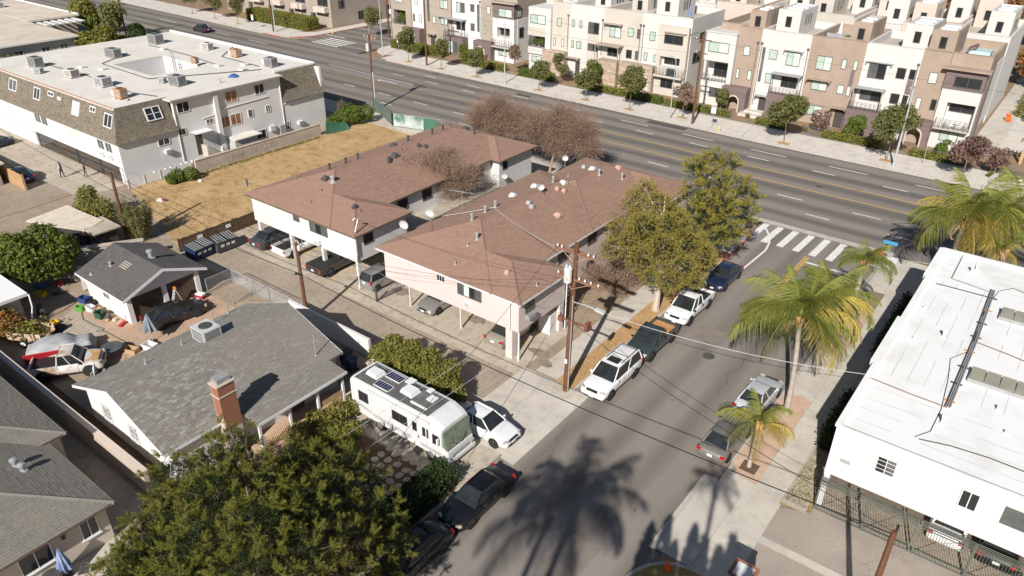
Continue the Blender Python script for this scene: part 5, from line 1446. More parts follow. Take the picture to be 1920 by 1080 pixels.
parapet_deck(R, -29.3, -22.7, Y0, 110.9, ZD, ZP, 'stucco_tan')
wins(R, W, [(-28.25, -26.35, 6.85, 8.55, 'G'), (-25.15, -24.6, 7.35, 8.5, 'G'), (-23.75, -23.3, 7.4, 8.55, 'G'), (-28.3, -26.35, 4.3, 5.45, 'G'), (-25.05, -24.25, 4.3, 5.4, 'G'), (-23.9, -23.45, 4.2, 5.4, 'G'), (-28.35, -26.35, 1.1, 2.35, 'G')])
boxes('accent_strip', 'panel_mauve', R, (-23.88, -23.42, Y0 - .03, Y0 - .001, 5.5, 7.3))
canopy(R, -28.9, -25.9, Y0, 5.62, .7, m='stucco_tan'); canopy(R, -25.2, -23.3, Y0, 2.6, .9, m='stucco_tan')
boxes('door', 'trim_dark', R, (-24.7, -23.6, Y0 - .04, Y0 - .001, .05, 2.3))
penthouse(R, -25.0, -22.75, 100.7, 107.0, 12.7, 'stucco_tan')
parapet_deck(R, -22.7, -16.4, Y0, 110.7, ZD, ZP, 'stucco_ivory')
wins(R, W, [(-21.95, -19.95, 6.8, 8.55, 'X'), (-18.75, -17.75, 7.2, 8.45, 'D'), (-17.35, -16.7, 7.3, 8.45, 'D'), (-22.25, -19.75, 4.1, 5.25, 'X'), (-18.75, -17.75, 4.2, 5.4, 'D'), (-17.4, -16.8, 4.2, 5.4, 'D')])
boxes('accent_strip', 'panel_mauve', R, (-17.36, -16.72, Y0 - .03, Y0 - .001, 5.5, 7.2))
canopy(R, -22.4, -19.3, Y0, 8.65, .3); canopy(R, -22.9, -19.4, Y0, 5.6, 1.3, 3.3)
boxes('porch', 'panel_mauve', R, (-23.1, -19.4, 98.5, Y0, .01, 3.1)); railing(R, -23.0, -19.5, 98.55, Y0 - .05, 3.1, 4.0)
wins(R, FY(98.5), [(-22.2, -20.4, 1.0, 2.3, 'G')])
downspout(R, -16.6, Y0)
penthouse(R, -19.5, -16.6, 103, 109.5, 12.8, 'stucco_ivory')
parapet_deck(R, -16.4, -9.4, Y0 + .6, 111, ZD, ZP, 'stucco_tan')
boxes('front_wall', 'stucco_tan', R, (-16.4, -13.45, Y0, Y0 + .6, 0, ZP - .02))
wins(R, W, [(-15.2, -14.3, 7.2, 8.45, 'G'), (-15.85, -15.3, 4.0, 5.4, 'G'), (-14.25, -13.65, 4.2, 5.45, 'D')])
arch_prism(R, -16.3, -13.35, 3.05, -15.8, -14.1, 1.3, 98.5, Y0, 'panel_mauve', trim='stucco_peach')
boxes('bay_panel', 'panel_mauve', R, (-13.5, -9.35, Y0 - .4, Y0 + .6, 6.95, 9.2))
boxes('bay_roof', 'stucco_tan', R, (-13.9, -9.0, Y0 - .95, Y0 + .6, 9.2, 9.42))
boxes('bay', 'stucco_ivory', R, (-13.45, -12.5, Y0 - .35, Y0 + .6, 0, 6.95), (-12.5, -9.55, Y0 - .35, Y0 + .6, 5.45, 6.949), (-12.5, -9.55, Y0 - .35, Y0 + .6, 0, 2.6), (-9.55, -9.352, Y0 - .35, Y0 + .6, 0, 6.949), (-12.5, -9.55, Y0 + .55, Y0 + .599, 2.6, 5.45))
boxes('balcony', 'deck_grey', R, (-13.1, -9.5, 98.7, Y0 - .35, 2.45, 2.62)); railing(R, -13.1, -9.5, 98.72, Y0 - .38, 2.62, 3.7)
wins(R, FY(Y0 - .4), [(-12.45, -9.65, 7.3, 8.5, 'D')]); wins(R, FY(Y0 - .35), [(-12.35, -10.45, 1.0, 2.15, 'G')])
wins(R, FY(Y0 + .55), [(-12.3, -9.75, 4.3, 5.4, 'D')])
penthouse(R, -16.3, -13.6, 101.5, 108.0, 12.7, 'stucco_tan')
mb = MB(); mb.tube([(-9.3, 104, .1), (-9.3, 104, 10.0)], .07, 6); mb.build('downspout', 'trim_bronze', R)
boxes('side_wall', 'stucco_ivory', R, (-9.398, -9.3, 104.3, 110.9, 2.0, 9.3))
# middle row
Mh = thing('townhouse_row', 'row of beige and white three storey townhouses with stone bases, middle of the three rows', 'townhouse', group='townhouse rows beyond the boulevard')
Y1 = 100.8
W = FY(Y1)
boxes('bay', 'stucco_ivory', Mh, (-73.6, -69.3, Y1 - .5, Y1 + 4, 6.4, 9.7), (-70.3, -69.3, Y1 - .5, Y1 + 4, 2.6, 6.4), (-73.6, -69.3, Y1 + 1.5, Y1 + 4, 0, 6.4), (-73.6, -70.3, Y1 - .5, Y1 + 1.5, 2.6, 3.6), (-73.6, -69.3, Y1 - .2, Y1 + 1.5, 0, 2.6))
boxes('bay_band', 'stucco_beige', Mh, (-73.65, -70.3, Y1 - .54, Y1 - .501, 5.4, 6.7))
wins(Mh, FY(Y1 - .5), [(-73.2, -70.3, 7.3, 8.6, 'G')]); wins(Mh, FY(Y1 + 1.5), [(-73, -70.5, 3.8, 5.3, 'D')]); wins(Mh, FY(Y1 - .2), [(-73, -71, 1.2, 2.2, 'G')])
railing(Mh, -73.6, -70.4, Y1 - .5, Y1 + 1.4, 3.6, 4.5)
parapet_deck(Mh, -73.4, -69.3, Y1 + 4, 111.5, ZD, ZP, 'stucco_beige')
parapet_deck(Mh, -69.3, -66.1, Y1, 111.5, ZD, ZP, 'stucco_beige')
wins(Mh, W, [(-68.4, -67.6, 7.3, 8.5, 'H'), (-69.0, -68.6, 4.3, 5.5, 'G'), (-67.5, -67.0, 4.3, 5.5, 'G')])
parapet_deck(Mh, -66.1, -60.0, Y1 + .001, 111.2, ZD, ZP, 'stucco_ivory')
boxes('recessed_strip', 'stucco_beige', Mh, (-62.8, -60.7, Y1 - .03, Y1 - .001, 0, 7.2))
wins(Mh, W, [(-65.7, -65.2, 7.5, 8.55, 'H'), (-64.3, -63.85, 7.5, 8.55, 'H'), (-65.6, -65.2, 4.4, 5.5, 'H'), (-64.7, -63.85, 4.4, 5.5, 'H')])
wins(Mh, FY(Y1 - .03), [(-62.7, -60.8, 6.9, 8.55, 'X'), (-62.6, -60.85, 4.4, 5.45, 'X')])
canopy(Mh, -66.2, -63.8, Y1, 2.9, .8, m='stucco_taupe'); boxes('door', 'trim_dark', Mh, (-64.7, -63.9, Y1 - .04, Y1 - .001, .05, 2.4))
parapet_deck(Mh, -60.0, -53.6, Y1, 111.3, ZD, ZP, 'stucco_beige')
canopy(Mh, -59.8, -56.8, Y1, 8.7, .7, m='stucco_taupe'); canopy(Mh, -60.5, -56.4, Y1, 5.75, 1.6, 3.8, m='stucco_taupe')
wins(Mh, W, [(-58.95, -57.05, 6.85, 8.4, 'G'), (-55.85, -54.95, 7.3, 8.5, 'H'), (-54.35, -53.8, 7.2, 8.5, 'X'), (-59.1, -57.3, 4.1, 5.25, 'D'), (-55.9, -54.95, 4.2, 5.4, 'D'), (-54.4, -53.85, 4.2, 5.4, 'X')])
parapet_deck(Mh, -53.6, -45.9, Y1 + .002, 111.4, ZD, ZP, 'stucco_ivory')
wins(Mh, W, [(-52.3, -51.4, 7.2, 8.4, 'H'), (-52.95, -52.4, 4.3, 5.4, 'H'), (-51.35, -50.8, 4.3, 5.3, 'H')])
boxes('bay', 'stucco_beige', Mh, (-50.6, -46.0, Y1 - .7, Y1 - .003, 6.5, 9.6), (-50.6, -50.0, Y1 - .7, Y1 - .003, 0, 6.5), (-46.9, -46.0, Y1 - .7, Y1 - .003, 0, 6.5), (-50.0, -46.9, Y1 - .7, Y1 - .003, 5.4, 6.5), (-50.0, -46.9, Y1 - .7, Y1 - .003, 0, 4.0))
boxes('bay_ledge', 'stucco_taupe', Mh, (-49.6, -46.2, Y1 - .95, Y1 - .701, 8.75, 8.85), (-46.0, -45.88, Y1 - .6, Y1 + 2.2, 8.75, 8.85))
wins(Mh, FY(Y1 - .7), [(-49.6, -46.7, 7.25, 8.5, 'D'), (-49.5, -47.6, 1.1, 2.3, 'D')]); wins(Mh, FY(Y1), [(-49.6, -47.0, 4.3, 5.35, 'D')])
boxes('balcony', 'stucco_beige', Mh, (-50.4, -46.0, Y1 - 1.6, Y1 - .701, 2.7, 2.95)); railing(Mh, -50.4, -46.0, Y1 - 1.58, Y1 - .72, 2.95, 4.0)
wins(Mh, FX(-45.9), [(102, 104.5, 4.6, 6.0, 'D'), (103.5, 105.0, 7.3, 8.6, 'D'), (106.5, 108.0, 4.6, 6.0, 'D')])
def stone_cladding(parent, x0, x1, z0, z1, y, hole=None):
 mb = MB()
 z = z0
 while z < z1 - .05:
  x = x0 - rnd.random() * .2
  while x < x1:
   w = rnd.uniform(.3, .7)
   a, b = max(x, x0), min(x + w - .02, x1)
   if b - a > .06 and not (hole and hole[0] < (a + b) / 2 < hole[1] and z < hole[2]):
    mb.box(a, b, y - .05 - rnd.random() * .05, y - .002, z, min(z + .2, z1))
   x += w
  z += .22
 return mb.build('stone_cladding', 'stone', parent, kind='stuff')
boxes('stone_base', 'stucco_taupe', Mh, (-70.4, -66.2, Y1 - 1.0, Y1 - .003, 0, 3.7)); stone_cladding(Mh, -70.4, -66.2, 0, 3.7, Y1 - 1.0)
boxes('stone_porch', 'stucco_taupe', Mh, (-59.9, -56.4, Y1 - 1.8, Y1 - .003, 0, 3.7)); stone_cladding(Mh, -59.9, -56.4, 0, 3.7, Y1 - 1.8)
sa = arch_prism(Mh, -56.2, -50.7, 3.8, -53.0, -51.3, 1.5, Y1 - 1.3, Y1 - .003, 'stucco_taupe'); stone_cladding(Mh, -56.2, -53.15, 0, 3.8, Y1 - 1.3); stone_cladding(Mh, -51.15, -50.7, 0, 3.8, Y1 - 1.3); stone_cladding(Mh, -53.15, -51.15, 2.55, 3.8, Y1 - 1.3)
for x in (-66.35, -60.2, -53.85, -53.35):
 downspout(Mh, x, Y1, 4.0)
penthouse(Mh, -69.0, -66.3, 103, 108, 12.7, 'stucco_ivory'); penthouse(Mh, -62.8, -60.1, 102.5, 108, 12.7, 'stucco_ivory'); penthouse(Mh, -56.2, -53.7, 102, 108, 12.8, 'stucco_beige'); penthouse(Mh, -53.0, -49.6, 103.5, 109, 12.9, 'stucco_ivory')
# left row
Lh = thing('townhouse_row', 'row of taupe and cream three storey townhouses with dark bays, left of the three rows', 'townhouse', group='townhouse rows beyond the boulevard')
Y2 = 102.0
W = FY(Y2)
parapet_deck(Lh, -84.8, -77.6, Y2 + .6, 112.5, ZD, ZP, 'stucco_taupe')
boxes('front_wall', 'stucco_taupe', Lh, (-84.8, -81.9, Y2, Y2 + .6, 0, ZP))
boxes('bay_panel', 'panel_mauve', Lh, (-82.0, -77.55, Y2 - .35, Y2 + .6, 7.0, 9.35)); boxes('bay_roof', 'stucco_taupe', Lh, (-82.2, -77.1, Y2 - .9, Y2 + .6, 9.351, 9.55))
boxes('bay', 'stucco_cream', Lh, (-82.0, -81.1, Y2 - .3, Y2 + .6, 0, 7.0), (-78.4, -77.552, Y2 - .3, Y2 + .6, 0, 6.999), (-81.1, -78.4, Y2 - .3, Y2 + .6, 5.5, 6.998), (-81.1, -78.4, Y2 - .3, Y2 + .6, 0, 3.9))
boxes('side_wall', 'stucco_cream', Lh, (-77.6, -77.5, Y2 + .6, 106, 0, 7.0))
wins(Lh, FY(Y2 - .35), [(-80.7, -77.9, 7.25, 8.5, 'G')]); wins(Lh, FY(Y2 - .3), [(-80.7, -79.0, 1.0, 2.2, 'G')]); wins(Lh, FY(Y2 + .55), [(-80.95, -78.5, 4.2, 5.4, 'D')]); wins(Lh, FX(-77.55), [(102.3, 103.6, 7.3, 8.4, 'H')]); wins(Lh, FX(-77.5), [(103, 104.2, 4.0, 5.6, 'D')])
boxes('balcony', 'deck_grey', Lh, (-81.6, -77.9, Y2 - 1.3, Y2 - .31, 2.4, 2.6)); railing(Lh, -81.6, -77.9, Y2 - 1.28, Y2 - .33, 2.6, 3.7)
wins(Lh, W, [(-83.45, -82.7, 7.25, 8.5, 'G'), (-84.05, -83.65, 4.1, 5.4, 'H'), (-82.45, -82.05, 4.15, 5.4, 'H')])
arch_prism(Lh, -85.4, -81.6, 3.0, -84.7, -83.0, 1.3, Y2 - 1.4, Y2, 'panel_mauve')
parapet_deck(Lh, -91.2, -84.8, Y2, 112, ZD, ZP, 'stucco_cream')
wins(Lh, W, [(-90.25, -88.35, 6.9, 8.5, 'H'), (-87.05, -86.2, 7.3, 8.5, 'X'), (-85.55, -85.15, 4.2, 8.6, 'X'), (-87.05, -86.2, 4.2, 5.4, 'X'), (-90.3, -88.3, 4.0, 5.3, 'D')])
canopy(Lh, -92.0, -88.0, Y2, 5.75, 1.4, 3.0); boxes('porch', 'panel_mauve', Lh, (-92.2, -87.7, Y2 - 1.5, Y2, .01, 2.95)); railing(Lh, -92.1, -87.8, Y2 - 1.48, Y2 - .03, 2.95, 3.9); wins(Lh, FY(Y2 - 1.5), [(-90.9, -88.9, .3, 2.3, 'H')])
parapet_deck(Lh, -97.8, -91.2, Y2 + .002, 112.1, ZD, ZP, 'stucco_taupe')
wins(Lh, W, [(-97.05, -96.6, 4.6, 8.4, 'X'), (-95.9, -95.15, 4.4, 5.6, 'G'), (-94.0, -92.2, 7.1, 8.5, 'G'), (-94.0, -92.35, 4.4, 5.6, 'G'), (-93.9, -92.5, 1.1, 2.4, 'G')])
canopy(Lh, -94.3, -92.0, Y2, 5.7, .5); canopy(Lh, -96.9, -95.0, Y2, 2.5, .8, m='stucco_taupe'); boxes('door', 'trim_dark', Lh, (-96.5, -95.5, Y2 - .04, Y2 - .001, .05, 2.3))
parapet_deck(Lh, -100.9, -97.8, Y2 + .001, 112.2, ZD, ZP, 'stucco_cream')
wins(Lh, W, [(-100.1, -99.4, 7.2, 8.4, 'G'), (-100.65, -100.25, 4.2, 5.5, 'X'), (-99.1, -98.6, 4.2, 5.5, 'G')])
arch_prism(Lh, -102.3, -98.0, 3.2, -100.6, -99.0, 1.4, Y2 - 1.4, Y2, 'panel_mauve')
boxes('bay', 'stucco_taupe', Lh, (-106.0, -100.9, Y2 - .3, 112, 5.8, ZP), (-106.0, -105.3, Y2 - .3, 112, 0, 5.8), (-102.3, -100.9, Y2 - .3, 112, 0, 5.8), (-105.3, -102.3, Y2 + 1.2, 112, 0, 5.8), (-105.3, -102.3, Y2 - .3, Y2 + 1.2, 0, 3.3))
railing(Lh, -105.9, -102.3, Y2 - .35, Y2 + .1, 3.3, 4.2); wins(Lh, FY(Y2 + 1.2), [(-105.2, -102.5, 3.5, 5.4, 'D')]); wins(Lh, FY(Y2 - .3), [(-104.8, -102.9, 7.1, 8.5, 'G')])
for x in (-84.95, -91.35, -97.9):
 downspout(Lh, x, Y2, 3.4)
# second row behind
B2 = thing('townhouse_row', 'white and peach flat roofed townhouses behind the front rows at upper right', 'townhouse', group='townhouse rows beyond the boulevard')
cols = ['stucco_ivory', 'stucco_peach', 'stucco_ivory', 'stucco_beige', 'stucco_ivory', 'stucco_peach', 'stucco_ivory', 'stucco_tan', 'stucco_ivory', 'stucco_beige']
xs_ = [-9.6, -16.0, -22.4, -28.8, -35.4, -42, -49, -56, -63, -70, -77]
for i in range(10):
 parapet_deck(B2, xs_[i + 1] + .002, xs_[i], 115.0 + (i % 2) * .4, 131, ZD, 11.2 if i % 2 else ZP, cols[i])
 xa = xs_[i + 1] + (.4 if i % 2 else 3.2)
 penthouse(B2, xa, xa + 2.7, 117.2 + (i % 3), 124.5, 13.2, cols[i])
 Wq = FY(115.0 + (i % 2) * .4)
 wins(B2, Wq, [(xs_[i + 1] + 1, xs_[i + 1] + 2, 7.4, 8.6, 'D'), (xs_[i + 1] + 3.5, xs_[i + 1] + 5, 7.0, 8.6, 'X')])
 penthouse(B2, xs_[i + 1] + (3.4 if i % 2 else .5), xs_[i + 1] + (6.1 if i % 2 else 3.3), 126.0, 130.5, 13.4, cols[(i + 1) % 10], win=True)
C2 = thing('house_behind', 'white stucco house side wall across the lane at the far upper left street corner', 'building')
boxes('wall', 'stucco_taupe', C2, (-160, -124.5, 103, 118, 0, 9.5))
boxes('parapet', 'stucco_taupe', C2, (-160, -124.4, 102.9, 103.2, 9.5, 10))
for k in range(5):
 boxes('balcony', 'stucco_peach', C2, (-128.5 - 7 * k, -125.0 - 7 * k, 101.8, 103, 2.9, 3.9))
 wins(C2, FY(103), [(-128.3 - 7 * k, -125.2 - 7 * k, 3.95, 5.5, 'D'), (-130.7 - 7 * k, -129.3 - 7 * k, .9, 2.4, 'X')])
wins(C2, FX(-124.5), [(105, 106.5, 3.5, 5, 'X'), (110, 111.5, .8, 2.4, 'D')])
C2['label'] = 'tan apartment house with balconies at the far street corner, top of picture'
# ================================================================== vehicles
def paint(name, c, metal=.0, rough=.35, coat=.8, dust=None):
 return mat(name, c, tuple(min(1, v * 1.12 + .004) for v in c), 1.3, rough=rough, metal=metal, spec=.5, coat=coat, c3=dust, sc3=2., amt3=.25)
paint('paint_pure_white', (.70, .70, .70)); paint('paint_silver', (.36, .365, .36), .6, .35); paint('paint_black', (.004, .004, .006), 0, .35, .35)
paint('paint_teal', (.035, .055, .056), .2); paint('paint_navy', (.012, .022, .06), .2); paint('paint_beige', (.36, .33, .27), .4)
paint('paint_graphite', (.055, .05, .045), .4); paint('paint_charcoal', (.06, .062, .068), .3, dust=(.18, .16, .14)); paint('paint_grey', (.24, .225, .20), .5)
paint('paint_plum', (.045, .042, .06), .4); paint('paint_offwhite', (.62, .62, .615), 0, .45, .3); paint('paint_dustblack', (.012, .012, .013), 0, .45, .4)
paint('paint_silverblue', (.50, .52, .54), .2)
mat('lamp_red', (.45, .015, .02), rough=.2, spec=.6); mat('lamp_clear', (.36, .37, .36), rough=.15, spec=.7); mat('lamp_amber', (.62, .26, .05), rough=.2)
mat('rim', (.50, .50, .50), rough=.3, metal=.7); mat('rim_dark', (.10, .10, .10), rough=.4, metal=.5); mat('plate', (.72, .73, .74), rough=.5); mat('chrome', (.60, .60, .60), rough=.15, metal=.9)
def loft(st, W, name, m, parent):
 """body shell: stations (y, top, half-width factor, bottom), mirrored rounded section"""
 R = []
 for y, top, wf, bot in st:
  w = W / 2 * wf
  h = top - bot
  half = [(0, top + .02), (.5 * w, top + .016), (.80 * w, top), (.94 * w, top - .05 * min(1, h)), (.995 * w, top - .22 * h), (w, bot + .42 * h), (.985 * w, bot + .18 * h), (.93 * w, bot + .02), (.6 * w, bot), (0, bot)]
  ring = [(x, y, z) for x, z in half] + [(-x, y, z) for x, z in half[-2:0:-1]]
  R.append(ring)
 n = len(R[0])
 mb = MB()
 P = [q for r_ in R for q in r_]
 F = []
 for i in range(len(R) - 1):
  for k in range(n):
   k2 = (k + 1) % n
   F.append((i * n + k, (i + 1) * n + k, (i + 1) * n + k2, i * n + k2))
 F += [tuple(range(n)), tuple((len(R) - 1) * n + k for k in range(n - 1, -1, -1))]
 mb.add(P, F)
 return mb.build(name, m, parent, smooth=True)
PROF = {
 'sedan': dict(L=4.6, W=1.80, st=[(0, .58, .82, .36), (.01, .74, .90, .28), (.035, .90, .95, .22), (.17, .95, .98, .19), (.30, .93, 1, .18), (.50, .91, 1, .18), (.68, .90, 1, .18), (.73, .90, .99, .18), (.85, .82, .97, .18), (.94, .71, .93, .2), (.985, .60, .86, .24), (1, .50, .76, .3)],
               cab=(.13, .72, .27, .55, .90, 1.43, .86, .62), ax=(.19, .80), wr=.32),
 'coupe': dict(L=4.6, W=1.80, st=[(0, .58, .80, .36), (.01, .74, .88, .28), (.04, .90, .94, .22), (.17, .93, .98, .19), (.30, .91, 1, .18), (.50, .89, 1, .18), (.68, .87, 1, .18), (.73, .87, .99, .18), (.85, .79, .97, .18), (.94, .68, .93, .2), (.985, .57, .86, .24), (1, .48, .76, .3)],
               cab=(.10, .71, .28, .53, .88, 1.36, .86, .60), ax=(.19, .80), wr=.32),
 'hatch': dict(L=4.1, W=1.72, st=[(0, .62, .84, .36), (.01, .85, .92, .28), (.03, .98, .96, .22), (.2, 1.0, .99, .19), (.45, .96, 1, .18), (.72, .92, 1, .18), (.80, .90, .98, .18), (.90, .80, .95, .19), (.96, .70, .90, .21), (1, .52, .78, .3)],
               cab=(.015, .80, .10, .56, .97, 1.50, .88, .66), ax=(.17, .82), wr=.31),
 'suv': dict(L=5.18, W=1.95, st=[(0, .72, .88, .46), (.008, .98, .94, .40), (.03, 1.10, .97, .34), (.2, 1.13, 1, .32), (.45, 1.12, 1, .32), (.68, 1.10, 1, .32), (.73, 1.10, .99, .32), (.85, 1.05, .98, .32), (.94, .97, .95, .34), (.985, .84, .90, .36), (1, .70, .82, .42)],
             cab=(.015, .74, .05, .58, 1.11, 1.80, .90, .72), ax=(.20, .81), wr=.38),
 'pickup': dict(L=5.3, W=1.95, st=[(0, .66, .90, .48), (.008, .78, .95, .42), (.03, .80, .98, .38), (.2, .80, 1, .36), (.40, .80, 1, .36), (.405, 1.06, 1, .36), (.55, 1.08, 1, .36), (.70, 1.07, 1, .36), (.76, 1.07, .99, .36), (.87, 1.02, .98, .36), (.95, .94, .95, .38), (.987, .82, .90, .40), (1, .66, .82, .46)],
    cab=(.405, .76, .43, .62, 1.06, 1.74, .88, .72), ax=(.20, .82), wr=.40, bed=(.012, .40)),
}
def car(kind, color, loc, rz, label, scale=.945, rim='rim', grp=None, extras=(), glass='glass_car', cat=None, z=RZ, L=None, cabx=None, roofm=None):
 p = PROF[kind]
 Ln, Wd = L or p['L'], p['W']
 names = {'sedan': 'parked_sedan', 'coupe': 'parked_coupe', 'hatch': 'parked_hatchback', 'suv': 'parked_suv', 'pickup': 'parked_pickup'}
 t = thing(names[kind], label, cat or {'suv': 'suv', 'pickup': 'pickup truck'}.get(kind, 'car'), (loc[0], loc[1], z), rz, grp, scale)
 Yt = lambda a: (a - .5) * Ln
 b = loft([(Yt(a), z_, w, bt) for a, z_, w, bt in p['st']], Wd, 'body', color, t)
 c0, c1, r0, r1, zb_, zt_, wbf, wrf = cabx or p['cab']
 wb_, wr_ = Wd / 2 * wbf, Wd / 2 * wrf
 B_ = {('r', -1): (-wb_, Yt(c0), zb_), ('r', 1): (wb_, Yt(c0), zb_), ('f', -1): (-wb_, Yt(c1), zb_), ('f', 1): (wb_, Yt(c1), zb_)}
 T_ = {('r', -1): (-wr_, Yt(r0), zt_), ('r', 1): (wr_, Yt(r0), zt_), ('f', -1): (-wr_, Yt(r1), zt_), ('f', 1): (wr_, Yt(r1), zt_)}
 # roof panel, domed
 mb = MB(); P = []; F = []
 for i in range(6):
  for j in range(7):
   u, v = i / 5, j / 6
   x = -wr_ * 1.03 + 2.06 * wr_ * u
   y = Yt(r0) - .03 + (Yt(r1) - Yt(r0) + .06) * v
   zz = zt_ - .045 + .075 * (1 - (2 * u - 1) ** 4) * (1 - (2 * v - 1) ** 4)
   P.append((x, y, zz))
 for i in range(5):
  for j in range(6):
   F.append((i * 7 + j, (i + 1) * 7 + j, (i + 1) * 7 + j + 1, i * 7 + j + 1))
 mb.add(P, F); roof = mb.build('roof', roofm or color, t, smooth=True)
 # pillars
 for s in (-1, 1):
  mb = MB()
  for e in ('r', 'f'):
   a, q = Vector(B_[(e, s)]), Vector(T_[(e, s)])
   mb.tube([a, q + (q - a) * -.04], [.06 if e == 'r' else .045, .04], 6)
  mid0 = Vector(B_[('r', s)]).lerp(Vector(B_[('f', s)]), .50); mid1 = Vector(T_[('r', s)]).lerp(Vector(T_[('f', s)]), .40)
  mb.tube([mid0, mid1], .035, 5)
  mb.tube([T_[('r', s)], T_[('f', s)]], .035, 5)
  mb.build('window_frame', color, t)
 def pane(nm, q):
  n_ = (Vector(q[1]) - Vector(q[0])).cross(Vector(q[2]) - Vector(q[1])).normalized()
  mb = MB(); mb.quad(*q); mb.build(nm, glass, t)
 def lerp(a, q, f): return tuple(Vector(a).lerp(Vector(q), f))
 pane('windshield', (B_[('f', 1)], B_[('f', -1)], T_[('f', -1)], T_[('f', 1)]))
 pane('rear_window', (B_[('r', -1)], B_[('r', 1)], T_[('r', 1)], T_[('r', -1)]))
 for s in (-1, 1):
  m0, m1 = lerp(B_[('r', s)], B_[('f', s)], .50), lerp(T_[('r', s)], T_[('f', s)], .40)
  q = (B_[('r', s)], m0, m1, T_[('r', s)]); pane('side_window', q if s > 0 else q[::-1])
  q = (m0, B_[('f', s)], T_[('f', s)], m1); pane('side_window', q if s > 0 else q[::-1])
 # wheels
 wr0 = p['wr']
 ty = MB(); rm = MB()
 prof = [(wr0 * .62, -.10), (wr0 * .95, -.10), (wr0, -.07), (wr0, .07), (wr0 * .95, .10), (wr0 * .62, .10)]
 n = 18
 Pt, Ft = [], []
 for r_, x in prof:
  Pt += [(x, r_ * cos(2 * pi * k / n), r_ * sin(2 * pi * k / n)) for k in range(n)]
 for i in range(len(prof) - 1):
  for k in range(n):
   Ft.append((i * n + k, i * n + (k + 1) % n, (i + 1) * n + (k + 1) % n, (i + 1) * n + k))
 ty.add(Pt, Ft); tme = ty.mesh('wheel', 'rubber', True)
 rr = wr0 * .63
 rm.cyl((-.085, 0, 0), (.085, 0, 0), rr * .96, n=16)
 for sx in (-1, 1):
  rm.cyl((sx * .085, 0, 0), (sx * .098, 0, 0), rr * .25, n=8)
  for k in range(5):
   a = 2 * pi * k / 5
   rm.obox((sx * .09, .55 * rr * cos(a), .55 * rr * sin(a)), (.012, rr * .9, rr * .2), 0, a)
 rme = rm.mesh('rim', rim)
 for f in p['ax']:
  for s in (-1, 1):
   wx = s * (Wd / 2 - .095)
   w = link('wheel', tme, t); w.location = (wx, Yt(f), wr0)
   link('rim', rme, w)
   MB().cyl((s * (Wd / 2 - .3), Yt(f), wr0), (s * (Wd / 2 + .004), Yt(f), wr0 + .01), wr0 * 1.16, n=18).build('wheel_arch', 'black_plastic', b)
 # lamps, grille, plates
 hz = p['st'][-3][1] - .06 if kind != 'hatch' else .70
 for s in (-1, 1):
  mb = MB(); mb.obox((s * Wd * .36, Yt(.975), hz), (Wd * .16, .14, .11), s * -.5, .3); h = mb.build('headlight', 'lamp_clear', t)
  mb = MB(); mb.obox((s * Wd * .435, Yt(.955), hz - .02), (.05, .14, .10), s * -.5); mb.build('indicator', 'lamp_amber', h)
  tz = {'sedan': .78, 'coupe': .78, 'hatch': .95, 'suv': .95, 'pickup': .88}[kind]
  th_ = {'hatch': .34, 'suv': .30, 'pickup': .26}.get(kind, .15)
  mb = MB(); mb.obox((s * Wd * (.41 if th_ < .2 else .445), Yt(.012), tz), (Wd * (.15 if th_ < .2 else .08), .12, th_), s * .3); mb.build('taillight', 'lamp_red', t)
  mb = MB(); mb.obox((s * (wb_ + .13), Yt(c1) - .22, zb_ + .07), (.20, .10, .13)); mb.build('mirror', color if kind != 'pickup' else 'black_plastic', t)
  mb = MB()
  for f in (.38, .56):
   mb.box(s * Wd / 2 * .998 - .012, s * Wd / 2 * .998 + .012, Yt(f), Yt(f) + .18, zb_ - .14, zb_ - .11)
  mb.build('door_handles', 'chrome' if kind != 'suv' else color, t)
  mb = MB()
  for f in ([.30, .50, .68] if kind not in ('pickup',) else [.42, .68]):
   mb.box(s * Wd / 2 - .004, s * Wd / 2 + .004, Yt(f) - .007, Yt(f) + .007, .40, zb_ - .07)
  mb.build('door_gap', 'black_plastic', t)
 mb = MB(); mb.obox((0, Yt(.99), hz - .04), (Wd * .42, .10, .11 if kind in ('sedan', 'coupe', 'hatch') else .16)); mb.build('grille', 'black_plastic', t)
 mb = MB(); mb.obox((0, Yt(.985), .36), (Wd * .62, .16, .10)); mb.build('air_intake', 'black_plastic', t)
 mb = MB(); mb.obox((0, Yt(.0) - .012, tz - .12), (.32, .02, .16)); mb.build('licence_plate', 'plate', t)
 mb = MB(); mb.obox((0, Yt(1.0) + .012, .45), (.32, .02, .14)); mb.build('licence_plate', 'plate', t)
 if 'bed' in p:
  b0, b1 = Yt(p['bed'][0]), Yt(p['bed'][1])
  mb = MB()
  for s in (-1, 1):
   x0, x1 = sorted((s * (Wd / 2 - .02), s * (Wd / 2 - .11)))
   mb.box(x0, x1, b0, b1, .62, 1.09)
  mb.box(-Wd / 2 + .11, Wd / 2 - .11, b0, b0 + .07, .62, 1.07); mb.box(-Wd / 2 + .11, Wd / 2 - .11, b1 - .06, b1, .62, 1.09)
  bd = mb.build('bed_walls', color, t)
  mb = MB().box(-Wd / 2 + .12, Wd / 2 - .12, b0 + .08, b1 - .07, .83, .85); mb.build('bed_floor', 'black_plastic' if 'rustbed' not in extras else 'metal_rust', t)
  if 'cover' in extras:
   mb = MB().box(-Wd / 2 + .06, Wd / 2 - .06, b0 + .05, b1 - .04, 1.092, 1.13); mb.build('bed_cover', mat('vinyl', (.03, .03, .032), rough=.7), t)
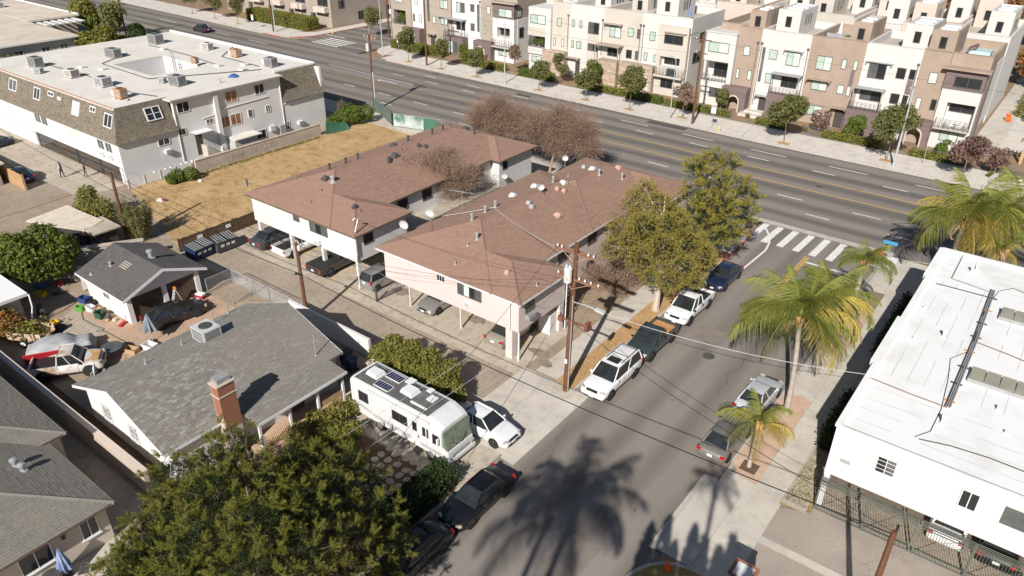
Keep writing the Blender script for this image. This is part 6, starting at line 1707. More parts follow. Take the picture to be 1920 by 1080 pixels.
  if 'rack' in extras:
   mb = MB()
   for s in (-1, 1):
    for f in (b0 + .1, b1 - .1, Yt(.7)):
     mb.tube([(s * (Wd / 2 - .07), f, 1.05), (s * (Wd / 2 - .12), f, 1.85)], .03, 5)
    mb.tube([(s * (Wd / 2 - .12), b0, 1.85), (s * (Wd / 2 - .12), Yt(.72), 1.85)], .03, 5)
   for k in range(5):
    f = b0 + .1 + k * .75
    mb.tube([(-Wd / 2 + .12, f, 1.85), (Wd / 2 - .12, f, 1.85)], .025, 5)
   mb.build('ladder_rack', 'metal_dark', t)
 if 'sunroof' in extras:
  mb = MB().box(-wr_ * .62, wr_ * .62, Yt(r1) - .95, Yt(r1) - .28, zt_ + .022, zt_ + .036); mb.build('sunroof', glass, roof)
 if 'rails' in extras:
  mb = MB()
  for s in (-1, 1):
   mb.tube([(s * wr_ * .86, Yt(r0) + .15, zt_ + .07), (s * wr_ * .86, Yt(r1) - .5, zt_ + .07)], .025, 5)
  for f in (Yt(r0) + .25, (Yt(r0) + Yt(r1)) / 2):
   mb.tube([(-wr_ * .86, f, zt_ + .08), (wr_ * .86, f, zt_ + .08)], .025, 5)
  mb.build('roof_rails', 'black_plastic', roof)
 if 'trim' in extras:
  mb = MB()
  for s in (-1, 1):
   mb.tube([lerp(B_[('r', s)], T_[('r', s)], .1), lerp(B_[('r', s)], T_[('r', s)], .9), T_[('r', s)], T_[('f', s)], lerp(B_[('f', s)], T_[('f', s)], .1)], .022, 5)
  mb.build('chrome_trim', 'chrome', t)
 if 'spoiler' in extras:
  mb = MB(); mb.obox((0, Yt(.03), 1.08), (Wd * .8, .18, .04)); mb.build('spoiler', color, t)
 return t
XL = -18.66
car('suv', 'paint_pure_white', (XL, 35.2), pi, 'white suv with dark sunroof parked behind the tall wooden pole', extras=('sunroof', 'rails'))
car('pickup', 'paint_teal', (XL - .02, 40.55), pi, 'dark green pickup with open bed parked behind the white suv', L=5.1, extras=('rustbed',), rim='rim')
car('pickup', 'paint_pure_white', (XL, 46.4), pi, 'white pickup parked under the olive street tree', L=5.3, rim='rim_dark', cabx=(.405, .78, .43, .62, 1.06, 1.76, .88, .72))
car('sedan', 'paint_navy', (XL, 52.5), pi, 'dark blue sedan parked nearest the crosswalk')
car('sedan', 'paint_black', (XL - .02, 21.75), pi, 'black sedan parked beside the motorhome driveway', L=4.8, extras=('trim',))
car('sedan', 'paint_black', (XL - .1, 16.9), pi, 'black sedan half hidden under the foreground pine', L=4.8, extras=('trim',))
car('sedan', 'paint_grey', (-10.45, 34.3), -.02, 'tan grey sedan parked at the round kerb end beside the small palm', L=4.7)
car('sedan', 'paint_silverblue', (-10.45, 39.2), -.02, 'pale silver sedan parked ahead of the tan grey sedan', L=4.6)
car('sedan', 'paint_pure_white', (-21.95, 26.4), -pi / 2, 'white compact sedan parked beside the motorhome', z=.02, L=4.5)
P0 = .02
car('sedan', 'paint_charcoal', (-52.35, 34.6), 0, 'dusty dark sedan at the fence end of the carport', z=P0, L=4.7)
car('pickup', 'paint_offwhite', (-49.45, 35.1), 0, 'white work pickup with black ladder rack in the carport', z=P0, L=5.2, extras=('rack',), rim='rim_dark')
car('pickup', 'paint_graphite', (-44.55, 34.9), 0, 'dark bronze pickup with covered bed in the carport', z=P0, L=5.5, extras=('cover',))
car('hatch', 'paint_silver', (-39.75, 35.3), 0, 'silver hatchback between the two brown roofed blocks', z=P0)
car('coupe', 'paint_silver', (-33.75, 35.7), pi, 'silver coupe parked nose out under the pink block', z=P0)
car('sedan', 'paint_beige', (-27.0, 35.5), 0, 'beige sedan parked nose in behind the pink corner pillar', z=P0)
car('coupe', 'paint_dustblack', (-47.45, 22.1), -.12, 'dusty black car parked in front of the timber garage doors', z=P0, rim='rim_dark')
car('sedan', 'paint_plum', (-141.5, 84.6), pi / 2 - .03, 'dark sedan driving on the boulevard at upper left', scale=1.0)
car('sedan', 'paint_pure_white', (1.15, 35.55), 0, 'white sedan behind the green gates at lower right', z=P0)
car('sedan', 'paint_black', (3.35, 35.5), 0, 'black sedan behind the green gates at the lower right corner', z=P0)
car('sedan', 'paint_navy', (-85.2, 27.3), pi / 2, 'dark blue sedan in the shade beside the alley at far left', z=P0)
car('hatch', 'paint_navy', (-98.0, 30.2), .2, 'dark car at the left picture edge below the mansard building', z=P0)
# ---- motorhome
rv = thing('motorhome', 'long white motorhome with dark roof patches and solar panel parked in the driveway', 'motorhome', (-25.3, 23.75, .02), -pi / 2)
RL, RW, RH = 7.6, 2.25, 2.85        # front = +Y
sec = [(-RL / 2, .55, 2.72, .97), (-RL / 2 + .06, .50, 2.80, 1.0), (RL / 2 - 2.0, .45, 2.82, 1.0), (RL / 2 - 1.3, .45, 2.80, 1.0), (RL / 2 - .72, .42, 2.62, .985), (RL / 2 - .42, .42, 2.42, .97)]
mb = MB(); R_ = []
for y, b0, t0, wf in sec:
 w = RW / 2 * wf
 R_.append([(0, y, t0 + .04), (.7 * w, y, t0 + .03), (.93 * w, y, t0 - .02), (w, y, t0 - .14), (w, y, b0 + .05), (.96 * w, y, b0), (-.96 * w, y, b0), (-w, y, b0 + .05), (-w, y, t0 - .14), (-.93 * w, y, t0 - .02), (-.7 * w, y, t0 + .03)])
n = 11
P = [q for r_ in R_ for q in r_]; F = []
for i in range(len(R_) - 1):
 for k in range(n):
  F.append((i * n + k, (i + 1) * n + k, (i + 1) * n + (k + 1) % n, i * n + (k + 1) % n))
F += [tuple(range(n)), tuple((len(R_) - 1) * n + k for k in range(n - 1, -1, -1))]
mb.add(P, F); mb.build('body', 'paint_offwhite', rv)
yf = RL / 2
mb = MB(); mb.add([(-RW * .47, yf - .44, .40), (RW * .47, yf - .44, .40), (RW * .46, yf + .02, .40), (-RW * .46, yf + .02, .40), (-RW * .48, yf - .44, 1.28), (RW * .48, yf - .44, 1.28), (RW * .45, yf - .02, 1.08), (-RW * .45, yf - .02, 1.08)], [(3, 2, 1, 0), (4, 5, 6, 7), (0, 1, 5, 4), (1, 2, 6, 5), (2, 3, 7, 6), (3, 0, 4, 7)]); mb.build('nose', 'paint_offwhite', rv)
mb = MB(); mb.add([(-RW * .45, yf - .06, 1.14), (RW * .45, yf - .06, 1.14), (RW * .44, yf - .40, 2.24), (-RW * .44, yf - .40, 2.24), (-RW * .45, yf - .5, 1.14), (RW * .45, yf - .5, 1.14), (RW * .44, yf - .5, 2.24), (-RW * .44, yf - .5, 2.24)], [(0, 1, 2, 3), (0, 3, 7, 4), (1, 5, 6, 2), (3, 2, 6, 7), (0, 4, 5, 1)]); wsd = mb.build('windshield', mat('glass_curtain', (.10, .13, .09), (.22, .25, .18), 2.5, rough=.12, spec=.6, stretch=(3, 3, .4)), rv)
mb = MB()
for k in (-1, 1):
 mb.tube([(k * .1, yf - .03, 1.15), (k * .6, yf - .12, 1.5)], .015, 4)
mb.build('wipers', 'black_plastic', wsd)
mb = MB(); mb.box(-RW * .44, RW * .44, yf + .021, yf + .06, .62, .86); mb.build('grille', 'metal_grey', rv)
mb = MB(); mb.box(-RW * .47, RW * .47, yf + .0, yf + .14, .36, .58); mb.build('bumper', 'paint_offwhite', rv)
for s in (-1, 1):
 mb = MB(); mb.obox((s * RW * .40, yf + .04, .76), (.32, .1, .17), s * -.2); mb.build('headlight', 'lamp_clear', rv)
 mb = MB(); mb.obox((s * (RW / 2 + .14), yf - .55, 1.75), (.14, .1, .38)); mb.build('mirror', 'trim_white', rv)
 for yy in (RL / 2 - 1.25, -RL / 2 + 2.3):
  mb = MB(); mb.cyl((s * (RW / 2 - .25), yy, .40), (s * (RW / 2 - .01), yy, .40), .40, n=18); w = mb.build('wheel', 'rubber', rv)
  mb = MB(); mb.cyl((s * (RW / 2 - .02), yy, .40), (s * (RW / 2 + .005), yy, .40), .24, n=14); mb.build('rim', 'rim', w)
Wr = wall_frame((RW / 2, 0, 0), (0, 1, 0), (1, 0, 0))
for a, b_, c, d in ((-3.1, -2.3, 1.55, 2.25), (-.35, .85, 1.5, 2.15), (2.0, 2.45, 1.5, 2.1)):
 window(rv, Wr, a, b_, c, d, 'trim_dark', 'glass_dark', mull=1 if b_ - a > .5 else 0, t=.04, depth=.03)
window(rv, Wr, 2.75, 3.2, 1.35, 2.0, 'trim_dark', 'glass_dark', mull=0, t=.04, depth=.03)
mb = MB(); wbox(mb, Wr, 1.15, 1.75, .6, 2.45, .003, .025); dr_ = mb.build('door', 'paint_offwhite', rv)
mb = MB(); wbox(mb, Wr, 1.25, 1.6, 1.55, 2.15, .026, .034); mb.build('door_window', 'glass_dark', dr_)
mb = MB(); wbox(mb, Wr, 1.66, 1.72, 1.2, 1.35, .026, .05); mb.build('handle', 'black_plastic', dr_)
mat('stripe', (.17, .18, .22), rough=.5)
mb = MB()
for k, (z0, z1) in enumerate(((1.02, 1.07), (.92, .95), (1.12, 1.135))):
 mb.quad(Wr(-3.6, z0 + .25, .004), Wr(-1.8, z0 - .08, .004), Wr(-1.8, z1 - .08, .004), Wr(-3.6, z1 + .25, .004))
 mb.quad(Wr(-1.8, z0 - .08, .0042), Wr(1.1, z0 - .14, .0042), Wr(1.1, z1 - .14, .0042), Wr(-1.8, z1 - .08, .0042))
 mb.quad(Wr(1.8, z0 - .2, .0042), Wr(3.3, z0 - .25, .0042), Wr(3.3, z1 - .25, .0042), Wr(1.8, z1 - .2, .0042))
mb.build('stripe', 'stripe', rv)
mb = MB()
for y in (-2.0, 2.3):
 mb.box(RW / 2 + .003, RW / 2 + .05, y - .03, y + .03, .9, 2.6)
mb.box(RW / 2 + .003, RW / 2 + .12, -2.2, 2.6, 2.62, 2.72); mb.build('awning_arms', 'paint_offwhite', rv)
mat('rv_dark_roof', (.075, .075, .075), (.13, .13, .125), .9, rough=.9, c3=(.26, .26, .25), sc3=1.4, amt3=.5)
mb = MB().box(-RW * .36, RW * .42, -RL / 2 + .25, RL / 2 - 1.5, 2.852, 2.868); mb.build('roof_membrane', 'rv_dark_roof', rv)
for yy in (-2.75, .05):
 mb = MB(); mb.add([(-.36, yy - .48, 2.87), (.36, yy - .48, 2.87), (.40, yy + .5, 2.87), (-.40, yy + .5, 2.87), (-.28, yy - .36, 3.14), (.28, yy - .36, 3.14), (.32, yy + .38, 3.12), (-.32, yy + .38, 3.12)], [(4, 5, 6, 7), (0, 1, 5, 4), (1, 2, 6, 5), (2, 3, 7, 6), (3, 0, 4, 7)]); mb.build('roof_air_conditioner', 'trim_white', rv)
mat('solar', (.012, .02, .055), (.018, .03, .075), 3., rough=.15, spec=.6)
for x, y, w in ((-.45, -1.55, .55), (.55, -1.5, .5)):
 mb = MB().box(x - w / 2, x + w / 2 , y - .55, y + .55, 2.90, 2.93); s_ = mb.build('solar_panel', 'solar', rv)
 mb = MB()
 mb.box(x - w / 2 - .03, x - w / 2, y - .58, y + .58, 2.88, 2.94); mb.box(x + w / 2, x + w / 2 + .03, y - .58, y + .58, 2.88, 2.94); mb.box(x - w / 2, x + w / 2, y - .58, y - .55, 2.88, 2.94); mb.box(x - w / 2, x + w / 2, y + .55, y + .58, 2.88, 2.94)
 for q in range(1, 6):
  mb.box(x - w / 2, x + w / 2, y - .55 + q * .183 - .006, y - .55 + q * .183 + .006, 2.931, 2.936)
 mb.build('frame', 'trim_white', s_)
for x, y, w, d in ((-.75, -.6, .5, .5), (-.3, 1.5, .5, .5), (.6, 1.3, .12, 1.2), (-.8, .9, .35, .35)):
 mb = MB().box(x - w / 2, x + w / 2, y - d / 2, y + d / 2, 2.87, 2.94); mb.build('roof_hatch', 'trim_white', rv)
mb = MB(); mb.tube([(-.8, -RL / 2, 2.7), (-.8, -RL / 2 - .12, 2.95), (-.8, -RL / 2 + .1, 3.05)], .02, 5); mb.tube([(-.4, -RL / 2, 2.7), (-.4, -RL / 2 - .12, 2.95), (-.4, -RL / 2 + .1, 3.05)], .02, 5)
for k in range(6):
 mb.tube([(-.8, -RL / 2 - .1, .9 + .33 * k), (-.4, -RL / 2 - .1, .9 + .33 * k)], .016, 4)
mb.build('ladder', 'trim_white', rv)
# ---- covered car, old pickup and trailer in the back yard
cc = thing('covered_car', 'car under a wrinkled silver grey cover in the cluttered back yard', 'covered car', (-49.3, 14.9, .01), -.52)
mat('cover_cloth', (.30, .31, .32), (.37, .38, .39), 1.2, rough=.7, bump=.3, bsc=2.)
mb = MB(); nU, nV = 30, 24
P, F = [], []
rc_ = random.Random(3)
for i in range(nU):
 t_ = i / (nU - 1)
 for j in range(nV):
  a = -pi / 2 + pi * j / (nV - 1)
  hgt = .95 + .42 * max(0, sin(pi * min(1, max(0, (t_ - .12) / .62)))) ** .7
  hgt *= min(1, (.35 + 9 * min(t_, 1 - t_)))
  w = .98 * min(1, .72 + 5 * min(t_, 1 - t_))
  x = w * (abs(sin(a)) ** .75) * (1 if a > 0 else -1) * (1 + .05 * sin(9 * t_ + 3))
  z_ = hgt * (cos(a) ** .55 if cos(a) > 1e-4 else 0)
  wr = .035 * sin(23 * t_ + 6 * sin(4 * a)) + .03 * sin(11 * a + 17 * t_) + rc_.uniform(-.012, .012)
  P.append((x + wr * sin(a), -2.15 + 4.3 * t_ + wr * .5, max(.02, z_ + wr * cos(a))))
for i in range(nU - 1):
 for j in range(nV - 1):
  F.append((i * nV + j, (i + 1) * nV + j, (i + 1) * nV + j + 1, i * nV + j + 1))
mb.add(P, F); mb.build('cover', 'cover_cloth', cc, smooth=True)
old = car('pickup', mat('paint_old', (.52, .50, .46), (.60, .58, .54), .8, rough=.6, c3=(.30, .15, .07), sc3=1.1, amt3=.9), (-46.9, 14.3), -.62, 'old white pickup with rusted bonnet and roof beside the covered car', z=P0, L=4.6, rim='rim_dark')
mb = MB(); mb.quad((-.68, 1.02, 1.095), (.68, 1.02, 1.095), (.62, 2.05, 1.015), (-.62, 2.05, 1.015)); mb.build('rusted_bonnet', mat('rusty', (.42, .20, .09), (.55, .34, .17), 1.4, rough=.8, c3=(.60, .55, .48), sc3=1.6, amt3=.8), old)
red = thing('red_panel', 'long red painted panel leaning between the covered car and the old pickup', 'panel', (-48.3, 13.9, 0), -.55)
mat('paint_red', (.42, .02, .03), (.50, .03, .04), 1.5, rough=.5)
mb = MB(); mb.obox((0, 0, .75), (.08, 3.0, 1.1), 0, 0, .35); mb.build('sheet', 'paint_red', red)
mb = MB(); mb.obox((.06, -.8, .5), (.06, .8, .4), 0, 0, .35); mb.build('white_patch', 'trim_white', red)
tr = thing('utility_trailer', 'small wooden sided trailer loaded with cut branches at the left of the back yard', 'trailer', (-52.6, 14.5, 0), -1.0)
mb = MB().box(-.75, .75, -1.2, 1.2, .42, .48); mb.build('deck', 'wood_tan', tr)
for s in (-1, 1):
 for k in range(3):
  mb = MB().box(s * .75 - .02, s * .75 + .02, -1.2, 1.2, .49 + k * .17, .64 + k * .17); mb.build('plank', mat('wood_pinkish', (.50, .36, .28), (.58, .44, .35), 1.2, rough=.85), tr)
 for y in (-.8, .0, .8):
  mb = MB().box(s * .79 - .02, s * .79 + .02, y - .05, y + .05, .4, 1.02); mb.build('stake', 'wood_brown', tr)
 mb = MB(); mb.cyl((s * .86, 0, .3), (s * 1.02, 0, .3), .3, n=16); w = mb.build('wheel', 'rubber', tr)
 mb = MB(); mb.cyl((s * 1.0, 0, .3), (s * 1.03, 0, .3), .18, n=12); mb.build('rim', 'trim_white', w)
mb = MB(); mb.tube([(0, 1.2, .42), (0, 2.2, .40)], .04, 5); mb.build('drawbar', 'metal_dark', tr)
# ================================================================== poles, lamps, wires
def pole(x, y, h, label, r=.16, grp='wooden utility poles', z=0., lean=(0, 0), steps=True, white_top=False):
 t = thing('utility_pole', label, 'utility pole', (x, y, z), group=grp)
 mb = MB(); mb.tube([(0, 0, -.1), (lean[0] * .5, lean[1] * .5, h * .5), (lean[0], lean[1], h)], [r, r * .9, r * .72], 10); mb.build('shaft', 'pole_wood', t)
 if steps:
  mb = MB()
  for k in range(int(h / .45)):
   a = k * pi / 2
   z_ = .6 + k * .45
   mb.cyl((cos(a) * r * .7, sin(a) * r * .7, z_), (cos(a) * (r + .05), sin(a) * (r + .05), z_), .012, n=4)
  mb.build('climbing_pegs', 'galv', t)
 return t
def crossarm(t, z, x0, x1, dy=0., ins=(), double=False, rz=0., ih=.14):
 mb = MB()
 mb.box(x0, x1, dy - .05, dy + .05, z - .06, z + .06)
 if double:
  mb.box(x0, x1, dy + .22, dy + .32, z - .06, z + .06)
 a = mb.build('crossarm', 'arm_wood', t)
 if rz:
  a.rotation_euler = (0, 0, rz)
 for u in ins:
  q = MB(); q.lathe([(.02, z + .06), (.02, z + .10), (.06, z + .11), (.045, z + .14), (.065, z + .15), (.03, z + .06 + ih + .06)], (u, dy, 0), 8); q.build('insulator', mat('porcelain', (.62, .63, .62), rough=.25), a)
 mb = MB(); mb.tube([(x0 * .55, dy - .06, z - .05), (0, dy - .06, z - .65), (x1 * .55, dy - .06, z - .05)], .022, 5); mb.build('brace', 'wood_tan', a)
 return a
def transformer(t, x, y, z, r=.24, h=.95):
 mb = MB(); mb.lathe([(r * .9, z), (r, z + .04), (r, z + h * .9), (r * 1.05, z + h * .91), (r * 1.05, z + h * .95), (r * .8, z + h)], (x, y, 0), 16); o = mb.build('transformer', mat('tank_white', (.56, .585, .60), rough=.4), t, smooth=False)
 mb = MB()
 for a in (-1, 1):
  mb.lathe([(.04, z + h * .98), (.06, z + h * 1.05), (.03, z + h * 1.2)], (x + a * r * .5, y, 0), 8)
 mb.build('bushing', 'porcelain', o)
 mb = MB(); mb.box(x + r * .2, x + r * .45, y - r - .012, y - r * .9, z + .18, z + .42); mb.build('warning_label', mat('label_orange', (.75, .35, .05), rough=.5), o)
 return o
PX, PY = -20.45, 32.6
p1 = pole(PX, PY, 10.3, 'tall brown pole with grey transformer at the alley mouth', .19, lean=(.08, .25))
crossarm(p1, 9.65, -1.4, 1.5, .2, (-1.2, -.9, .9, 1.25), True)
crossarm(p1, 8.0, -1.15, 1.95, .1, (-1.0, .45, .85, 1.25, 1.75), True)
transformer(p1, -.08, -.30, 7.95)
mb = MB(); mb.tube([(.1, .1, 6.5), (1.2, .1, 6.62), (1.75, .1, 6.6)], .035, 6); la = mb.build('lamp_arm', 'galv', p1)
mb = MB(); mb.obox((2.0, .1, 6.56), (.62, .26, .13), 0, 0, .1); mb.build('lamp_head', 'metal_light', la)
mb = MB(); mb.box(-.5, 1.25, -.05, .05, 5.15, 5.25); ba = mb.build('lower_arm', mat('arm_red', (.22, .085, .06), rough=.8), p1)
mb = MB(); mb.box(1.15, 1.35, -.18, .3, 5.0, 5.5); mb.box(-.75, -.45, -.15, .15, 5.0, 5.35); mb.build('junction_box', 'arm_red', ba)
mb = MB(); mb.tube([(.2, -.05, .1), (.2, -.05, 7.0)], .04, 6); mb.build('conduit', 'galv', p1)
mb = MB(); mb.box(-.05, .12, -.22, -.17, 2.2, 2.5); mb.build('tag', 'trim_white', p1)
p3 = pole(-39.6, 27.7, 6.4, 'dark brown pole between the grey roofed house and the alley', .15, lean=(-.1, .05))
mb = MB(); mb.obox((-.15, -.1, 4.0), (.5, .12, .12), .4); mb.build('splice_case', 'black_plastic', p3)
mb = MB(); mb.lathe([(.09, 5.9), (.12, 5.95), (.12, 6.2), (.06, 6.3)], (.22, 0, 0), 8); mb.build('insulator', 'porcelain', p3)
p4 = pole(-62.4, 26.6, 6.4, 'brown pole rising behind the bamboo beside the straw lot', .16, lean=(-.1, .1))
p2 = pole(-75.7, 68.4, 9.9, 'pole with two grey transformers beside the boulevard hedge', .15)
crossarm(p2, 9.3, -1.2, 1.2, .1, (-1.0, -.4, .4, 1.0))
transformer(p2, -.42, 0, 7.6, .22, .9); transformer(p2, -.35, .4, 7.6, .22, .9)
mb = MB(); mb.cyl((0, 0, 9.8), (.25, 0, 11.0), .02, n=5); mb.build('pole_top_pin', 'trim_white', p2)
mb = MB(); mb.tube([(.18, 0, .1), (.18, 0, 5)], .05, 6); mb.build('conduit', 'trim_white', p2)
p5 = pole(-87.8, 91.5, 12.0, 'brown pole on the far pavement in front of the cream townhouses', .17)
crossarm(p5, 11.2, -1.2, 1.2, .1, (-1.0, 0.5, 1.0))
p6 = pole(-39.3, 89.8, 11.2, 'brown pole on the far pavement at the lane gap between townhouses', .17)
crossarm(p6, 10.5, -1.1, 1.1, .1, (-.9, .9)); crossarm(p6, 8.9, -.8, .8, .1, (-.7, .7))
p7_ = pole(-109.8, 104.4, 11.5, 'brown pole at the corner of the far cross street', .17)
p8 = pole(-146.6, 72.0, 11.0, 'dark pole near the top left planting', .17)
p9 = pole(-.7, 25.0, 7.15, 'brown pole rising at the bottom right edge', .15)
mb = MB(); mb.obox((.05, .1, 7.25), (.1, .12, .3)); mb.build('cap', 'black_plastic', p9)
p10 = pole(-130.5, 93.2, 10.5, 'pole on the far pavement left of the cross street', .17)
def wire(a, b, sag, label, r=.014, m='black_plastic', grp='overhead wires', n=14):
 a, b = Vector(a), Vector(b)
 pts = []
 for i in range(n + 1):
  t_ = i / n
  p = a.lerp(b, t_); p.z -= sag * 4 * t_ * (1 - t_)
  pts.append(p)
 o = MB().tube(pts, r, 4).build('overhead_wire', m)
 return tag(o, label, 'wire', grp)
wire((-.7, 25.0, 7.0), (-39.7, 27.7, 4.0), .7, 'thick black cable from the bottom right pole across the street to the alley pole', .024)
wire((-.7, 25.0, 7.1), (PX, PY - 1.0, 6.2), .5, 'thin cable from the bottom right pole towards the transformer pole')
wire((-39.7, 27.7, 4.0), (-62.5, 26.7, 4.6), .3, 'thick black cable from the alley pole to the bamboo pole', .022)
wire((-39.7, 27.7, 6.2), (-62.5, 26.7, 6.2), .4, 'upper wire from the alley pole to the bamboo pole')
wire((-39.6, 27.7, 6.2), (PX, PY, 7.6), .6, 'upper wire from the alley pole to the transformer pole', .009)
wire((-39.6, 27.7, 5.7), (PX - .6, PY, 7.9), .8, 'second wire from the alley pole to the transformer pole', .008)
wire((-62.5, 26.7, 6.2), (-110, 30.5, 7.0), .6, 'wire leading from the bamboo pole along the alley to the left edge')
wire((-62.5, 26.7, 4.6), (-110, 29.5, 5.0), .5, 'lower cable leading from the bamboo pole to the left edge', .02)
wire((-62.5, 26.7, 5.6), (-66.5, 5.0, 4.0), .3, 'wire from the bamboo pole over the pale shed')
wire((PX + .9, PY + .1, 8.1), (-40.3, 33.6, 5.9), .5, 'service drop from the transformer pole to the white block mast', .009)
wire((PX - 1, PY + .1, 8.1), (-24.6, 33.9, 4.2), .5, 'service drop sagging to the pink block meter', .009)
wire((PX - .6, PY + .1, 8.1), (-24.6, 34.4, 4.0), .8, 'second service drop sagging to the pink block meter', .009)
wire((PX + .2, PY, 6.6), (-4.8, 37.5, 5.5), .6, 'white service cable over the street to the white building', .017, 'metal_light')
wire((PX - .3, PY + .4, 9.4), (-32.6, 40.6, 6.55), .3, 'pale rope like cable from the pole across the pink block roof', .02, 'metal_light')
wire((-32.6, 40.6, 6.62), (-36.8, 39.6, 5.1), .02, 'pale cable lying down the left slope of the pink block roof', .02, 'metal_light')
wire((PX + 1.25, PY + .2, 9.8), (-8.0, -6, 10.5), .9, 'thin wire from the top crossarm towards the camera side, right one', .010)
wire((PX - 1.2, PY + .2, 9.8), (-12.0, -6, 10.5), .9, 'thin wire from the top crossarm towards the camera side, left one', .010)
wire((PX + 1.25, PY + .2, 9.8), (-22.6, 70, 10.2), .8, 'thin wire from the top crossarm along the street to the boulevard', .010)
wire((-25.3, 19.0, 2.9), (-24.5, 29.0, 3.3), .05, 'thin pale wire crossing over the motorhome rear', .010, 'metal_light')
wire((-23.6, 18.8, 3.0), (-22.8, 27.8, 3.4), .05, 'thin pale wire crossing over the motorhome front', .010, 'metal_light')
wire((-87.8, 91.5, 11.3), (-39.3, 89.8, 10.6), 1.0, 'long wire along the townhouse fronts between two far poles', .014)
wire((-39.3, 89.8, 10.6), (30, 90, 10.6), 1.0, 'long wire from the lane gap pole to the right edge', .014)
wire((-87.8, 91.5, 9.6), (-39.3, 89.8, 8.9), 1.0, 'lower long wire along the townhouse fronts', .014)
def street_lamp(x, y, h, label, arm=1.6, rz=pi, r=.09):
 t = thing('street_lamp', label, 'street lamp', (x, y, 0), rz, 'street lamps on the far pavement')
 mb = MB(); mb.lathe([(r * 2.0, 0), (r * 2.0, .06), (r * 1.2, .1), (r * 1.1, .5), (r * .62, h)], n=10); mb.build('column', 'lamp_steel', t)
 mb = MB(); mb.tube([(0, 0, h - .1), (arm * .4, 0, h + .28), (arm, 0, h + .35)], [.05, .045, .035], 6); mb.build('arm', 'lamp_steel', t)
 mb = MB(); mb.obox((arm + .25, 0, h + .34), (.62, .24, .11)); mb.build('lamp_head', 'lamp_steel', t)
 return t
street_lamp(-70.6, 90.4, 9.0, 'grey street lamp before the gap between the left and middle rows', 1.4, pi)
street_lamp(-42.6, 89.9, 7.6, 'slim grey street lamp before the stone arch house', .6, pi, .07)
street_lamp(-14.7, 89.5, 8.8, 'tall grey street lamp before the rightmost house', 1.4, -pi / 2, .12)
street_lamp(-98.4, 91.8, 9.2, 'grey street lamp at the far crosswalk corner', 1.4, pi)
street_lamp(-129.6, 93.0, 9.0, 'grey street lamp beside the pole left of the cross street', 1.4, -pi / 2)
sp = thing('signal_post', 'pale traffic post beside the pole at the far cross street', 'post', (-109.3, 104.6, 0)); mb = MB(); mb.tube([(0, 0, 0), (0, 0, 7)], .08, 8); mb.build('column', 'lamp_steel', sp)
mb = MB(); mb.box(-.25, .25, -.04, .04, 4.2, 5.0); mb.build('sign_plate', 'trim_white', sp)
def sign(x, y, h, w, hh, label, m='trim_white', strip=None):
 t = thing('street_sign', label, 'sign', (x, y, 0), 0, 'signs on the far pavement')
 mb = MB(); mb.tube([(0, 0, 0), (0, 0, h)], .03, 6); mb.build('post', 'galv', t)
 mb = MB(); mb.box(-w / 2, w / 2, -.05, -.03, h - hh, h); p = mb.build('plate', m, t)
 if strip:
  mb = MB(); mb.box(-w / 2 + .03, w / 2 - .03, -.056, -.051, h - .2, h - .06); mb.build('red_lettering', 'red_kerb', p)
 return t
sign(-36.6, 89.7, 2.9, .65, 1.0, 'white notice sign on a post right of the lane gap pole', strip=True)
sign(-12.3, 92.6, 2.2, .1, .3, 'slim sign post in front of the rightmost balcony house', 'galv')
sign(-136.0, 92.6, 2.7, .7, 1.1, 'white and red sign at the top of the far left pavement', strip=True)
sign(-96.2, 93.5, 3.2, .6, .9, 'white and pink sign at the far crosswalk corner', strip=True)
hy = thing('fire_hydrant', 'yellow fire hydrant on the far pavement', 'fire hydrant', (-35.3, 89.1, 0)); mat('hydrant', (.62, .47, .16), rough=.5)
mb = MB(); mb.lathe([(.16, 0), (.16, .05), (.11, .06), (.11, .5), (.14, .52), (.12, .65), (.04, .75)], n=10); mb.build('barrel', 'hydrant', hy)
mb = MB(); mb.cyl((-.2, 0, .42), (.2, 0, .42), .06, n=8); mb.cyl((0, -.2, .4), (0, 0, .4), .07, n=8); mb.build('outlets', 'hydrant', hy)
hy2 = thing('fire_hydrant', 'yellow post at the far red kerb corner', 'fire hydrant', (-120.0, 99.2, 0)); mb = MB(); mb.lathe([(.16, 0), (.12, .06), (.12, .6), (.04, .75)], n=8); mb.build('barrel', 'hydrant', hy2)
cn = thing('traffic_cone', 'orange traffic cone on the dry lawn island at the bottom', 'traffic cone', (-8.85, 24.0, .07)); mat('cone_orange', (.75, .09, .02), (.80, .13, .03), 4., rough=.5)
mb = MB(); mb.box(-.17, .17, -.17, .17, 0, .03); mb.build('base', 'cone_orange', cn)
mb = MB(); mb.lathe([(.13, .031), (.03, .66), (.01, .67)], n=12); mb.build('cone', 'cone_orange', cn)
# corner signs painted boards at the ramp
s1 = thing('corner_sign', 'round red and white board behind the far street palm', 'sign', (-9.4, 61.3, 0)); mb = MB(); mb.tube([(0, 0, 0), (0, 0, 2.2)], .03, 6); mb.build('post', 'galv', s1)
mb = MB(); n_ = 8; mb.add([(.38 * cos(pi / 8 + k * pi / 4), -.04, 1.95 + .38 * sin(pi / 8 + k * pi / 4)) for k in range(8)] + [(.38 * cos(pi / 8 + k * pi / 4), -.02, 1.95 + .38 * sin(pi / 8 + k * pi / 4)) for k in range(8)], [tuple(range(8)), tuple(range(15, 7, -1))] + [(k, 8 + k, 8 + (k + 1) % 8, (k + 1) % 8) for k in range(8)]); o_ = mb.build('plate', 'paint_red', s1)
s2 = thing('street_name_sign', 'blue street name board behind the far street palm', 'sign', (-8.9, 62.3, 0)); mb = MB(); mb.tube([(0, 0, 0), (0, 0, 2.7)], .03, 6); mb.build('post', 'galv', s2)
mat('sign_blue', (.06, .28, .50), rough=.5)
mb = MB(); mb.box(-.55, .55, -.03, .0, 2.45, 2.75); mb.build('plate', 'sign_blue', s2)
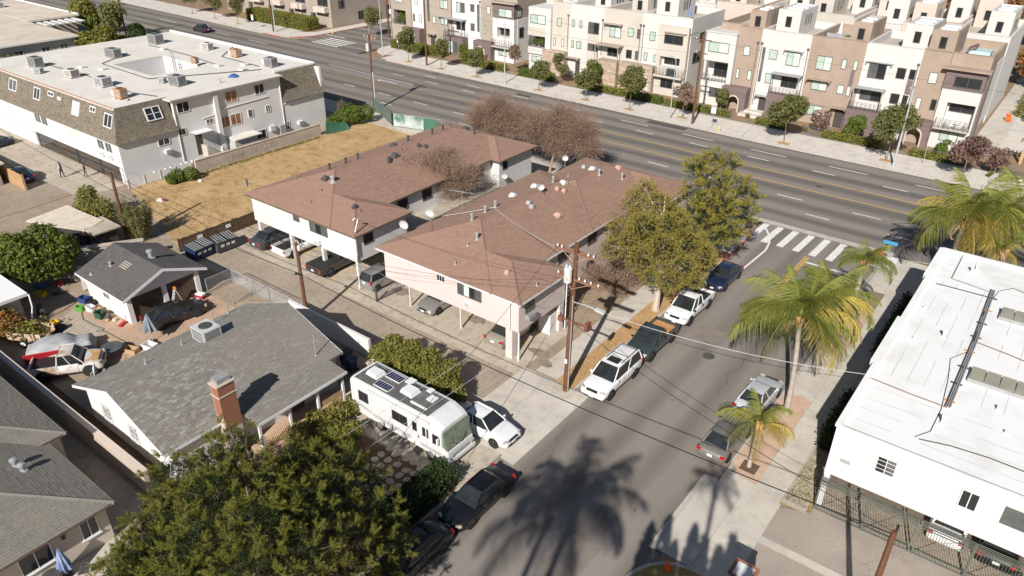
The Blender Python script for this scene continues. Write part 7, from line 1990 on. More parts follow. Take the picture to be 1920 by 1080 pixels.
# ================================================================== fences
def picket(name, label, a, b, h, m, bw=.14, gap=.02, cat='fence', rails=True, posts=2.4, z=0.):
 a, b = Vector((*a, z)), Vector((*b, z))
 d = (b - a); L_ = d.length; d.normalize()
 ang = atan2(d.y, d.x)
 t = thing(name, label, cat, a, ang)
 mb = MB(); x = 0.
 while x < L_:
  hh = h * (1 + rnd.uniform(-.03, .03))
  mb.box(x, x + bw - gap, -.012, .012, .03, hh); x += bw
 mb.build('boards', m, t, kind='stuff')
 if rails:
  mb = MB()
  for zz in (h * .25, h * .78):
   mb.box(0, L_, .013, .06, zz, zz + .09)
  mb.build('rails', m, t)
 n = max(1, int(L_ / posts))
 for k in range(n + 1):
  mb = MB().box(L_ * k / n - .05, L_ * k / n + .05, .061, .16, 0, h * 1.02); mb.build('post', m, t)
 return t
picket('wooden_fence', 'dark weathered board fence between the straw lot and the carport', (-56.9, 28.3), (-56.9, 36.4), 1.25, 'fence_wood')
picket('wooden_fence', 'dark board fence end beside the dusty sedan in the carport', (-56.9, 36.4), (-53.7, 36.4), 1.3, 'fence_wood')
picket('wooden_fence', 'tan board fence beside the shaded car at far left', (-92, 26.3), (-81.5, 26.3), 1.7, 'wood_tan')
ns = thing('fence_notice', 'white notice board hung on the dark board fence in the carport', 'sign', (-55.2, 36.32, .9)); mb = MB().box(-.55, .55, -.03, 0, -.28, .28); mb.build('board', 'trim_white', ns)
for k, (y, lb) in enumerate(((30.2, 'small white notice on the dark board fence, nearer the dumpster'), (33.0, 'small white notice on the dark board fence, farther one'))):
 q = thing('fence_notice', lb, 'sign', (-56.84, y, .85)); mb = MB().box(0, .03, -.25, .25, -.15, .15); mb.build('board', 'trim_white', q)
def mesh_fence(name, label, pts, h, m='galv', mesh=True, step=.12, rail=.022, post=2.2):
 t = thing(name, label, 'fence', (pts[0][0], pts[0][1], 0))
 o = Vector((pts[0][0], pts[0][1], 0))
 pm, wm = MB(), MB()
 for a, b in zip(pts[:-1], pts[1:]):
  a, b = Vector((*a, 0)) - o, Vector((*b, 0)) - o
  L_ = (b - a).length
  n = max(1, round(L_ / post))
  for k in range(n + 1):
   p = a.lerp(b, k / n); q = MB().tube([p, p + Vector((0, 0, h))], .03, 6); q.build('post', m, t)
  pm.tube([a + Vector((0, 0, h - .02)), b + Vector((0, 0, h - .02))], rail, 5)
  pm.tube([a + Vector((0, 0, .08)), b + Vector((0, 0, .08))], rail * .5, 4)
  if mesh:
   k = -h
   while k < L_:
    for s in (0, 1):
     u0, u1, z0, z1 = k, k + h, .05, h - .03
     if s:
      z0, z1 = z1, z0
     f0, f1 = max(0, -u0) / h, 1 - max(0, u1 - L_) / h
     if f1 > f0:
      A_ = a.lerp(b, (u0 + h * f0) / L_); B_ = a.lerp(b, (u0 + h * f1) / L_)
      wm.tube([A_ + Vector((0, 0, z0 + (z1 - z0) * f0)), B_ + Vector((0, 0, z0 + (z1 - z0) * f1))], .005, 3)
    k += step
 pm.build('rails', m, t)
 if mesh:
  wm.build('wire_mesh', m, t, kind='stuff')
 return t
mesh_fence('chain_link_fence', 'chain link fence and gates between the garage and the alley', [(-49.0, 25.7), (-49.0, 27.9), (-44.2, 27.9), (-41.4, 27.9)], 1.25)
mesh_fence('chain_link_fence', 'chain link gate section beside the black car and the grey roof', [(-46.0, 25.9), (-46.0, 27.8)], 1.25)
bf = mesh_fence('wrapped_fence', 'green screened fence painted with white strokes beside the boulevard', [(-76.5, 68.8), (-68.4, 64.6), (-61.5, 66.3)], 1.75, 'metal_grey', False)
mat('screen_green', (.045, .13, .085), (.06, .17, .11), 2., rough=.8, c3=(.70, .72, .70), sc3=.8, amt3=.0)
mat('screen_painted', (.05, .15, .10), (.62, .64, .63), .55, rough=.8)
mat('screen_grey', (.10, .14, .12), (.14, .18, .16), 2., rough=.8)
def screen(a, b, m, z0=.15, z1=1.7):
 a, b = Vector((*a, 0)), Vector((*b, 0)); n = Vector((-(b - a).y, (b - a).x, 0)).normalized() * -.04
 o = Vector((-76.5, 68.8, 0))
 mb = MB(); mb.add([a - o + n + Vector((0, 0, z0)), b - o + n + Vector((0, 0, z0)), b - o + n + Vector((0, 0, z1)), a - o + n + Vector((0, 0, z1)), a - o + n * 1.4 + Vector((0, 0, z0)), b - o + n * 1.4 + Vector((0, 0, z0)), b - o + n * 1.4 + Vector((0, 0, z1)), a - o + n * 1.4 + Vector((0, 0, z1))], [(0, 1, 2, 3), (7, 6, 5, 4), (0, 4, 5, 1), (1, 5, 6, 2), (2, 6, 7, 3), (3, 7, 4, 0)]); mb.build('screen_cloth', m, bf)
screen((-76.4, 68.75), (-72.6, 66.78), 'screen_grey'); screen((-72.5, 66.73), (-68.6, 64.7), 'screen_grey'); screen((-68.2, 64.65), (-64.0, 65.68), 'screen_painted'); screen((-63.9, 65.7), (-62.2, 66.12), 'screen_green')
tp = thing('green_tarp', 'green tarp sagging at the end of the graffiti wall', 'tarp', (-72.4, 57.0, 0))
mb = MB(); P, F = [], []
for i in range(8):
 for j in range(6):
  u, v = i / 7, j / 5
  P.append((.1 + .25 * sin(3 * u + 2 * v) + .5 * u * (1 - v), u * 3.6, .05 + (1.45 - .7 * u) * v + .08 * sin(7 * u) * v))
for i in range(7):
 for j in range(5):
  F.append((i * 6 + j, (i + 1) * 6 + j, (i + 1) * 6 + j + 1, i * 6 + j + 1))
mb.add(P, F); mb.build('cloth', 'screen_green', tp, smooth=True)
ww = thing('alley_wall', 'white painted wall along the alley beside the grey roofed house', 'wall'); boxes('wall', 'stucco_white', ww, (-41.2, -32.8, 27.4, 27.6, 0, 1.45))
# low dark iron fences before the townhouses
def iron(label, x0, x1, y, h=.95):
 t = thing('iron_fence', label, 'fence', (x0, y, 0), 0, 'low iron fences before the townhouses')
 L_ = x1 - x0
 mb = MB(); n = int(L_ / .14)
 for k in range(n + 1):
  mb.box(L_ * k / n - .01, L_ * k / n + .01, -.01, .01, .05, h)
 mb.box(0, L_, -.015, .015, h - .04, h); mb.box(0, L_, -.015, .015, .1, .14); mb.build('bars', mat('iron_blue', (.13, .16, .165), rough=.5), t)
 for x in (0, L_):
  mb = MB().box(x - .04, x + .04, -.04, .04, 0, h + .08); mb.build('post', 'iron_blue', t)
 return t
for lb, x0, x1 in (('low iron fence before the arch of the leftmost tan house', -42.6, -36.5), ('low iron fence before the tan door', -26.8, -23.6), ('low iron gate fence between the two right porches', -19.4, -16.6), ('low iron fence before the rightmost house', -14.2, -9.6), ('low iron fence before the beige door of the middle row', -68.2, -64.6), ('low iron fence before the stone porch', -56.4, -54.2), ('low iron fence at the far right planting', -6.6, -1.0)):
 iron(lb, x0, x1, 95.2 + off(x0))
fe = thing('small_iron_fence', 'short black iron fence and bollard beside the silver hatchback', 'fence', (-37.9, 33.0, 0), pi / 2 - .1)
mb = MB()
for k in range(14):
 mb.box(k * .17 - .012, k * .17 + .012, -.012, .012, .02, .95)
mb.box(0, 2.3, -.02, .02, .9, .95); mb.box(0, 2.3, -.02, .02, .1, .14); mb.build('bars', 'metal_dark', fe); mb = MB(); mb.cyl((-.1, 0, 0), (-.1, 0, 1.15), .08, n=10); mb.build('bollard', 'metal_dark', fe)
# ================================================================== carport and yard clutter
def dumpster(x, y, rz, m, label):
 t = thing('dumpster', label, 'dumpster', (x, y, .02), rz, 'waste containers by the board fence')
 mb = MB(); mb.add([(-.95, -.55, .12), (.95, -.55, .12), (.95, .6, .12), (-.95, .6, .12), (-1.0, -.75, 1.0), (1.0, -.75, 1.0), (1.0, .65, 1.2), (-1.0, .65, 1.2)], [(3, 2, 1, 0), (0, 1, 5, 4), (1, 2, 6, 5), (2, 3, 7, 6), (3, 0, 4, 7), (4, 5, 6, 7)]); mb.build('bin', m, t)
 for k in range(2):
  mb = MB(); x0 = -.99 + k * 1.0
  mb.add([(x0, -.78, 1.02), (x0 + .97, -.78, 1.02), (x0 + .97, .66, 1.22), (x0, .66, 1.22), (x0, -.78, 1.06), (x0 + .97, -.78, 1.06), (x0 + .97, .66, 1.26), (x0, .66, 1.26)], [(3, 2, 1, 0), (4, 5, 6, 7), (0, 1, 5, 4), (1, 2, 6, 5), (2, 3, 7, 6), (3, 0, 4, 7)]); l_ = mb.build('lid', 'black_plastic', t)
  mb = MB()
  for q in range(4):
   xx = x0 + .12 + .23 * q
   mb.add([(xx, -.7, 1.065), (xx + .08, -.7, 1.065), (xx + .08, .6, 1.265), (xx, .6, 1.265), (xx, -.7, 1.1), (xx + .08, -.7, 1.1), (xx + .08, .6, 1.3), (xx, .6, 1.3)], [(4, 5, 6, 7), (0, 1, 5, 4), (1, 2, 6, 5), (2, 3, 7, 6), (3, 0, 4, 7)])
  mb.build('lid_rib', 'metal_grey', l_)
 for xx in (-.5, .0, .5):
  mb = MB().obox((xx, -.69, .7), (.3, .02, .22), 0, .2); mb.build('sticker', 'trim_white', t)
 for a in (-1, 1):
  mb = MB(); mb.cyl((a * .7, -.4, .1), (a * .75, -.4, .1), .1, n=10); mb.cyl((a * .7, .4, .1), (a * .75, .4, .1), .1, n=10); mb.build('caster', 'rubber', t)
 return t
dumpster(-54.6, 31.0, pi / 2 - .05, 'metal_dark', 'black dumpster with ribbed lids against the dark board fence')
mat('bin_blue_shaded', (.012, .028, .08), (.018, .04, .11), 2., rough=.5)  # blue darkened so the colour carries the shade over the dumpster
dumpster(-54.9, 28.9, pi / 2 + .1, 'bin_blue_shaded', 'blue dumpster with shade put into its colour behind the garage corner')
def wheelie(x, y, rz, m, label, z=.01):
 t = thing('wheeled_bin', label, 'bin', (x, y, z), rz)
 mb = MB(); mb.add([(-.24, -.26, .06), (.24, -.26, .06), (.24, .26, .06), (-.24, .26, .06), (-.31, -.36, .98), (.31, -.36, .98), (.31, .36, .98), (-.31, .36, .98)], [(3, 2, 1, 0), (0, 1, 5, 4), (1, 2, 6, 5), (2, 3, 7, 6), (3, 0, 4, 7), (4, 5, 6, 7)]); mb.build('bin', m, t)
 mb = MB(); mb.add([(-.33, -.4, .99), (.33, -.4, .99), (.33, .4, .99), (-.33, .4, .99), (-.28, -.32, 1.08), (.28, -.32, 1.08), (.28, .34, 1.08), (-.28, .34, 1.08)], [(4, 5, 6, 7), (0, 1, 5, 4), (1, 2, 6, 5), (2, 3, 7, 6), (3, 0, 4, 7)]); mb.build('lid', m, t)
 for s in (-1, 1):
  mb = MB(); mb.cyl((s * .26, .3, .1), (s * .31, .3, .1), .1, n=10); mb.build('wheel', 'rubber', t)
 return t
wheelie(-32.6, 25.6, .2, 'bin_blue_shaded', 'blue wheeled bin behind the motorhome beside the white wall')
wheelie(-33.4, 25.9, .1, 'black_plastic', 'black wheeled bin behind the motorhome beside the white wall')
# A-frame ladder
ld = thing('stepladder', 'pale aluminium stepladder standing in front of the garage doors', 'stepladder', (-48.7, 23.1, .01), -.3)
mb = MB()
for s in (-1, 1):
 mb.tube([(s * .28, -.5, 0), (s * .17, 0, 1.7)], .03, 5); mb.tube([(s * .26, .5, 0), (s * .16, 0, 1.66)], .025, 5)
mb.build('rails', 'metal_light', ld)
for k in range(6):
 f = .12 + k * .15
 mb = MB(); mb.obox((0, -.5 + .5 * f, 1.7 * f), (.46 - .14 * f, .08, .03)); mb.build('step', 'metal_light', ld)
mb = MB(); mb.obox((0, 0, 1.7), (.4, .2, .05)); mb.build('top_cap', mat('plastic_orange', (.65, .22, .04), rough=.5), ld)
cl = thing('cooler_box', 'red and white cooler box at the corner of the garage doors', 'cooler', (-48.75, 24.95, .01), .3)
mb = MB().box(-.36, .36, -.22, .22, .0, .34); mb.build('box', mat('cooler_red', (.34, .04, .06), rough=.5), cl); mb = MB().box(-.37, .37, -.23, .23, .341, .42); mb.build('lid', 'trim_white', cl)
mb = MB(); mb.tube([(-.38, 0, .28), (-.40, 0, .46), (.40, 0, .46), (.38, 0, .28)], .015, 5); mb.build('handle', 'trim_white', cl)
def umbrella(x, y, h, label, m, r=.28):
 t = thing('closed_parasol', label, 'parasol', (x, y, .02))
 mb = MB(); mb.tube([(0, 0, 0), (0, 0, h)], .022, 6); mb.build('pole', 'metal_light', t)
 mb = MB(); P, F = [], []; n = 16
 for j in range(6):
  f = j / 5
  rr = r * (.08 + .92 * f ** .8)
  for k in range(n):
   q = rr * (1 + (.32 * (1 if k % 2 else -1)) * f)
   P.append((q * cos(2 * pi * k / n), q * sin(2 * pi * k / n), h - .05 - f * 1.25 + .05 * (k % 3)))
 for j in range(5):
  for k in range(n):
   F.append((j * n + k, (j + 1) * n + k, (j + 1) * n + (k + 1) % n, j * n + (k + 1) % n))
 mb.add(P, F); mb.build('canopy', m, t)
 mb = MB(); mb.cyl((0, 0, 0), (0, 0, .08), .22, n=12); mb.build('base', 'metal_dark', t)
 return t
mat('cloth_slate', (.16, .20, .24), (.23, .27, .31), 3., rough=.8); mat('cloth_blue', (.08, .14, .34), (.30, .36, .50), 3.5, rough=.8, stretch=(4, 4, .3))
umbrella(-46.0, 19.5, 2.2, 'closed slate grey parasol beside the dusty black car', 'cloth_slate', .42)
umbrella(-30.7, 6.5, 1.75, 'closed blue striped parasol on the patio at the lower left', 'cloth_blue')
rt = thing('patio_table', 'round dark metal table beside the blue parasol', 'table', (-30.7, 5.9, .02)); mb = MB(); mb.cyl((0, 0, .55), (0, 0, .59), .42, n=18); mb.build('top', 'metal_dark', rt)
for k in range(3):
 a = 2 * pi * k / 3; mb = MB(); mb.tube([(.1 * cos(a), .1 * sin(a), .55), (.32 * cos(a), .32 * sin(a), 0)], .02, 5); mb.build('leg', 'metal_dark', rt)
def chair(x, y, rz, label, m='metal_dark', z=.02, grp=None):
 t = thing('patio_chair', label, 'chair', (x, y, z), rz, grp)
 mb = MB()
 for k in range(6):
  mb.box(-.22 + k * .078, -.17 + k * .078, -.22, .22, .38, .41)
 mb.build('seat', m, t)
 mb = MB()
 for k in range(6):
  mb.tube([(-.2 + k * .08, .22, .4), (-.2 + k * .08, .3, .85)], .015, 4)
 mb.tube([(-.22, .3, .85), (.22, .3, .85)], .02, 5); mb.build('backrest', m, t)
 for a in (-1, 1):
  for b_ in (-1, 1):
   mb = MB(); mb.tube([(a * .2, b_ * .2, .38), (a * .22, b_ * .24, 0)], .018, 5); mb.build('leg', m, t)
  mb = MB(); mb.tube([(a * .24, -.2, .4), (a * .24, -.2, .6), (a * .24, .26, .62)], .016, 5); mb.build('armrest', m, t)
 return t
chair(-30.0, 7.0, -.6, 'dark metal chair on the patio right of the blue parasol')
chair(-10.0, 99.25, 0, 'grey chair at the right end of the rightmost balcony', 'metal_grey', 2.63); chair(-12.0, 99.25, 0, 'grey chair at the left end of the rightmost balcony', 'metal_grey', 2.63)
bt = thing('balcony_table', 'small grey table between the two balcony chairs', 'table', (-11.0, 99.3, 2.63)); mb = MB(); mb.box(-.3, .3, -.25, .25, .45, .5); mb.build('top', 'metal_grey', bt); mb = MB(); mb.cyl((0, 0, 0), (0, 0, .45), .05, n=8); mb.build('leg', 'metal_grey', bt)
# heap of things along the garage wall and in the yard: each its own object
mat('plastic_green', (.10, .30, .05), rough=.5); mat('plastic_dkgreen', (.03, .09, .05), rough=.6); mat('plastic_blue', (.025, .055, .17), rough=.5); mat('plastic_yellow', (.62, .42, .03), rough=.5); mat('cardboard', (.42, .28, .16), rough=.9); mat('foam_grey', (.52, .48, .43), (.58, .54, .49), 2., rough=.9)
def crate(x, y, w, d, h, rz, m, label, cat='crate', z=.012, rim_=True, name='storage_crate'):
 t = thing(name, label, cat, (x, y, z), rz)
 mb = MB(); tk = .025
 mb.box(-w / 2, w / 2, -d / 2, d / 2, 0, .03); mb.box(-w / 2, -w / 2 + tk, -d / 2, d / 2, .03, h); mb.box(w / 2 - tk, w / 2, -d / 2, d / 2, .03, h); mb.box(-w / 2 + tk, w / 2 - tk, -d / 2, -d / 2 + tk, .03, h); mb.box(-w / 2 + tk, w / 2 - tk, d / 2 - tk, d / 2, .03, h)
 mb.build('shell', m, t)
 if rim_:
  mb = MB(); e = .03
  mb.box(-w / 2 - e, w / 2 + e, -d / 2 - e, -d / 2, h - .05, h); mb.box(-w / 2 - e, w / 2 + e, d / 2, d / 2 + e, h - .05, h); mb.box(-w / 2 - e, -w / 2, -d / 2, d / 2, h - .05, h); mb.box(w / 2, w / 2 + e, -d / 2, d / 2, h - .05, h); mb.build('rim', m, t)
 return t
crate(-55.0, 19.2, .7, .5, .45, .3, 'plastic_blue', 'blue plastic crate at the back corner of the garage')
crate(-54.0, 18.4, .5, .4, .4, .6, 'plastic_green', 'bright lime green tub with a hose beside the garage wall')
crate(-53.5, 18.9, .55, .45, .35, .1, 'trim_white', 'white bucket box beside the lime green tub')
crate(-51.9, 18.85, .65, .55, .5, .2, 'plastic_dkgreen', 'dark green tub with lime contents beside the garage wall')
crate(-58.4, 17.6, .6, .5, .35, .4, 'plastic_yellow', 'yellow crate in the shade of the ficus')
crate(-53.6, 16.4, .6, .3, .25, .2, 'plastic_yellow', 'yellow box by the gravel beside the trailer')
crate(-45.9, 17.9, .9, .5, .35, .4, 'cardboard', 'cardboard box at the eave of the grey roofed house')
crate(-45.3, 18.9, .9, .6, .4, .2, 'trim_white', 'white box at the eave of the grey roofed house')
for i, (x, y, r, m) in enumerate(((-54.3, 19.5, .34, 'rubber'), (-52.9, 19.3, .22, 'cardboard'), (-53.1, 18.8, .18, 'foam_grey'), (-52.5, 19.0, .2, 'cardboard'), (-51.3, 19.1, .24, 'metal_dark'), (-51.0, 18.9, .15, 'cardboard'), (-50.6, 19.2, .16, 'foam_grey'), (-52.2, 19.4, .18, 'cardboard'))):
 lb = ['black tyre leaning by the garage wall', 'round brown bundle by the garage wall nearest the tyre', 'pale round sack by the white bucket box', 'brown sack behind the dark green tub', 'dark round pot in front of the garage wall', 'small brown sack near the garage door end', 'small pale sack nearest the garage door end', 'brown sack against the garage wall below the window'][i]
 t = thing('yard_bundle', lb, 'bundle', (x, y, .012))
 mb = MB()
 if i == 0:
  mb.lathe([(.2, 0), (.33, .02), (.34, .1), (.33, .2), (.2, .22), (.18, .11)], n=16); mb.build('tyre', m, t)
 else:
  mb.lathe([(r * .7, 0), (r, r * .4), (r * .9, r * 1.0), (r * .35, r * 1.5), (r * .2, r * 1.6)], n=9); mb.build('sack', m, t, True)
  mb = MB(); mb.lathe([(r * .26, r * 1.45), (r * .3, r * 1.55), (r * .1, r * 1.75)], n=7); mb.build('tie', 'cardboard', t)
def armchair(x, y, rz, label, m='foam_grey', tip=0.):
 t = thing('old_armchair', label, 'armchair', (x, y, .012), rz)
 mb = MB().box(-.42, .42, -.4, .4, .12, .42); mb.build('seat', m, t)
 mb = MB(); mb.obox((0, .42, .62), (.9, .2, .75), 0, -.2); mb.build('backrest', m, t)
 for s in (-1, 1):
  mb = MB(); mb.obox((s * .5, 0, .4), (.18, .85, .5)); mb.build('armrest', m, t)
 return t
armchair(-58.6, 20.9, .9, 'discarded pale armchair behind the garage, farther one'); armchair(-57.0, 20.5, -.4, 'discarded pale armchair behind the garage, nearer one')
gt = thing('white_trellis', 'white metal grille leaning in the back yard under the ficus', 'grille', (-60.3, 19.6, 0), .8)
mb = MB()
for k in range(10):
 mb.obox((k * .16, 0, .6), (.025, .025, 1.15), 0, -.25)
for z in (.15, .6, 1.1):
 mb.obox((.72, (z - .6) * .25, z), (1.5, .025, .03))
mb.build('bars', 'trim_white', gt)
hs = MB().tube([(-53.9, 18.4, .03), (-52.6, 17.9, .03), (-51.2, 18.0, .03), (-50.2, 18.2, .03), (-49.9, 17.9, .03), (-50.3, 17.7, .03), (-50.4, 18.0, .03), (-49.6, 18.1, .03), (-48.2, 18.2, .03), (-47.0, 18.3, .03), (-46.8, 17.9, .03), (-47.6, 17.6, .03)], .025, 5).build('garden_hose', 'plastic_dkgreen'); tag(hs, 'dark green garden hose looped across the yard', 'hose')
jk = thing('floor_jack', 'red trolley jack at the corner of the garage', 'jack', (-49.7, 19.3, .012), .5); mb = MB(); mb.box(-.12, .12, -.35, .3, .03, .16); mb.build('body', 'paint_red', jk); mb = MB(); mb.tube([(0, .3, .15), (0, .75, .85)], .02, 5); mb.build('handle', 'paint_red', jk)
pt_ = thing('yard_table', 'round dark glass table beside the covered car', 'table', (-46.6, 17.0, .01)); mb = MB(); mb.cyl((0, 0, .6), (0, 0, .63), .7, n=22); mb.build('top', 'glass_grey', pt_)
for k in range(4):
 a = pi / 4 + pi / 2 * k; mb = MB(); mb.tube([(.45 * cos(a), .45 * sin(a), .6), (.5 * cos(a), .5 * sin(a), 0)], .02, 5); mb.build('leg', 'metal_dark', pt_)
for i, (x, y, w, d, h, m, lb) in enumerate(((-60.2, 18.3, 1.3, .9, .7, 'tarp_blue', 'blue tarp covered pile under the ficus'), (-55.6, 16.4, .8, .6, .8, 'metal_dark', 'dark barrel barbecue in the yard shade'), (-59.2, 19.3, .7, .5, .5, 'cooler_red', 'dark red pile beside the armchairs'), (-57.8, 18.6, 1.2, .4, .25, 'metal_dark', 'dark scrap pile in the yard shade'), (-52.4, 16.2, 1.1, .5, .5, 'rubber', 'dark branches bundle beside the trailer'))):
 t = thing('yard_pile', lb, 'pile', (x, y, .01), .4 * i)
 mb = MB(); mb.lathe([(.5, 0), (.48, .3), (.36, .75), (.15, 1.0)], n=9); o = mb.build('heap', m, t); o.scale = (w, d, h)
 mb = MB(); mb.obox((0, 0, h * .9), (w * .4, d * .4, h * .3), .5); mb.build('bundle', m, t)
# litter on the lot
lt = thing('litter', 'white and red rubbish on the straw lot near the panel fence', 'rubbish', (-68.6, 33.3, .02)); mb = MB(); mb.obox((0, 0, .08), (.8, .5, .12), .3, .1); mb.build('bag', 'trim_white', lt); mb = MB(); mb.obox((.3, .15, .17), (.4, .3, .1), .8); mb.build('cloth', 'cooler_red', lt)
lt2 = thing('litter', 'small white bag on the straw lot near the round bush', 'rubbish', (-70.2, 38.6, .02)); mb = MB(); mb.lathe([(.2, 0), (.25, .12), (.1, .25)], n=7); mb.build('bag', 'trim_white', lt2)
lt3 = thing('litter', 'small white post on the straw lot near the white block corner', 'rubbish', (-55.0, 38.0, .02)); mb = MB(); mb.lathe([(.1, 0), (.1, .3), (.05, .35)], n=7); mb.build('stub', 'trim_white', lt3)
# brick capped pier at the bottom edge
bp = thing('brick_pier', 'brick edged pale pier top at the bottom edge right of the cone', 'pier', (-5.5, 24.2, 0))
boxes('pier', 'mortar', bp, (-.5, .5, -.5, .5, 0, 2.1)); boxes('cap', 'trim_white', bp, (-.38, .38, -.38, .38, 2.101, 2.2))
bm_ = MB().box(-.055, .055, -.10, .10, 0, .075).mesh('brick', 'brick')
for k in range(9):
 for (x, y, r_) in ((-.45 + k * .1125, -.45, 0), (-.45 + k * .1125, .45, 0), (-.45, -.45 + k * .1125, pi / 2), (.45, -.45 + k * .1125, pi / 2)):
  o = link('brick', bm_, bp); o.location = (x, y, 2.105 + (.0008 if r_ else 0)); o.rotation_euler = (0, 0, r_); o.scale = (.92, 1, 1)
# pergola and planters at the far right
pg = thing('pergola', 'wooden pergola in the courtyard beyond the right hand houses', 'pergola', (-3.6, 99.5, 0))
for x in (0, 5):
 boxes('post', 'wood_tan', pg, (x - .15, x + .15, -.15, .15, 0, 2.6))
for y in (-.5, .4):
 boxes('beam', 'wood_tan', pg, (-.6, 6, y - .06, y + .06, 2.6, 2.8))
for k in range(16):
 boxes('rafter', 'wood_tan', pg, (-.5 + k * .4, -.42 + k * .4, -1.3, 1.3, 2.801, 2.92))
pw = thing('planter_wall', 'low white planter wall at the far right pavement', 'wall', (-3.0, 92.6, 0)); boxes('wall', 'trim_white', pw, (0, 3.5, 0, .4, 0, .5)); boxes('coping', 'concrete_far', pw, (-.05, 3.55, -.05, .45, .501, .56))
tc = thing('play_chair', 'orange play seat on the round bed in the townhouse court', 'play equipment', (-7.2, 117.5, .05)); mb = MB(); mb.obox((0, 0, .5), (.5, 1.2, .15), .4, .5); mb.build('slide', 'cone_orange', tc); mb = MB(); mb.box(-.3, .3, -.3, .3, 0, .5); mb.build('base', 'plastic_orange', tc)
# rooftop furniture on the townhouses
ru = thing('closed_parasol', 'closed pale parasol on the tan roof terrace', 'parasol', (-27.6, 105.5, ZD + .02)); mb = MB(); mb.tube([(0, 0, 0), (0, 0, 2.1)], .03, 6); mb.build('pole', 'trim_white', ru); mb = MB(); mb.lathe([(.28, .6), (.2, 1.3), (.08, 2.0), (.02, 2.1)], n=10); mb.build('canopy', 'trim_white', ru)
ru = thing('closed_parasol', 'closed blue parasol on the white roof terrace left of the lane gap', 'parasol', (-48.2, 104.5, ZD + .02)); mb = MB(); mb.tube([(0, 0, 0), (0, 0, 2.3)], .03, 6); mb.build('pole', 'metal_grey', ru); mb = MB(); mb.lathe([(.32, .6), (.22, 1.4), (.08, 2.2), (.02, 2.3)], n=10); mb.build('canopy', 'cloth_blue', ru)
for x, y, lb in ((-26.4, 107.5, 'green turf mat on the tan roof terrace'), (-47.5, 107.0, 'green turf mat on the white roof terrace')):
 t = thing('turf_mat', lb, 'mat', (x, y, ZD + .022)); mb = MB().box(-1.0, 1.0, -.8, .8, 0, .03); mb.build('mat', 'lawn', t); mb = MB().box(-1.03, 1.03, -.83, -.8, 0, .05); mb.build('edge', 'wood_tan', t)
st_ = thing('roof_sofa', 'grey outdoor sofa set on the tan roof terrace', 'sofa', (-27.7, 103.5, ZD + .02)); mb = MB().box(-1.0, 1.0, -.4, .4, .1, .4); mb.build('seat', 'metal_grey', st_); mb = MB().box(-1.0, 1.0, .3, .5, .4, .8); mb.build('backrest', 'metal_grey', st_)
ht_ = thing('hot_tub', 'pale blue hot tub with dark cover on the rightmost roof terrace', 'hot tub', (-11.3, 105.0, ZD + .02)); mb = MB().box(-1.1, 1.1, -1.1, 1.1, 0, .8); mb.build('shell', mat('tub', (.45, .62, .62), rough=.4), ht_); mb = MB().obox((-.9, 0, .95), (.9, 2.2, .3), 0, 0, -.5); mb.build('cover', 'panel_mauve', ht_)
bbq = thing('barbecue', 'black covered barbecue on the beige balcony', 'barbecue', (-47.8, 99.6, 2.96)); mb = MB().box(-.6, .6, -.25, .25, 0, .75); mb.build('cart', mat('cover_blue', (.05, .06, .08), rough=.8), bbq); mb = MB(); mb.cyl((-.6, 0, .78), (.6, 0, .78), .26, n=10); mb.build('hood', 'cover_blue', bbq)
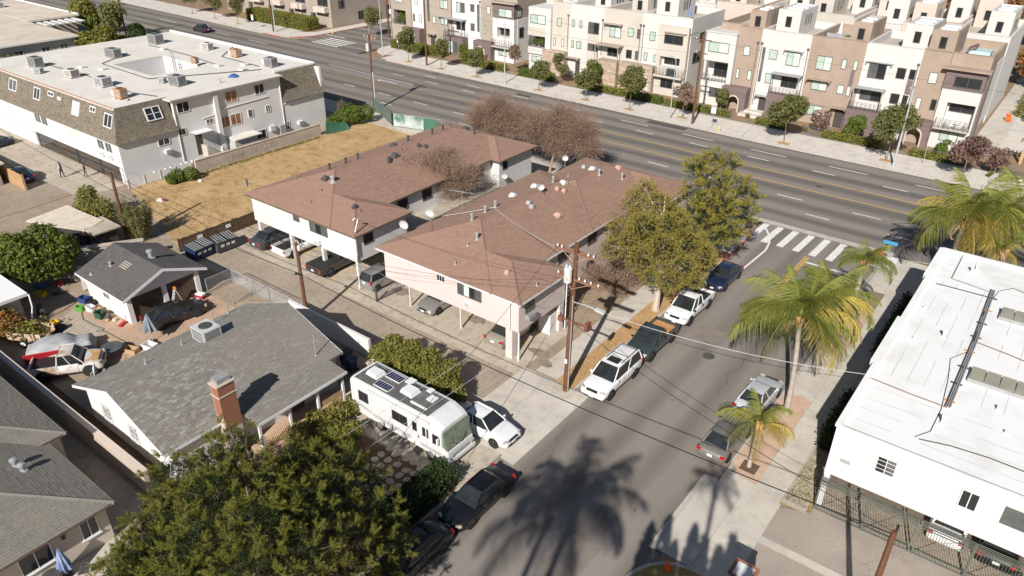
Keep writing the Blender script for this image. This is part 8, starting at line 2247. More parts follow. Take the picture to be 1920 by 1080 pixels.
# ================================================================== people
def person(x, y, rz, label, top, legs, hair, skin, h=1.68, lean=0., stride=.14, z=.02, shirt=None):
 t = thing('person', label, 'person', (x, y, z), rz)
 s = h / 1.75
 V = [(0, 0, .95), (0, .02, 1.12), (0, .03, 1.32), (0, .02, 1.46), (0, .03, 1.55), (0, .05, 1.63), (0, .05, 1.74)]
 R_ = [.15, .135, .16, .10, .055, .095, .07]
 E_ = [(0, 1), (1, 2), (2, 3), (3, 4), (4, 5), (5, 6)]
 for sd in (-1, 1):
  b0 = len(V)
  V += [(sd * .10, 0, .90), (sd * .11, sd * stride * .6 + .02, .50), (sd * .11, sd * stride, .09), (sd * .12, sd * stride + .13, .04)]
  R_ += [.09, .06, .045, .04]; E_ += [(0, b0), (b0, b0 + 1), (b0 + 1, b0 + 2), (b0 + 2, b0 + 3)]
  b0 = len(V)
  V += [(sd * .19, .02, 1.42), (sd * .25, -sd * .05, 1.15), (sd * .24, -sd * .10 + .08, .92), (sd * .24, -sd * .10 + .12, .82)]
  R_ += [.07, .05, .038, .045]; E_ += [(3, b0), (b0, b0 + 1), (b0 + 1, b0 + 2), (b0 + 2, b0 + 3)]
 me = bpy.data.meshes.new('body'); me.from_pydata([(a * s, b_ * s + lean * c * .1, c * s) for a, b_, c in V], E_, [])
 o = link('body', me, t)
 m = o.modifiers.new('skin', 'SKIN'); o.modifiers.new('sub', 'SUBSURF').levels = 2
 o.modifiers['sub'].render_levels = 2
 for i, sv in enumerate(me.skin_vertices[0].data):
  sv.radius = (R_[i] * s, R_[i] * s * (.8 if i < 4 else 1)); sv.use_root = (i == 0)
 # material by height: shoes, trousers, top, skin, hair
 mm = bpy.data.materials.new('clothing'); mm.use_nodes = True; nt = mm.node_tree
 tc_ = nt.nodes.new('ShaderNodeTexCoord'); sx = nt.nodes.new('ShaderNodeSeparateXYZ'); nt.links.new(tc_.outputs['Object'], sx.inputs[0])
 mp_ = nt.nodes.new('ShaderNodeMath'); mp_.operation = 'DIVIDE'; nt.links.new(sx.outputs[2], mp_.inputs[0]); mp_.inputs[1].default_value = 2.0
 rp = nt.nodes.new('ShaderNodeValToRGB'); rp.color_ramp.interpolation = 'CONSTANT'; nt.links.new(mp_.outputs[0], rp.inputs[0])
 el = rp.color_ramp.elements
 stops = [(0, (.02, .02, .02)), (.045 * s, legs), (.485 * s, top), (.76 * s, skin), (.845 * s, hair)]
 el[0].position, el[0].color = stops[0][0], (*stops[0][1], 1); el[1].position, el[1].color = stops[-1][0], (*stops[-1][1], 1)
 for p_, c_ in stops[1:-1]:
  q = el.new(p_); q.color = (*c_, 1)
 nt.links.new(rp.outputs[0], nt.nodes['Principled BSDF'].inputs['Base Color']); nt.nodes['Principled BSDF'].inputs['Roughness'].default_value = .8
 me.materials.append(mm)
 mb = MB(); mb.lathe([(.105 * s, 1.66 * s), (.108 * s, 1.72 * s), (.085 * s, 1.79 * s), (.03 * s, 1.82 * s)], (0, .035 * s, 0), 10); mb.build('hair' if shirt is None else 'cap', mat('hair_%s' % label[:6], hair, rough=.8), t, True)
 if shirt:
  mb = MB(); mb.obox((0, -.13 * s, 1.3 * s), (.2, .04, .34)); mb.build('shirt_front', mat('shirt_pale', shirt, rough=.9), t)
 return t
person(-82.3, 30.3, .3, 'person in a dark jacket over a pale shirt walking on the shaded forecourt', (.015, .017, .022), (.015, .016, .02), (.03, .05, .10), (.20, .12, .08), 1.68, shirt=(.45, .46, .50))
person(-80.6, 31.9, -.4, 'person in a dark vest and pink sleeves walking beside the green gates', (.16, .06, .055), (.05, .06, .07), (.50, .48, .45), (.22, .13, .09), 1.6)
person(-6.0, 56.5, .4, 'person in dark red top standing in the shade of the white building', (.22, .025, .03), (.02, .02, .03), (.02, .018, .015), (.20, .12, .08), 1.6)
# ================================================================== vegetation
import numpy as np
NR = np.random.default_rng(11)
def np_mesh(name, V, nper, material):
 """mesh from an array of faces (n, nper, 3), no shared vertices: every leaf is a piece of its own"""
 n = V.shape[0]
 me = bpy.data.meshes.new(name)
 me.vertices.add(n * nper); me.vertices.foreach_set('co', V.astype(np.float32).ravel())
 me.loops.add(n * nper); me.loops.foreach_set('vertex_index', np.arange(n * nper, dtype=np.int32))
 me.polygons.add(n); me.polygons.foreach_set('loop_start', np.arange(0, n * nper, nper, dtype=np.int32))
 me.polygons.foreach_set('loop_total', np.full(n, nper, dtype=np.int32))
 me.update(calc_edges=True)
 me.materials.append(MATS[material])
 return me
def unit(a):
 return a / np.maximum(np.linalg.norm(a, axis=1, keepdims=True), 1e-6)
def cloud(blobs, n, shell=.55, flat=1.):
 """points in the ellipsoids (x,y,z,r), denser towards the outside; returns points and outward directions"""
 b = np.array([q[:4] for q in blobs], float)
 w = b[:, 3] ** 2; w /= w.sum()
 k = NR.choice(len(b), n, p=w)
 d = unit(NR.normal(size=(n, 3)))
 r = b[k, 3:4] * (shell + (1 - shell) * NR.random((n, 1)) ** .5) * (.85 + .3 * NR.random((n, 1)))
 p = b[k, :3] + d * r * np.array([[1, 1, flat]])
 return p, d
def leaf_faces(p, d, size, asp=1.9, up=.3, rnd_=1.0):
 n = len(p)
 nn = unit(d * .8 + NR.normal(size=(n, 3)) * rnd_ + np.array([[0, 0, up]]))
 t = unit(np.cross(nn, NR.normal(size=(n, 3))))
 b = np.cross(nn, t)
 s = size * (.6 + .8 * NR.random((n, 1)))
 return np.stack([p - t * s * asp * .5, p - b * s * .5 + nn * s * .1, p + t * s * asp * .5, p + b * s * .5 + nn * s * .1], axis=1)
def spray_faces(p, d, per, length, width, spread=.9, up=.5):
 """starbursts of thin blades (needle tufts)"""
 n = len(p)
 P = np.repeat(p, per, 0); D = np.repeat(unit(d * .6 + np.array([[0, 0, up]])), per, 0)
 dr = unit(D + NR.normal(size=(n * per, 3)) * spread)
 L_ = length * (.6 + .6 * NR.random((n * per, 1)))
 side = unit(np.cross(dr, NR.normal(size=(n * per, 3)))) * width
 o = P + dr * L_ * .08
 return np.stack([o - side, o + side, P + dr * L_], axis=1)
def limbs(t, base, blobs, r0, m, name='trunk', frac=.45, n=6, zoff=0.):
 """tapered trunk with a limb to every part of the crown"""
 mb = MB()
 base = Vector(base)
 c = Vector((sum(b[0] for b in blobs) / len(blobs), sum(b[1] for b in blobs) / len(blobs), 0))
 zmax = max(b[2] for b in blobs); zmin = min(b[2] - b[3] for b in blobs)
 fork = base.lerp(Vector((c.x, c.y, 0)), .4); fork.z = base.z + max(.5, (zmin - base.z) * .9 + .3)
 top = Vector((c.x, c.y, zmax))
 mb.tube([base + Vector((0, 0, -.1)), base.lerp(fork, .5) + Vector((r0 * .3, 0, 0)), fork, fork.lerp(top, .5), top], [r0 * 1.25, r0, r0 * .85, r0 * .5, r0 * .12], 8)
 for b in blobs:
  e = Vector(b[:3])
  s = fork.lerp(top, max(0., min(.85, (e.z - fork.z) / max(.5, top.z - fork.z) * .6)))
  mid = s.lerp(e, .55) + Vector((rnd.uniform(-.2, .2), rnd.uniform(-.2, .2), rnd.uniform(0, .3)))
  mb.tube([s, mid, e], [r0 * frac, r0 * frac * .6, r0 * .08], 5)
  for q in range(n):
   f = e + Vector((rnd.uniform(-1, 1), rnd.uniform(-1, 1), rnd.uniform(-.3, 1))) * b[3] * .8
   mb.tube([mid.lerp(e, rnd.random()), f], [r0 * .12, r0 * .03], 3)
 return mb.build(name, m, t)
def tree(name, label, base, blobs, nleaf, size, leafm, r0=.14, trunkm='trunk', cat='tree', grp=None, shell=.5, asp=1.9, flat=.85, rnd_=1.0):
 t = thing(name, label, cat, (0, 0, 0), group=grp)
 limbs(t, base, blobs, r0, trunkm)
 p, d = cloud(blobs, nleaf, shell, flat)
 link('crown', np_mesh('crown', leaf_faces(p, d, size, asp, rnd_=rnd_), 4, leafm), t)
 return t
def pine(name, label, base, blobs, poms, tufts, per, length, width, pr, leafm, r0=.2, core=4000):
 """crown of rounded needle clumps (poms) with dark gaps between them"""
 t = thing(name, label, 'tree', (0, 0, 0))
 limbs(t, base, blobs, r0, 'trunk', n=4)
 P_, D_ = [], []
 for b in blobs:
  n = max(5, int(poms * b[3] ** 2))
  for q in range(n):
   zz = 1 - 1.45 * (q + .5) / n
   rr = sqrt(max(0, 1 - zz * zz)); a = q * 2.399963 + b[0] * 7
   k = b[3] * (.74 + .34 * NR.random())
   c = np.array([b[0] + cos(a) * rr * k, b[1] + sin(a) * rr * k, b[2] + zz * k * .85])
   ax0 = np.array([cos(a) * rr * .6, sin(a) * rr * .6, .55 + .4 * zz])
   for h_ in range(per):
    ax = ax0 + NR.normal(size=3) * .6
    ax /= np.linalg.norm(ax)
    f = NR.random((tufts, 1))
    P_.append(c + ax * (.06 + f * pr * (.7 + .5 * NR.random())))
    D_.append(unit(unit(NR.normal(size=(tufts, 3))) + ax * (.55 + .9 * f)))
 p, d = np.concatenate(P_), np.concatenate(D_)
 link('crown', np_mesh('crown', spray_faces(p, d, 1, length, width, .12, .0), 3, leafm), t)
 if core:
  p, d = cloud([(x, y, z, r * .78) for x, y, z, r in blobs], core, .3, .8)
  link('inner_foliage', np_mesh('inner_foliage', spray_faces(p, d, 6, .3, .014, .9, .3), 3, 'pine_inner_shade'), t)  # dark needles paint the shaded gaps between the clumps
 return t
PF = [(-27.2,13.7,4.8,1.2), (-26.1,12.4,5.2,1.3), (-27.5,11.1,4.4,1.4), (-24.1,11.0,5.6,1.5), (-25.9,9.2,4.0,1.4), (-25.5,7.6,3.4,1.3), (-21.9,9.0,5.6,1.5), (-20.3,10.5,6.3,1.6), (-23.2,12.6,5.2,1.3), (-24.5,15.5,4.0,1.1), (-24.4,17.0,3.6,1.0), (-23.1,17.2,3.4,1.0), (-21.5,17.1,3.1,1.0), (-21.2,14.7,4.4,1.4), (-19.6,15.6,3.4,1.2), (-20.7,12.7,5.4,1.4), (-18.4,13.1,4.4,1.4), (-18.2,10.8,5.8,1.5), (-17.8,14.6,3.2,1.1), (-18.7,9.0,6.2,1.6), (-21.5,7.7,4.8,1.5), (-16.8,11.5,4.6,1.4), (-24.9,6.5,3.0,1.2), (-17.0,9.5,5.4,1.5), (-18.7,16.1,2.6,0.8), (-22.5, 14.0, 3.2, 1.3), (-23.5, 9.5, 3.2, 1.4), (-26.8,12.0,3.6,1.4), (-26.6,9.8,3.0,1.4), (-25.3,10.4,4.4,1.5), (-24.4,8.0,4.2,1.4), (-23.6,6.6,3.8,1.3), (-25.0,13.6,4.2,1.3), (-24.0,14.2,3.4,1.3), (-26.2,7.9,2.4,1.2)]
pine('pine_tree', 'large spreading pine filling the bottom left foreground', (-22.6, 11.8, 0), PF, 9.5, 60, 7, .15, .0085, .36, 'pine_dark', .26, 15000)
PR = [(-22.6,56.4,8.2,0.9), (-23.0,54.9,7.6,1.1), (-21.4,57.1,7.8,1.0), (-21.3,54.5,7.0,1.4), (-22.3,53.0,6.3,1.1), (-20.0,56.4,6.5,1.1), (-19.3,57.2,5.5,1.0), (-20.4,53.5,5.5,1.5), (-19.0,55.3,4.8,1.2), (-21.3,52.2,4.8,1.3), (-19.3,52.9,4.2,1.3), (-19.8,51.9,3.4,1.2), (-18.9,53.9,3.4,.9), (-23.6, 56.0, 7.4, .7), (-21.5, 55.5, 4.5, 1.5), (-22.3, 54.5, 3.2, 1.2)]
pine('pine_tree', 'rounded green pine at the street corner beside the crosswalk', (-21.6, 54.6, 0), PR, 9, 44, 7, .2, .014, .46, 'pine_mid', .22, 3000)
ME = [(-22.8,45.5,9.0,0.8), (-23.3,45.0,8.2,0.9), (-21.7,46.2,7.6,1.1), (-23.7,43.8,6.2,1.0), (-23.5,42.7,5.2,0.9), (-21.5,43.4,7.0,1.3), (-20.7,46.6,6.5,1.2), (-19.9,43.4,6.0,1.3), (-19.5,46.5,5.2,1.2), (-21.3,43.0,4.8,1.1), (-18.6,44.0,4.6,1.1), (-18.6,47.6,4.2,1.0), (-19.1,43.4,3.8,1.0), (-18.0,45.0,3.6,.8), (-22.4,43.1,6.0,0.8), (-20.4,42.8,3.9,0.7), (-21.2, 45.5, 5.8, 1.5), (-22.5,45.0,7.6,1.0), (-22.3,44.6,6.6,1.1), (-21.6,45.4,8.4,.8), (-20.4,44.6,7.2,1.0), (-20.6,49.0,4.6,1.2), (-21.8,48.6,5.6,1.2), (-19.8,49.6,3.6,1.0), (-21.4,47.4,6.6,1.1), (-22.8,47.0,5.2,1.1)]
_t = thing('street_tree', 'broad olive green street tree over the white pickup', 'tree'); limbs(_t, (-20.7, 45.0, 0), ME, .24, 'trunk_pale')
_p, _d = cloud(ME, 11000, .6, .9)
link('crown', np_mesh('crown', spray_faces(_p, _d, 7, .2, .017, .6, .25), 3, 'leaf_olive'), _t)
_p, _d = cloud([(x, y, z, r * .6) for x, y, z, r in ME], 2500, .2); link('inner_foliage', np_mesh('inner_foliage', spray_faces(_p, _d, 6, .25, .016, .9, .3), 3, 'pine_inner_shade'), _t)  # inner needles coloured dark as shade inside the crown
# reddish bare trees: many fine twigs
def bare(name, label, base, blobs, ntw, leafm='leaf_dry', nleaf=2500, trunkm='trunk_red', r0=.15, lsize=.07, grp='bare reddish trees by the brown roofed blocks', tw=.011):
 t = thing(name, label, 'tree', (0, 0, 0), group=grp)
 limbs(t, base, blobs, r0, trunkm, n=3)
 b = np.array(blobs, float)
 w = b[:, 3] ** 2.2; w /= w.sum()
 k = NR.choice(len(b), ntw, p=w)
 d = unit(NR.normal(size=(ntw, 3)) + np.array([[0, 0, .55]]))
 s = b[k, :3] + NR.normal(size=(ntw, 3)) * b[k, 3:4] * .22
 L_ = b[k, 3:4] * (.5 + .6 * NR.random((ntw, 1)))
 e = s + d * L_ * np.array([[1, 1, .9]])
 side = unit(np.cross(d, NR.normal(size=(ntw, 3)))) * tw
 m_ = s + (e - s) * .5 + NR.normal(size=(ntw, 3)) * .06
 F = np.concatenate([np.stack([s - side, s + side, m_ + side * .7, m_ - side * .7], 1), np.stack([m_ - side * .7, m_ + side * .7, e + side * .25, e - side * .25], 1)])
 # side twiglets
 f = NR.random((ntw * 3, 1)); q = np.repeat(np.arange(ntw), 3)
 o = s[q] + (e[q] - s[q]) * f
 dd = unit(d[q] + NR.normal(size=(ntw * 3, 3)) * .8)
 sd = unit(np.cross(dd, NR.normal(size=(ntw * 3, 3)))) * tw * .6
 e2 = o + dd * L_[q] * .38
 F = np.concatenate([F, np.stack([o - sd, o + sd, e2 + sd * .3, e2 - sd * .3], 1)])
 link('twigs', np_mesh('twigs', F, 4, 'twig'), t)
 if nleaf:
  kk = NR.integers(0, len(e2), nleaf)
  link('crown', np_mesh('crown', leaf_faces(e2[kk] + NR.normal(size=(nleaf, 3)) * .05, dd[kk], lsize, 1.8), 4, leafm), t)
 return t
bare('bare_tree', 'bare reddish tree in the court between the two brown roofed blocks', (-42.4, 47.6, 0), [(-44.8,46.8,4.4,2.1), (-46.4,45.0,4.4,1.8), (-42.9,47.0,4.0,1.9), (-44.3,46.0,3.2,1.6), (-47.2,46.2,4.8,1.6), (-42.0,48.6,4.3,1.6), (-45.2, 48.4, 5.0, 1.7)], 8500, nleaf=5200)
bare('bare_tree', 'leafless reddish tree before the boulevard, left of the pair', (-48.6, 62.0, 0), [(-49.4,62.0,5.8,2.2), (-51.0,61.2,4.8,2.0), (-46.9,62.4,5.0,2.0), (-49.0, 61.5, 4.0, 1.8)], 7000, nleaf=8000)
bare('bare_tree', 'leafless reddish tree with pale forked trunk before the boulevard, right of the pair', (-42.6, 62.0, 0), [(-42.0,63.2,5.7,2.3), (-44.2,62.2,5.0,2.1), (-39.5,63.1,5.2,2.2), (-41.6,62.6,3.9,1.9), (-38.0,62.7,4.0,1.5), (-45.4, 63.0, 4.2, 1.3)], 9000, nleaf=11000)
bare('bare_shrub', 'tangled dry shrub between the pink block and the street', (-25.4, 46.0, 0), [(-26.6,50.3,4.2,1.2), (-26.2,48.6,4.0,1.2), (-25.9,49.1,2.6,1.2), (-26.3,47.4,2.2,.9), (-25.1,46.4,1.5,1.2), (-25.4,44.8,1.3,1.1), (-24.0,46.7,1.1,1.0), (-25.9,44.2,1.5,1.0), (-23.9,44.6,.9,.9)], 4200, nleaf=4200, r0=.06, trunkm='twig', grp=None)
# ficus and yard shrubs
tree('ficus_tree', 'dense round dark green tree at the left picture edge', (-60.2, 18.6, 0), [(-60.6,17.6,3.0,1.5), (-61.0,19.6,3.2,1.5), (-59.4,20.2,2.8,1.3), (-59.2,17.9,2.3,1.4), (-60.8,16.7,2.3,1.4), (-58.6,19.3,2.1,1.2), (-62.4, 17.4, 2.8, 1.4)], 9000, .16, 'leaf_ficus', .16, shell=.7)
tree('leafy_shrub', 'tall yellow green shrub beside the pale shed', (-67.2, 26.2, 0), [(-69.3,27.0,2.2,1.0), (-66.8,26.8,2.0,1.2), (-67.9,25.8,1.6,1.1), (-65.7,26.5,1.6,1.0), (-68.5, 26.8, 3.0, .8)], 4200, .11, 'leaf_hedge', .08, shell=.4)
tree('flowering_shrub', 'small shrub with orange flowers at the left picture edge', (-54.3, 13.8, 0), [(-54.6,13.9,1.3,.8), (-53.9,14.1,1.0,.7), (-54.0,13.4,.8,.7)], 2600, .10, 'leaf_orange', .06, cat='shrub')
def bamboo(label, x, y, n, h, r):
 t = thing('bamboo_clump', label, 'bamboo', (x, y, 0))
 st = MB(); tips = []
 for k in range(n):
  a, q = rnd.random() * 2 * pi, r * sqrt(rnd.random())
  bx_, by_ = cos(a) * q * .6, sin(a) * q * .6
  hh = h * rnd.uniform(.7, 1.1)
  tx, ty_ = bx_ + cos(a) * hh * .2, by_ + sin(a) * hh * .2
  st.tube([(bx_, by_, 0), ((bx_ + tx) / 2 * .9, (by_ + ty_) / 2 * .9, hh * .6), (tx, ty_, hh)], [.02, .016, .006], 4)
  for q_ in range(26):
   f = rnd.uniform(.25, 1.0); tips.append((bx_ + (tx - bx_) * f, by_ + (ty_ - by_) * f, hh * f))
 st.build('canes', 'leaf_bamboo', t)
 p = np.array(tips); d = unit(NR.normal(size=p.shape) + np.array([[0, 0, -.1]]))
 link('leaves', np_mesh('leaves', spray_faces(p, d, 3, .42, .022, .9, .15), 3, 'leaf_bamboo'), t)
 return t
bamboo('yellow green bamboo clump at the foot of the brown pole', -62.0, 27.6, 90, 3.4, 1.3)
# hedges: clipped and loose
def hedge(name, label, boxes_, n, size, leafm, grp=None, core='leaf_dark', rough_=.12, cat='hedge', asp=1.8):
 t = thing(name, label, cat, (0, 0, 0), group=grp)
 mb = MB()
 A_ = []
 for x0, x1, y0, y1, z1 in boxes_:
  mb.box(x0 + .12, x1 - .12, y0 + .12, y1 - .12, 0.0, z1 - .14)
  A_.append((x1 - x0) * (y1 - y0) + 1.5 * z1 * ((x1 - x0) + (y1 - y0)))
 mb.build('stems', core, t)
 w = np.array(A_); w = w / w.sum()
 k = NR.choice(len(boxes_), n, p=w)
 b = np.array(boxes_, float)[k]
 u = NR.random((n, 3))
 p = np.stack([b[:, 0] + (b[:, 1] - b[:, 0]) * u[:, 0], b[:, 2] + (b[:, 3] - b[:, 2]) * u[:, 1], .05 + (b[:, 4] - .05) * u[:, 2]], 1)
 f = NR.integers(0, 5, n)
 d = np.zeros((n, 3))
 p[f == 0, 2] = b[f == 0, 4]; d[f == 0, 2] = 1
 p[f == 1, 0] = b[f == 1, 0]; d[f == 1, 0] = -1
 p[f == 2, 0] = b[f == 2, 1]; d[f == 2, 0] = 1
 p[f >= 3, 1] = b[f >= 3, 2]; d[f >= 3, 1] = -1
 q = f == 4
 p[q, 2] = b[q, 4]; d[q] = (0, 0, 1); p[q, 1] = b[q, 2] + (b[q, 3] - b[q, 2]) * u[q, 1]
 p += NR.normal(size=(n, 3)) * rough_
 p[:, 2] = np.maximum(p[:, 2], .03)
 link('foliage', np_mesh('foliage', leaf_faces(p, d, size, asp), 4, leafm), t)
 return t
t = tree('ivy_hedge', 'tall loose ivy hedge between the motorhome and the alley', (-28, 26.2, 0), [(-30.6,26.9,1.7,.75), (-29.6,26.9,1.8,.85), (-28.6,26.7,1.9,.85), (-27.6,26.6,1.9,.85), (-26.6,26.7,1.8,.85), (-25.7,26.9,1.7,.8), (-25.2,27.1,1.3,.75), (-30.2,26.7,1.0,.8), (-28.8,26.6,.9,.85), (-27.2,26.6,.9,.85), (-25.9,26.7,.8,.8), (-31.2,26.9,1.3,.7), (-30.0,26.2,1.9,.6), (-28.0,26.0,2.1,.6), (-26.0,26.2,1.9,.6), (-24.7,27.0,1.1,.6), (-30.4,27.5,2.1,.7), (-28.9,27.5,2.3,.7), (-27.3,27.6,2.3,.7), (-25.8,27.7,2.0,.7)], 21000, .10, 'leaf_hedge', .07, cat='hedge', shell=.62)
hedge('clipped_hedge', 'dark clipped hedge beside the parked black sedan', [(-21.8, -20.35, 18.2, 22.3, 1.0)], 5200, .085, 'leaf_dark', rough_=.05)
tree('porch_shrub', 'green shrubs in front of the latticed porch', (-29.2, 20.2, 0), [(-29.8,20.4,.8,.6), (-29.2,21.6,.9,.7), (-29.0,22.6,.8,.6), (-29.4,19.0,.9,.7), (-28.2,20.2,.8,.8), (-27.4,21.0,.7,.7), (-28.2,18.4,.8,.8), (-26.6,19.9,.7,.7), (-27.0, 18.2, .9, .9)], 8000, .095, 'leaf_hedge', .05, cat='shrub', shell=.6)
tree('lot_bush', 'round green bush beside the panel fence in the straw lot', (-71.6, 37.6, 0), [(-71.9,37.2,.7,.8), (-71.4,38.4,.7,.8), (-71.8,36.4,.6,.6)], 2400, .11, 'leaf_green', .05, cat='bush', shell=.6)
tree('lot_bush', 'dark green hedge bush at the boulevard end of the straw lot', (-72.6, 62.0, 0), [(-73.3,60.8,1.2,1.1), (-72.6,62.2,1.4,1.2), (-72.2,63.6,1.3,1.1), (-73.6,59.6,.9,.9), (-74.2, 62.6, 1.4, 1.1)], 4500, .13, 'leaf_green', .06, cat='bush', shell=.65)
bare('bare_shrub', 'dark leafless shrub beside the back mansard corner', (-75.0, 62.2, 0), [(-75.0,62.2,2.0,.8), (-75.0,62.2,1.2,.7)], 260, nleaf=500, leafm='leaf_dark', r0=.05, trunkm='twig', grp=None)
def rosette(name, label, x, y, z, n, L_, leafm, w=.05, cat='plant', up=.5, group=None):
 t = thing(name, label, cat, (x, y, z), group=group)
 p = np.zeros((n, 3)); p[:, 2] = .15
 d = unit(NR.normal(size=(n, 3)) + np.array([[0, 0, up]]))
 mb = MB(); mb.cyl((0, 0, -.05), (0, 0, .3), .08, n=6); mb.build('stem', 'trunk', t)
 link('leaves', np_mesh('leaves', spray_faces(p, d, 1, L_, w, .1, up), 3, leafm), t)
 return t
rosette('yucca_plant', 'spiky green yucca in the court between the brown roofed blocks', -41.1, 54.8, .5, 110, 1.1, 'leaf_green', .05, up=.6)
# street trees of the far pavement
def small_tree(label, x, y, h, r, leafm, n, seed, grp='young trees in the far pavement', size=.15, lean=0.):
 q = random.Random(seed)
 B_ = []
 for k in range(9):
  a = q.random() * 2 * pi; rr = r * q.uniform(.25, .7)
  B_.append((x + cos(a) * rr + lean, y + sin(a) * rr, h * q.uniform(.52, .86), r * q.uniform(.42, .62)))
 B_.append((x + lean, y, h - r * .45, r * .5))
 t = tree('young_tree', label, (x, y, 0), B_, n, size, leafm, .055, 'trunk', grp=grp, shell=.35, flat=.95)
 o = sheet('tree_pit', rect(x - .7, x + .7, y - .45, y + .45), .024, 'bark_mulch')
 return t
ST = [(-91.9, 91.5, 5.2, 1.25, 'leaf_street', 1900, 'young tree on the far pavement nearest the cross street'), (-84.4, 91.3, 4.5, 1.15, 'leaf_street', 1500, 'young tree right of the far brown pole'), (-76.6, 91.0, 4.2, 1.1, 'leaf_street', 1300, 'young tree left of the lamp at the row gap'), (-64.4, 90.6, 4.2, 1.25, 'leaf_street', 1300, 'young tree before the left end of the middle row'), (-56.2, 90.6, 4.3, 1.3, 'leaf_street', 1600, 'young tree before the stone porch'), (-49.0, 90.3, 5.6, 1.6, 'leaf_street', 3400, 'fuller street tree before the stone arch'), (-27.2, 89.6, 5.6, 1.75, 'leaf_street', 5200, 'round street tree before the white porch house'), (-15.8, 91.0, 6.2, 1.9, 'leaf_street', 3600, 'loose street tree beside the tall right lamp'), (-160.7, 94.6, 5, 1.4, 'leaf_street', 1300, 'far left street tree, first from the picture edge'), (-151.6, 94.1, 5, 1.4, 'leaf_street', 1300, 'far left street tree, second from the picture edge'), (-142.7, 93.6, 5, 1.4, 'leaf_street', 1300, 'far left street tree, third from the picture edge'), (-7.9, 89.6, 4.6, 1.4, 'leaf_purple', 2200, 'purple leaved street tree at the far right'), (-41.6, 91.5, 4.4, 1.1, 'leaf_dry', 1200, 'thin reddish tree behind the lane gap pole'), (-73.5, 96.5, 4.2, 1.0, 'leaf_dry', 700, 'thin leafless tree at the gap between left and middle rows'), (-112.0, 103.0, 5.0, 1.6, 'leaf_street', 2000, 'street tree on the cross street corner')]
for i, (x, y, h, r, m, n, lb) in enumerate(ST):
 small_tree(lb, x, y, h * 1.06, r * 1.28, m, int(n * 1.7), i + 3)
def yard_tree(label, x, y, h, r, leafm, n, seed, size=.14):
 q = random.Random(seed); B_ = []
 for k in range(8):
  a = q.random() * 2 * pi; rr = r * q.uniform(.2, .65)
  B_.append((x + cos(a) * rr, y + sin(a) * rr, h * q.uniform(.35, .85), r * q.uniform(.4, .6)))
 return tree('yard_tree', label, (x, y, 0), B_, n, size, leafm, .06, grp='trees and shrubs in the townhouse front yards', shell=.5)
yard_tree('bright green leafy tree before the white door of the middle row', -59.4, 97.0, 4.4, 1.6, 'leaf_green', 3600, 40)
yard_tree('tall narrow grey green tree before the beige house', -64.2, 95.8, 5.6, 1.3, 'leaf_street', 1900, 41)
yard_tree('round shrub tree before the left arch of the tan row', -38.8, 97.2, 3.5, 1.2, 'leaf_street', 2200, 42)
yard_tree('leafless pinkish tree before the tan door', -25.2, 96.0, 3.3, 1.2, 'leaf_purple', 1000, 43)
yard_tree('bright green bush tree before the second porch', -21.0, 96.0, 3.0, 1.3, 'leaf_green', 2400, 44)
yard_tree('green shrub with yellow flowers before the rightmost house', -11.4, 96.6, 2.2, 1.0, 'leaf_green', 1600, 45)
yard_tree('lime green shrub beside the left white bay', -68.4, 96.2, 2.6, 1.4, 'leaf_green', 2400, 46)
yard_tree('dark green shrub before the mauve porch of the left row', -84.0, 97.0, 3.0, 1.4, 'leaf_green', 1800, 47)
yard_tree('orange leaved shrub before the left arch', -80.6, 97.6, 1.8, .8, 'leaf_red', 1100, 48)
yard_tree('rust red tree at the far right behind the fence', -5.4, 93.6, 3.6, 1.3, 'leaf_purple', 1600, 49)
GHY = 'clipped hedges before the townhouses'
for i, (x0, x1, y0, y1, z, m, lb) in enumerate(((-46.0, -43.4, 95.0, 95.8, .8, 'leaf_hedge', 'clipped hedge left of the lane gap'), (-42.6, -36.9, 95.4, 96.0, .75, 'leaf_hedge', 'clipped hedge before the left tan arch'), (-32.8, -29.0, 94.9, 95.6, .8, 'leaf_hedge', 'clipped hedge before the white porch'), (-24.2, -17.8, 94.8, 95.6, .75, 'leaf_hedge', 'long clipped hedge before the second porch'), (-14.0, -8.6, 94.4, 95.1, .7, 'leaf_hedge', 'clipped hedge before the rightmost house'), (-60.6, -53.2, 95.5, 96.3, .8, 'leaf_hedge', 'long clipped hedge before the stone porch'), (-52.2, -47.0, 95.2, 96.2, .85, 'leaf_green', 'bright clipped hedge before the stone arch'), (-72.0, -66.0, 95.8, 97.0, .95, 'leaf_green', 'bright wide hedge before the left end of the middle row'), (-83.8, -75.4, 96.2, 97.0, .9, 'leaf_hedge', 'long clipped hedge before the left row'), (-102.0, -90.0, 97.4, 98.6, 1.3, 'leaf_hedge', 'loose hedge at the far crosswalk corner'), (-145, -125.6, 97.5, 100.5, 2.2, 'leaf_hedge', 'tall rounded hedge at the far street corner'))):
 hedge('clipped_hedge', lb, [(x0, x1, y0, y1, z)], int(420 * (x1 - x0) * (y1 - y0 + z * .6) ** .6), .12, m, GHY, rough_=.10)
for i, (x, y, m, lb) in enumerate(((-34.6, 96.4, 'leaf_yellow', 'dry ornamental grass right of the left tan arch'), (-17.3, 94.3, 'leaf_yellow', 'dry ornamental grass beside the tall lamp'), (-26.6, 95.3, 'leaf_yellow', 'dry ornamental grass before the tan door'), (-5.6, 92.3, 'leaf_yellow', 'golden grass mound at the far right'), (-4.4, 91.8, 'leaf_hedge', 'round grey green mound at the far right'), (-50.0, 97.2, 'leaf_green', 'broad leaved plant beside the stone arch'), (-22.8, 95.4, 'leaf_yellow', 'pale grass tuft at the left end of the long hedge'))):
 rosette('ornamental_grass', lb, x, y, 0, 160, .75, m, .03, up=.9, group='ornamental grasses before the townhouses')
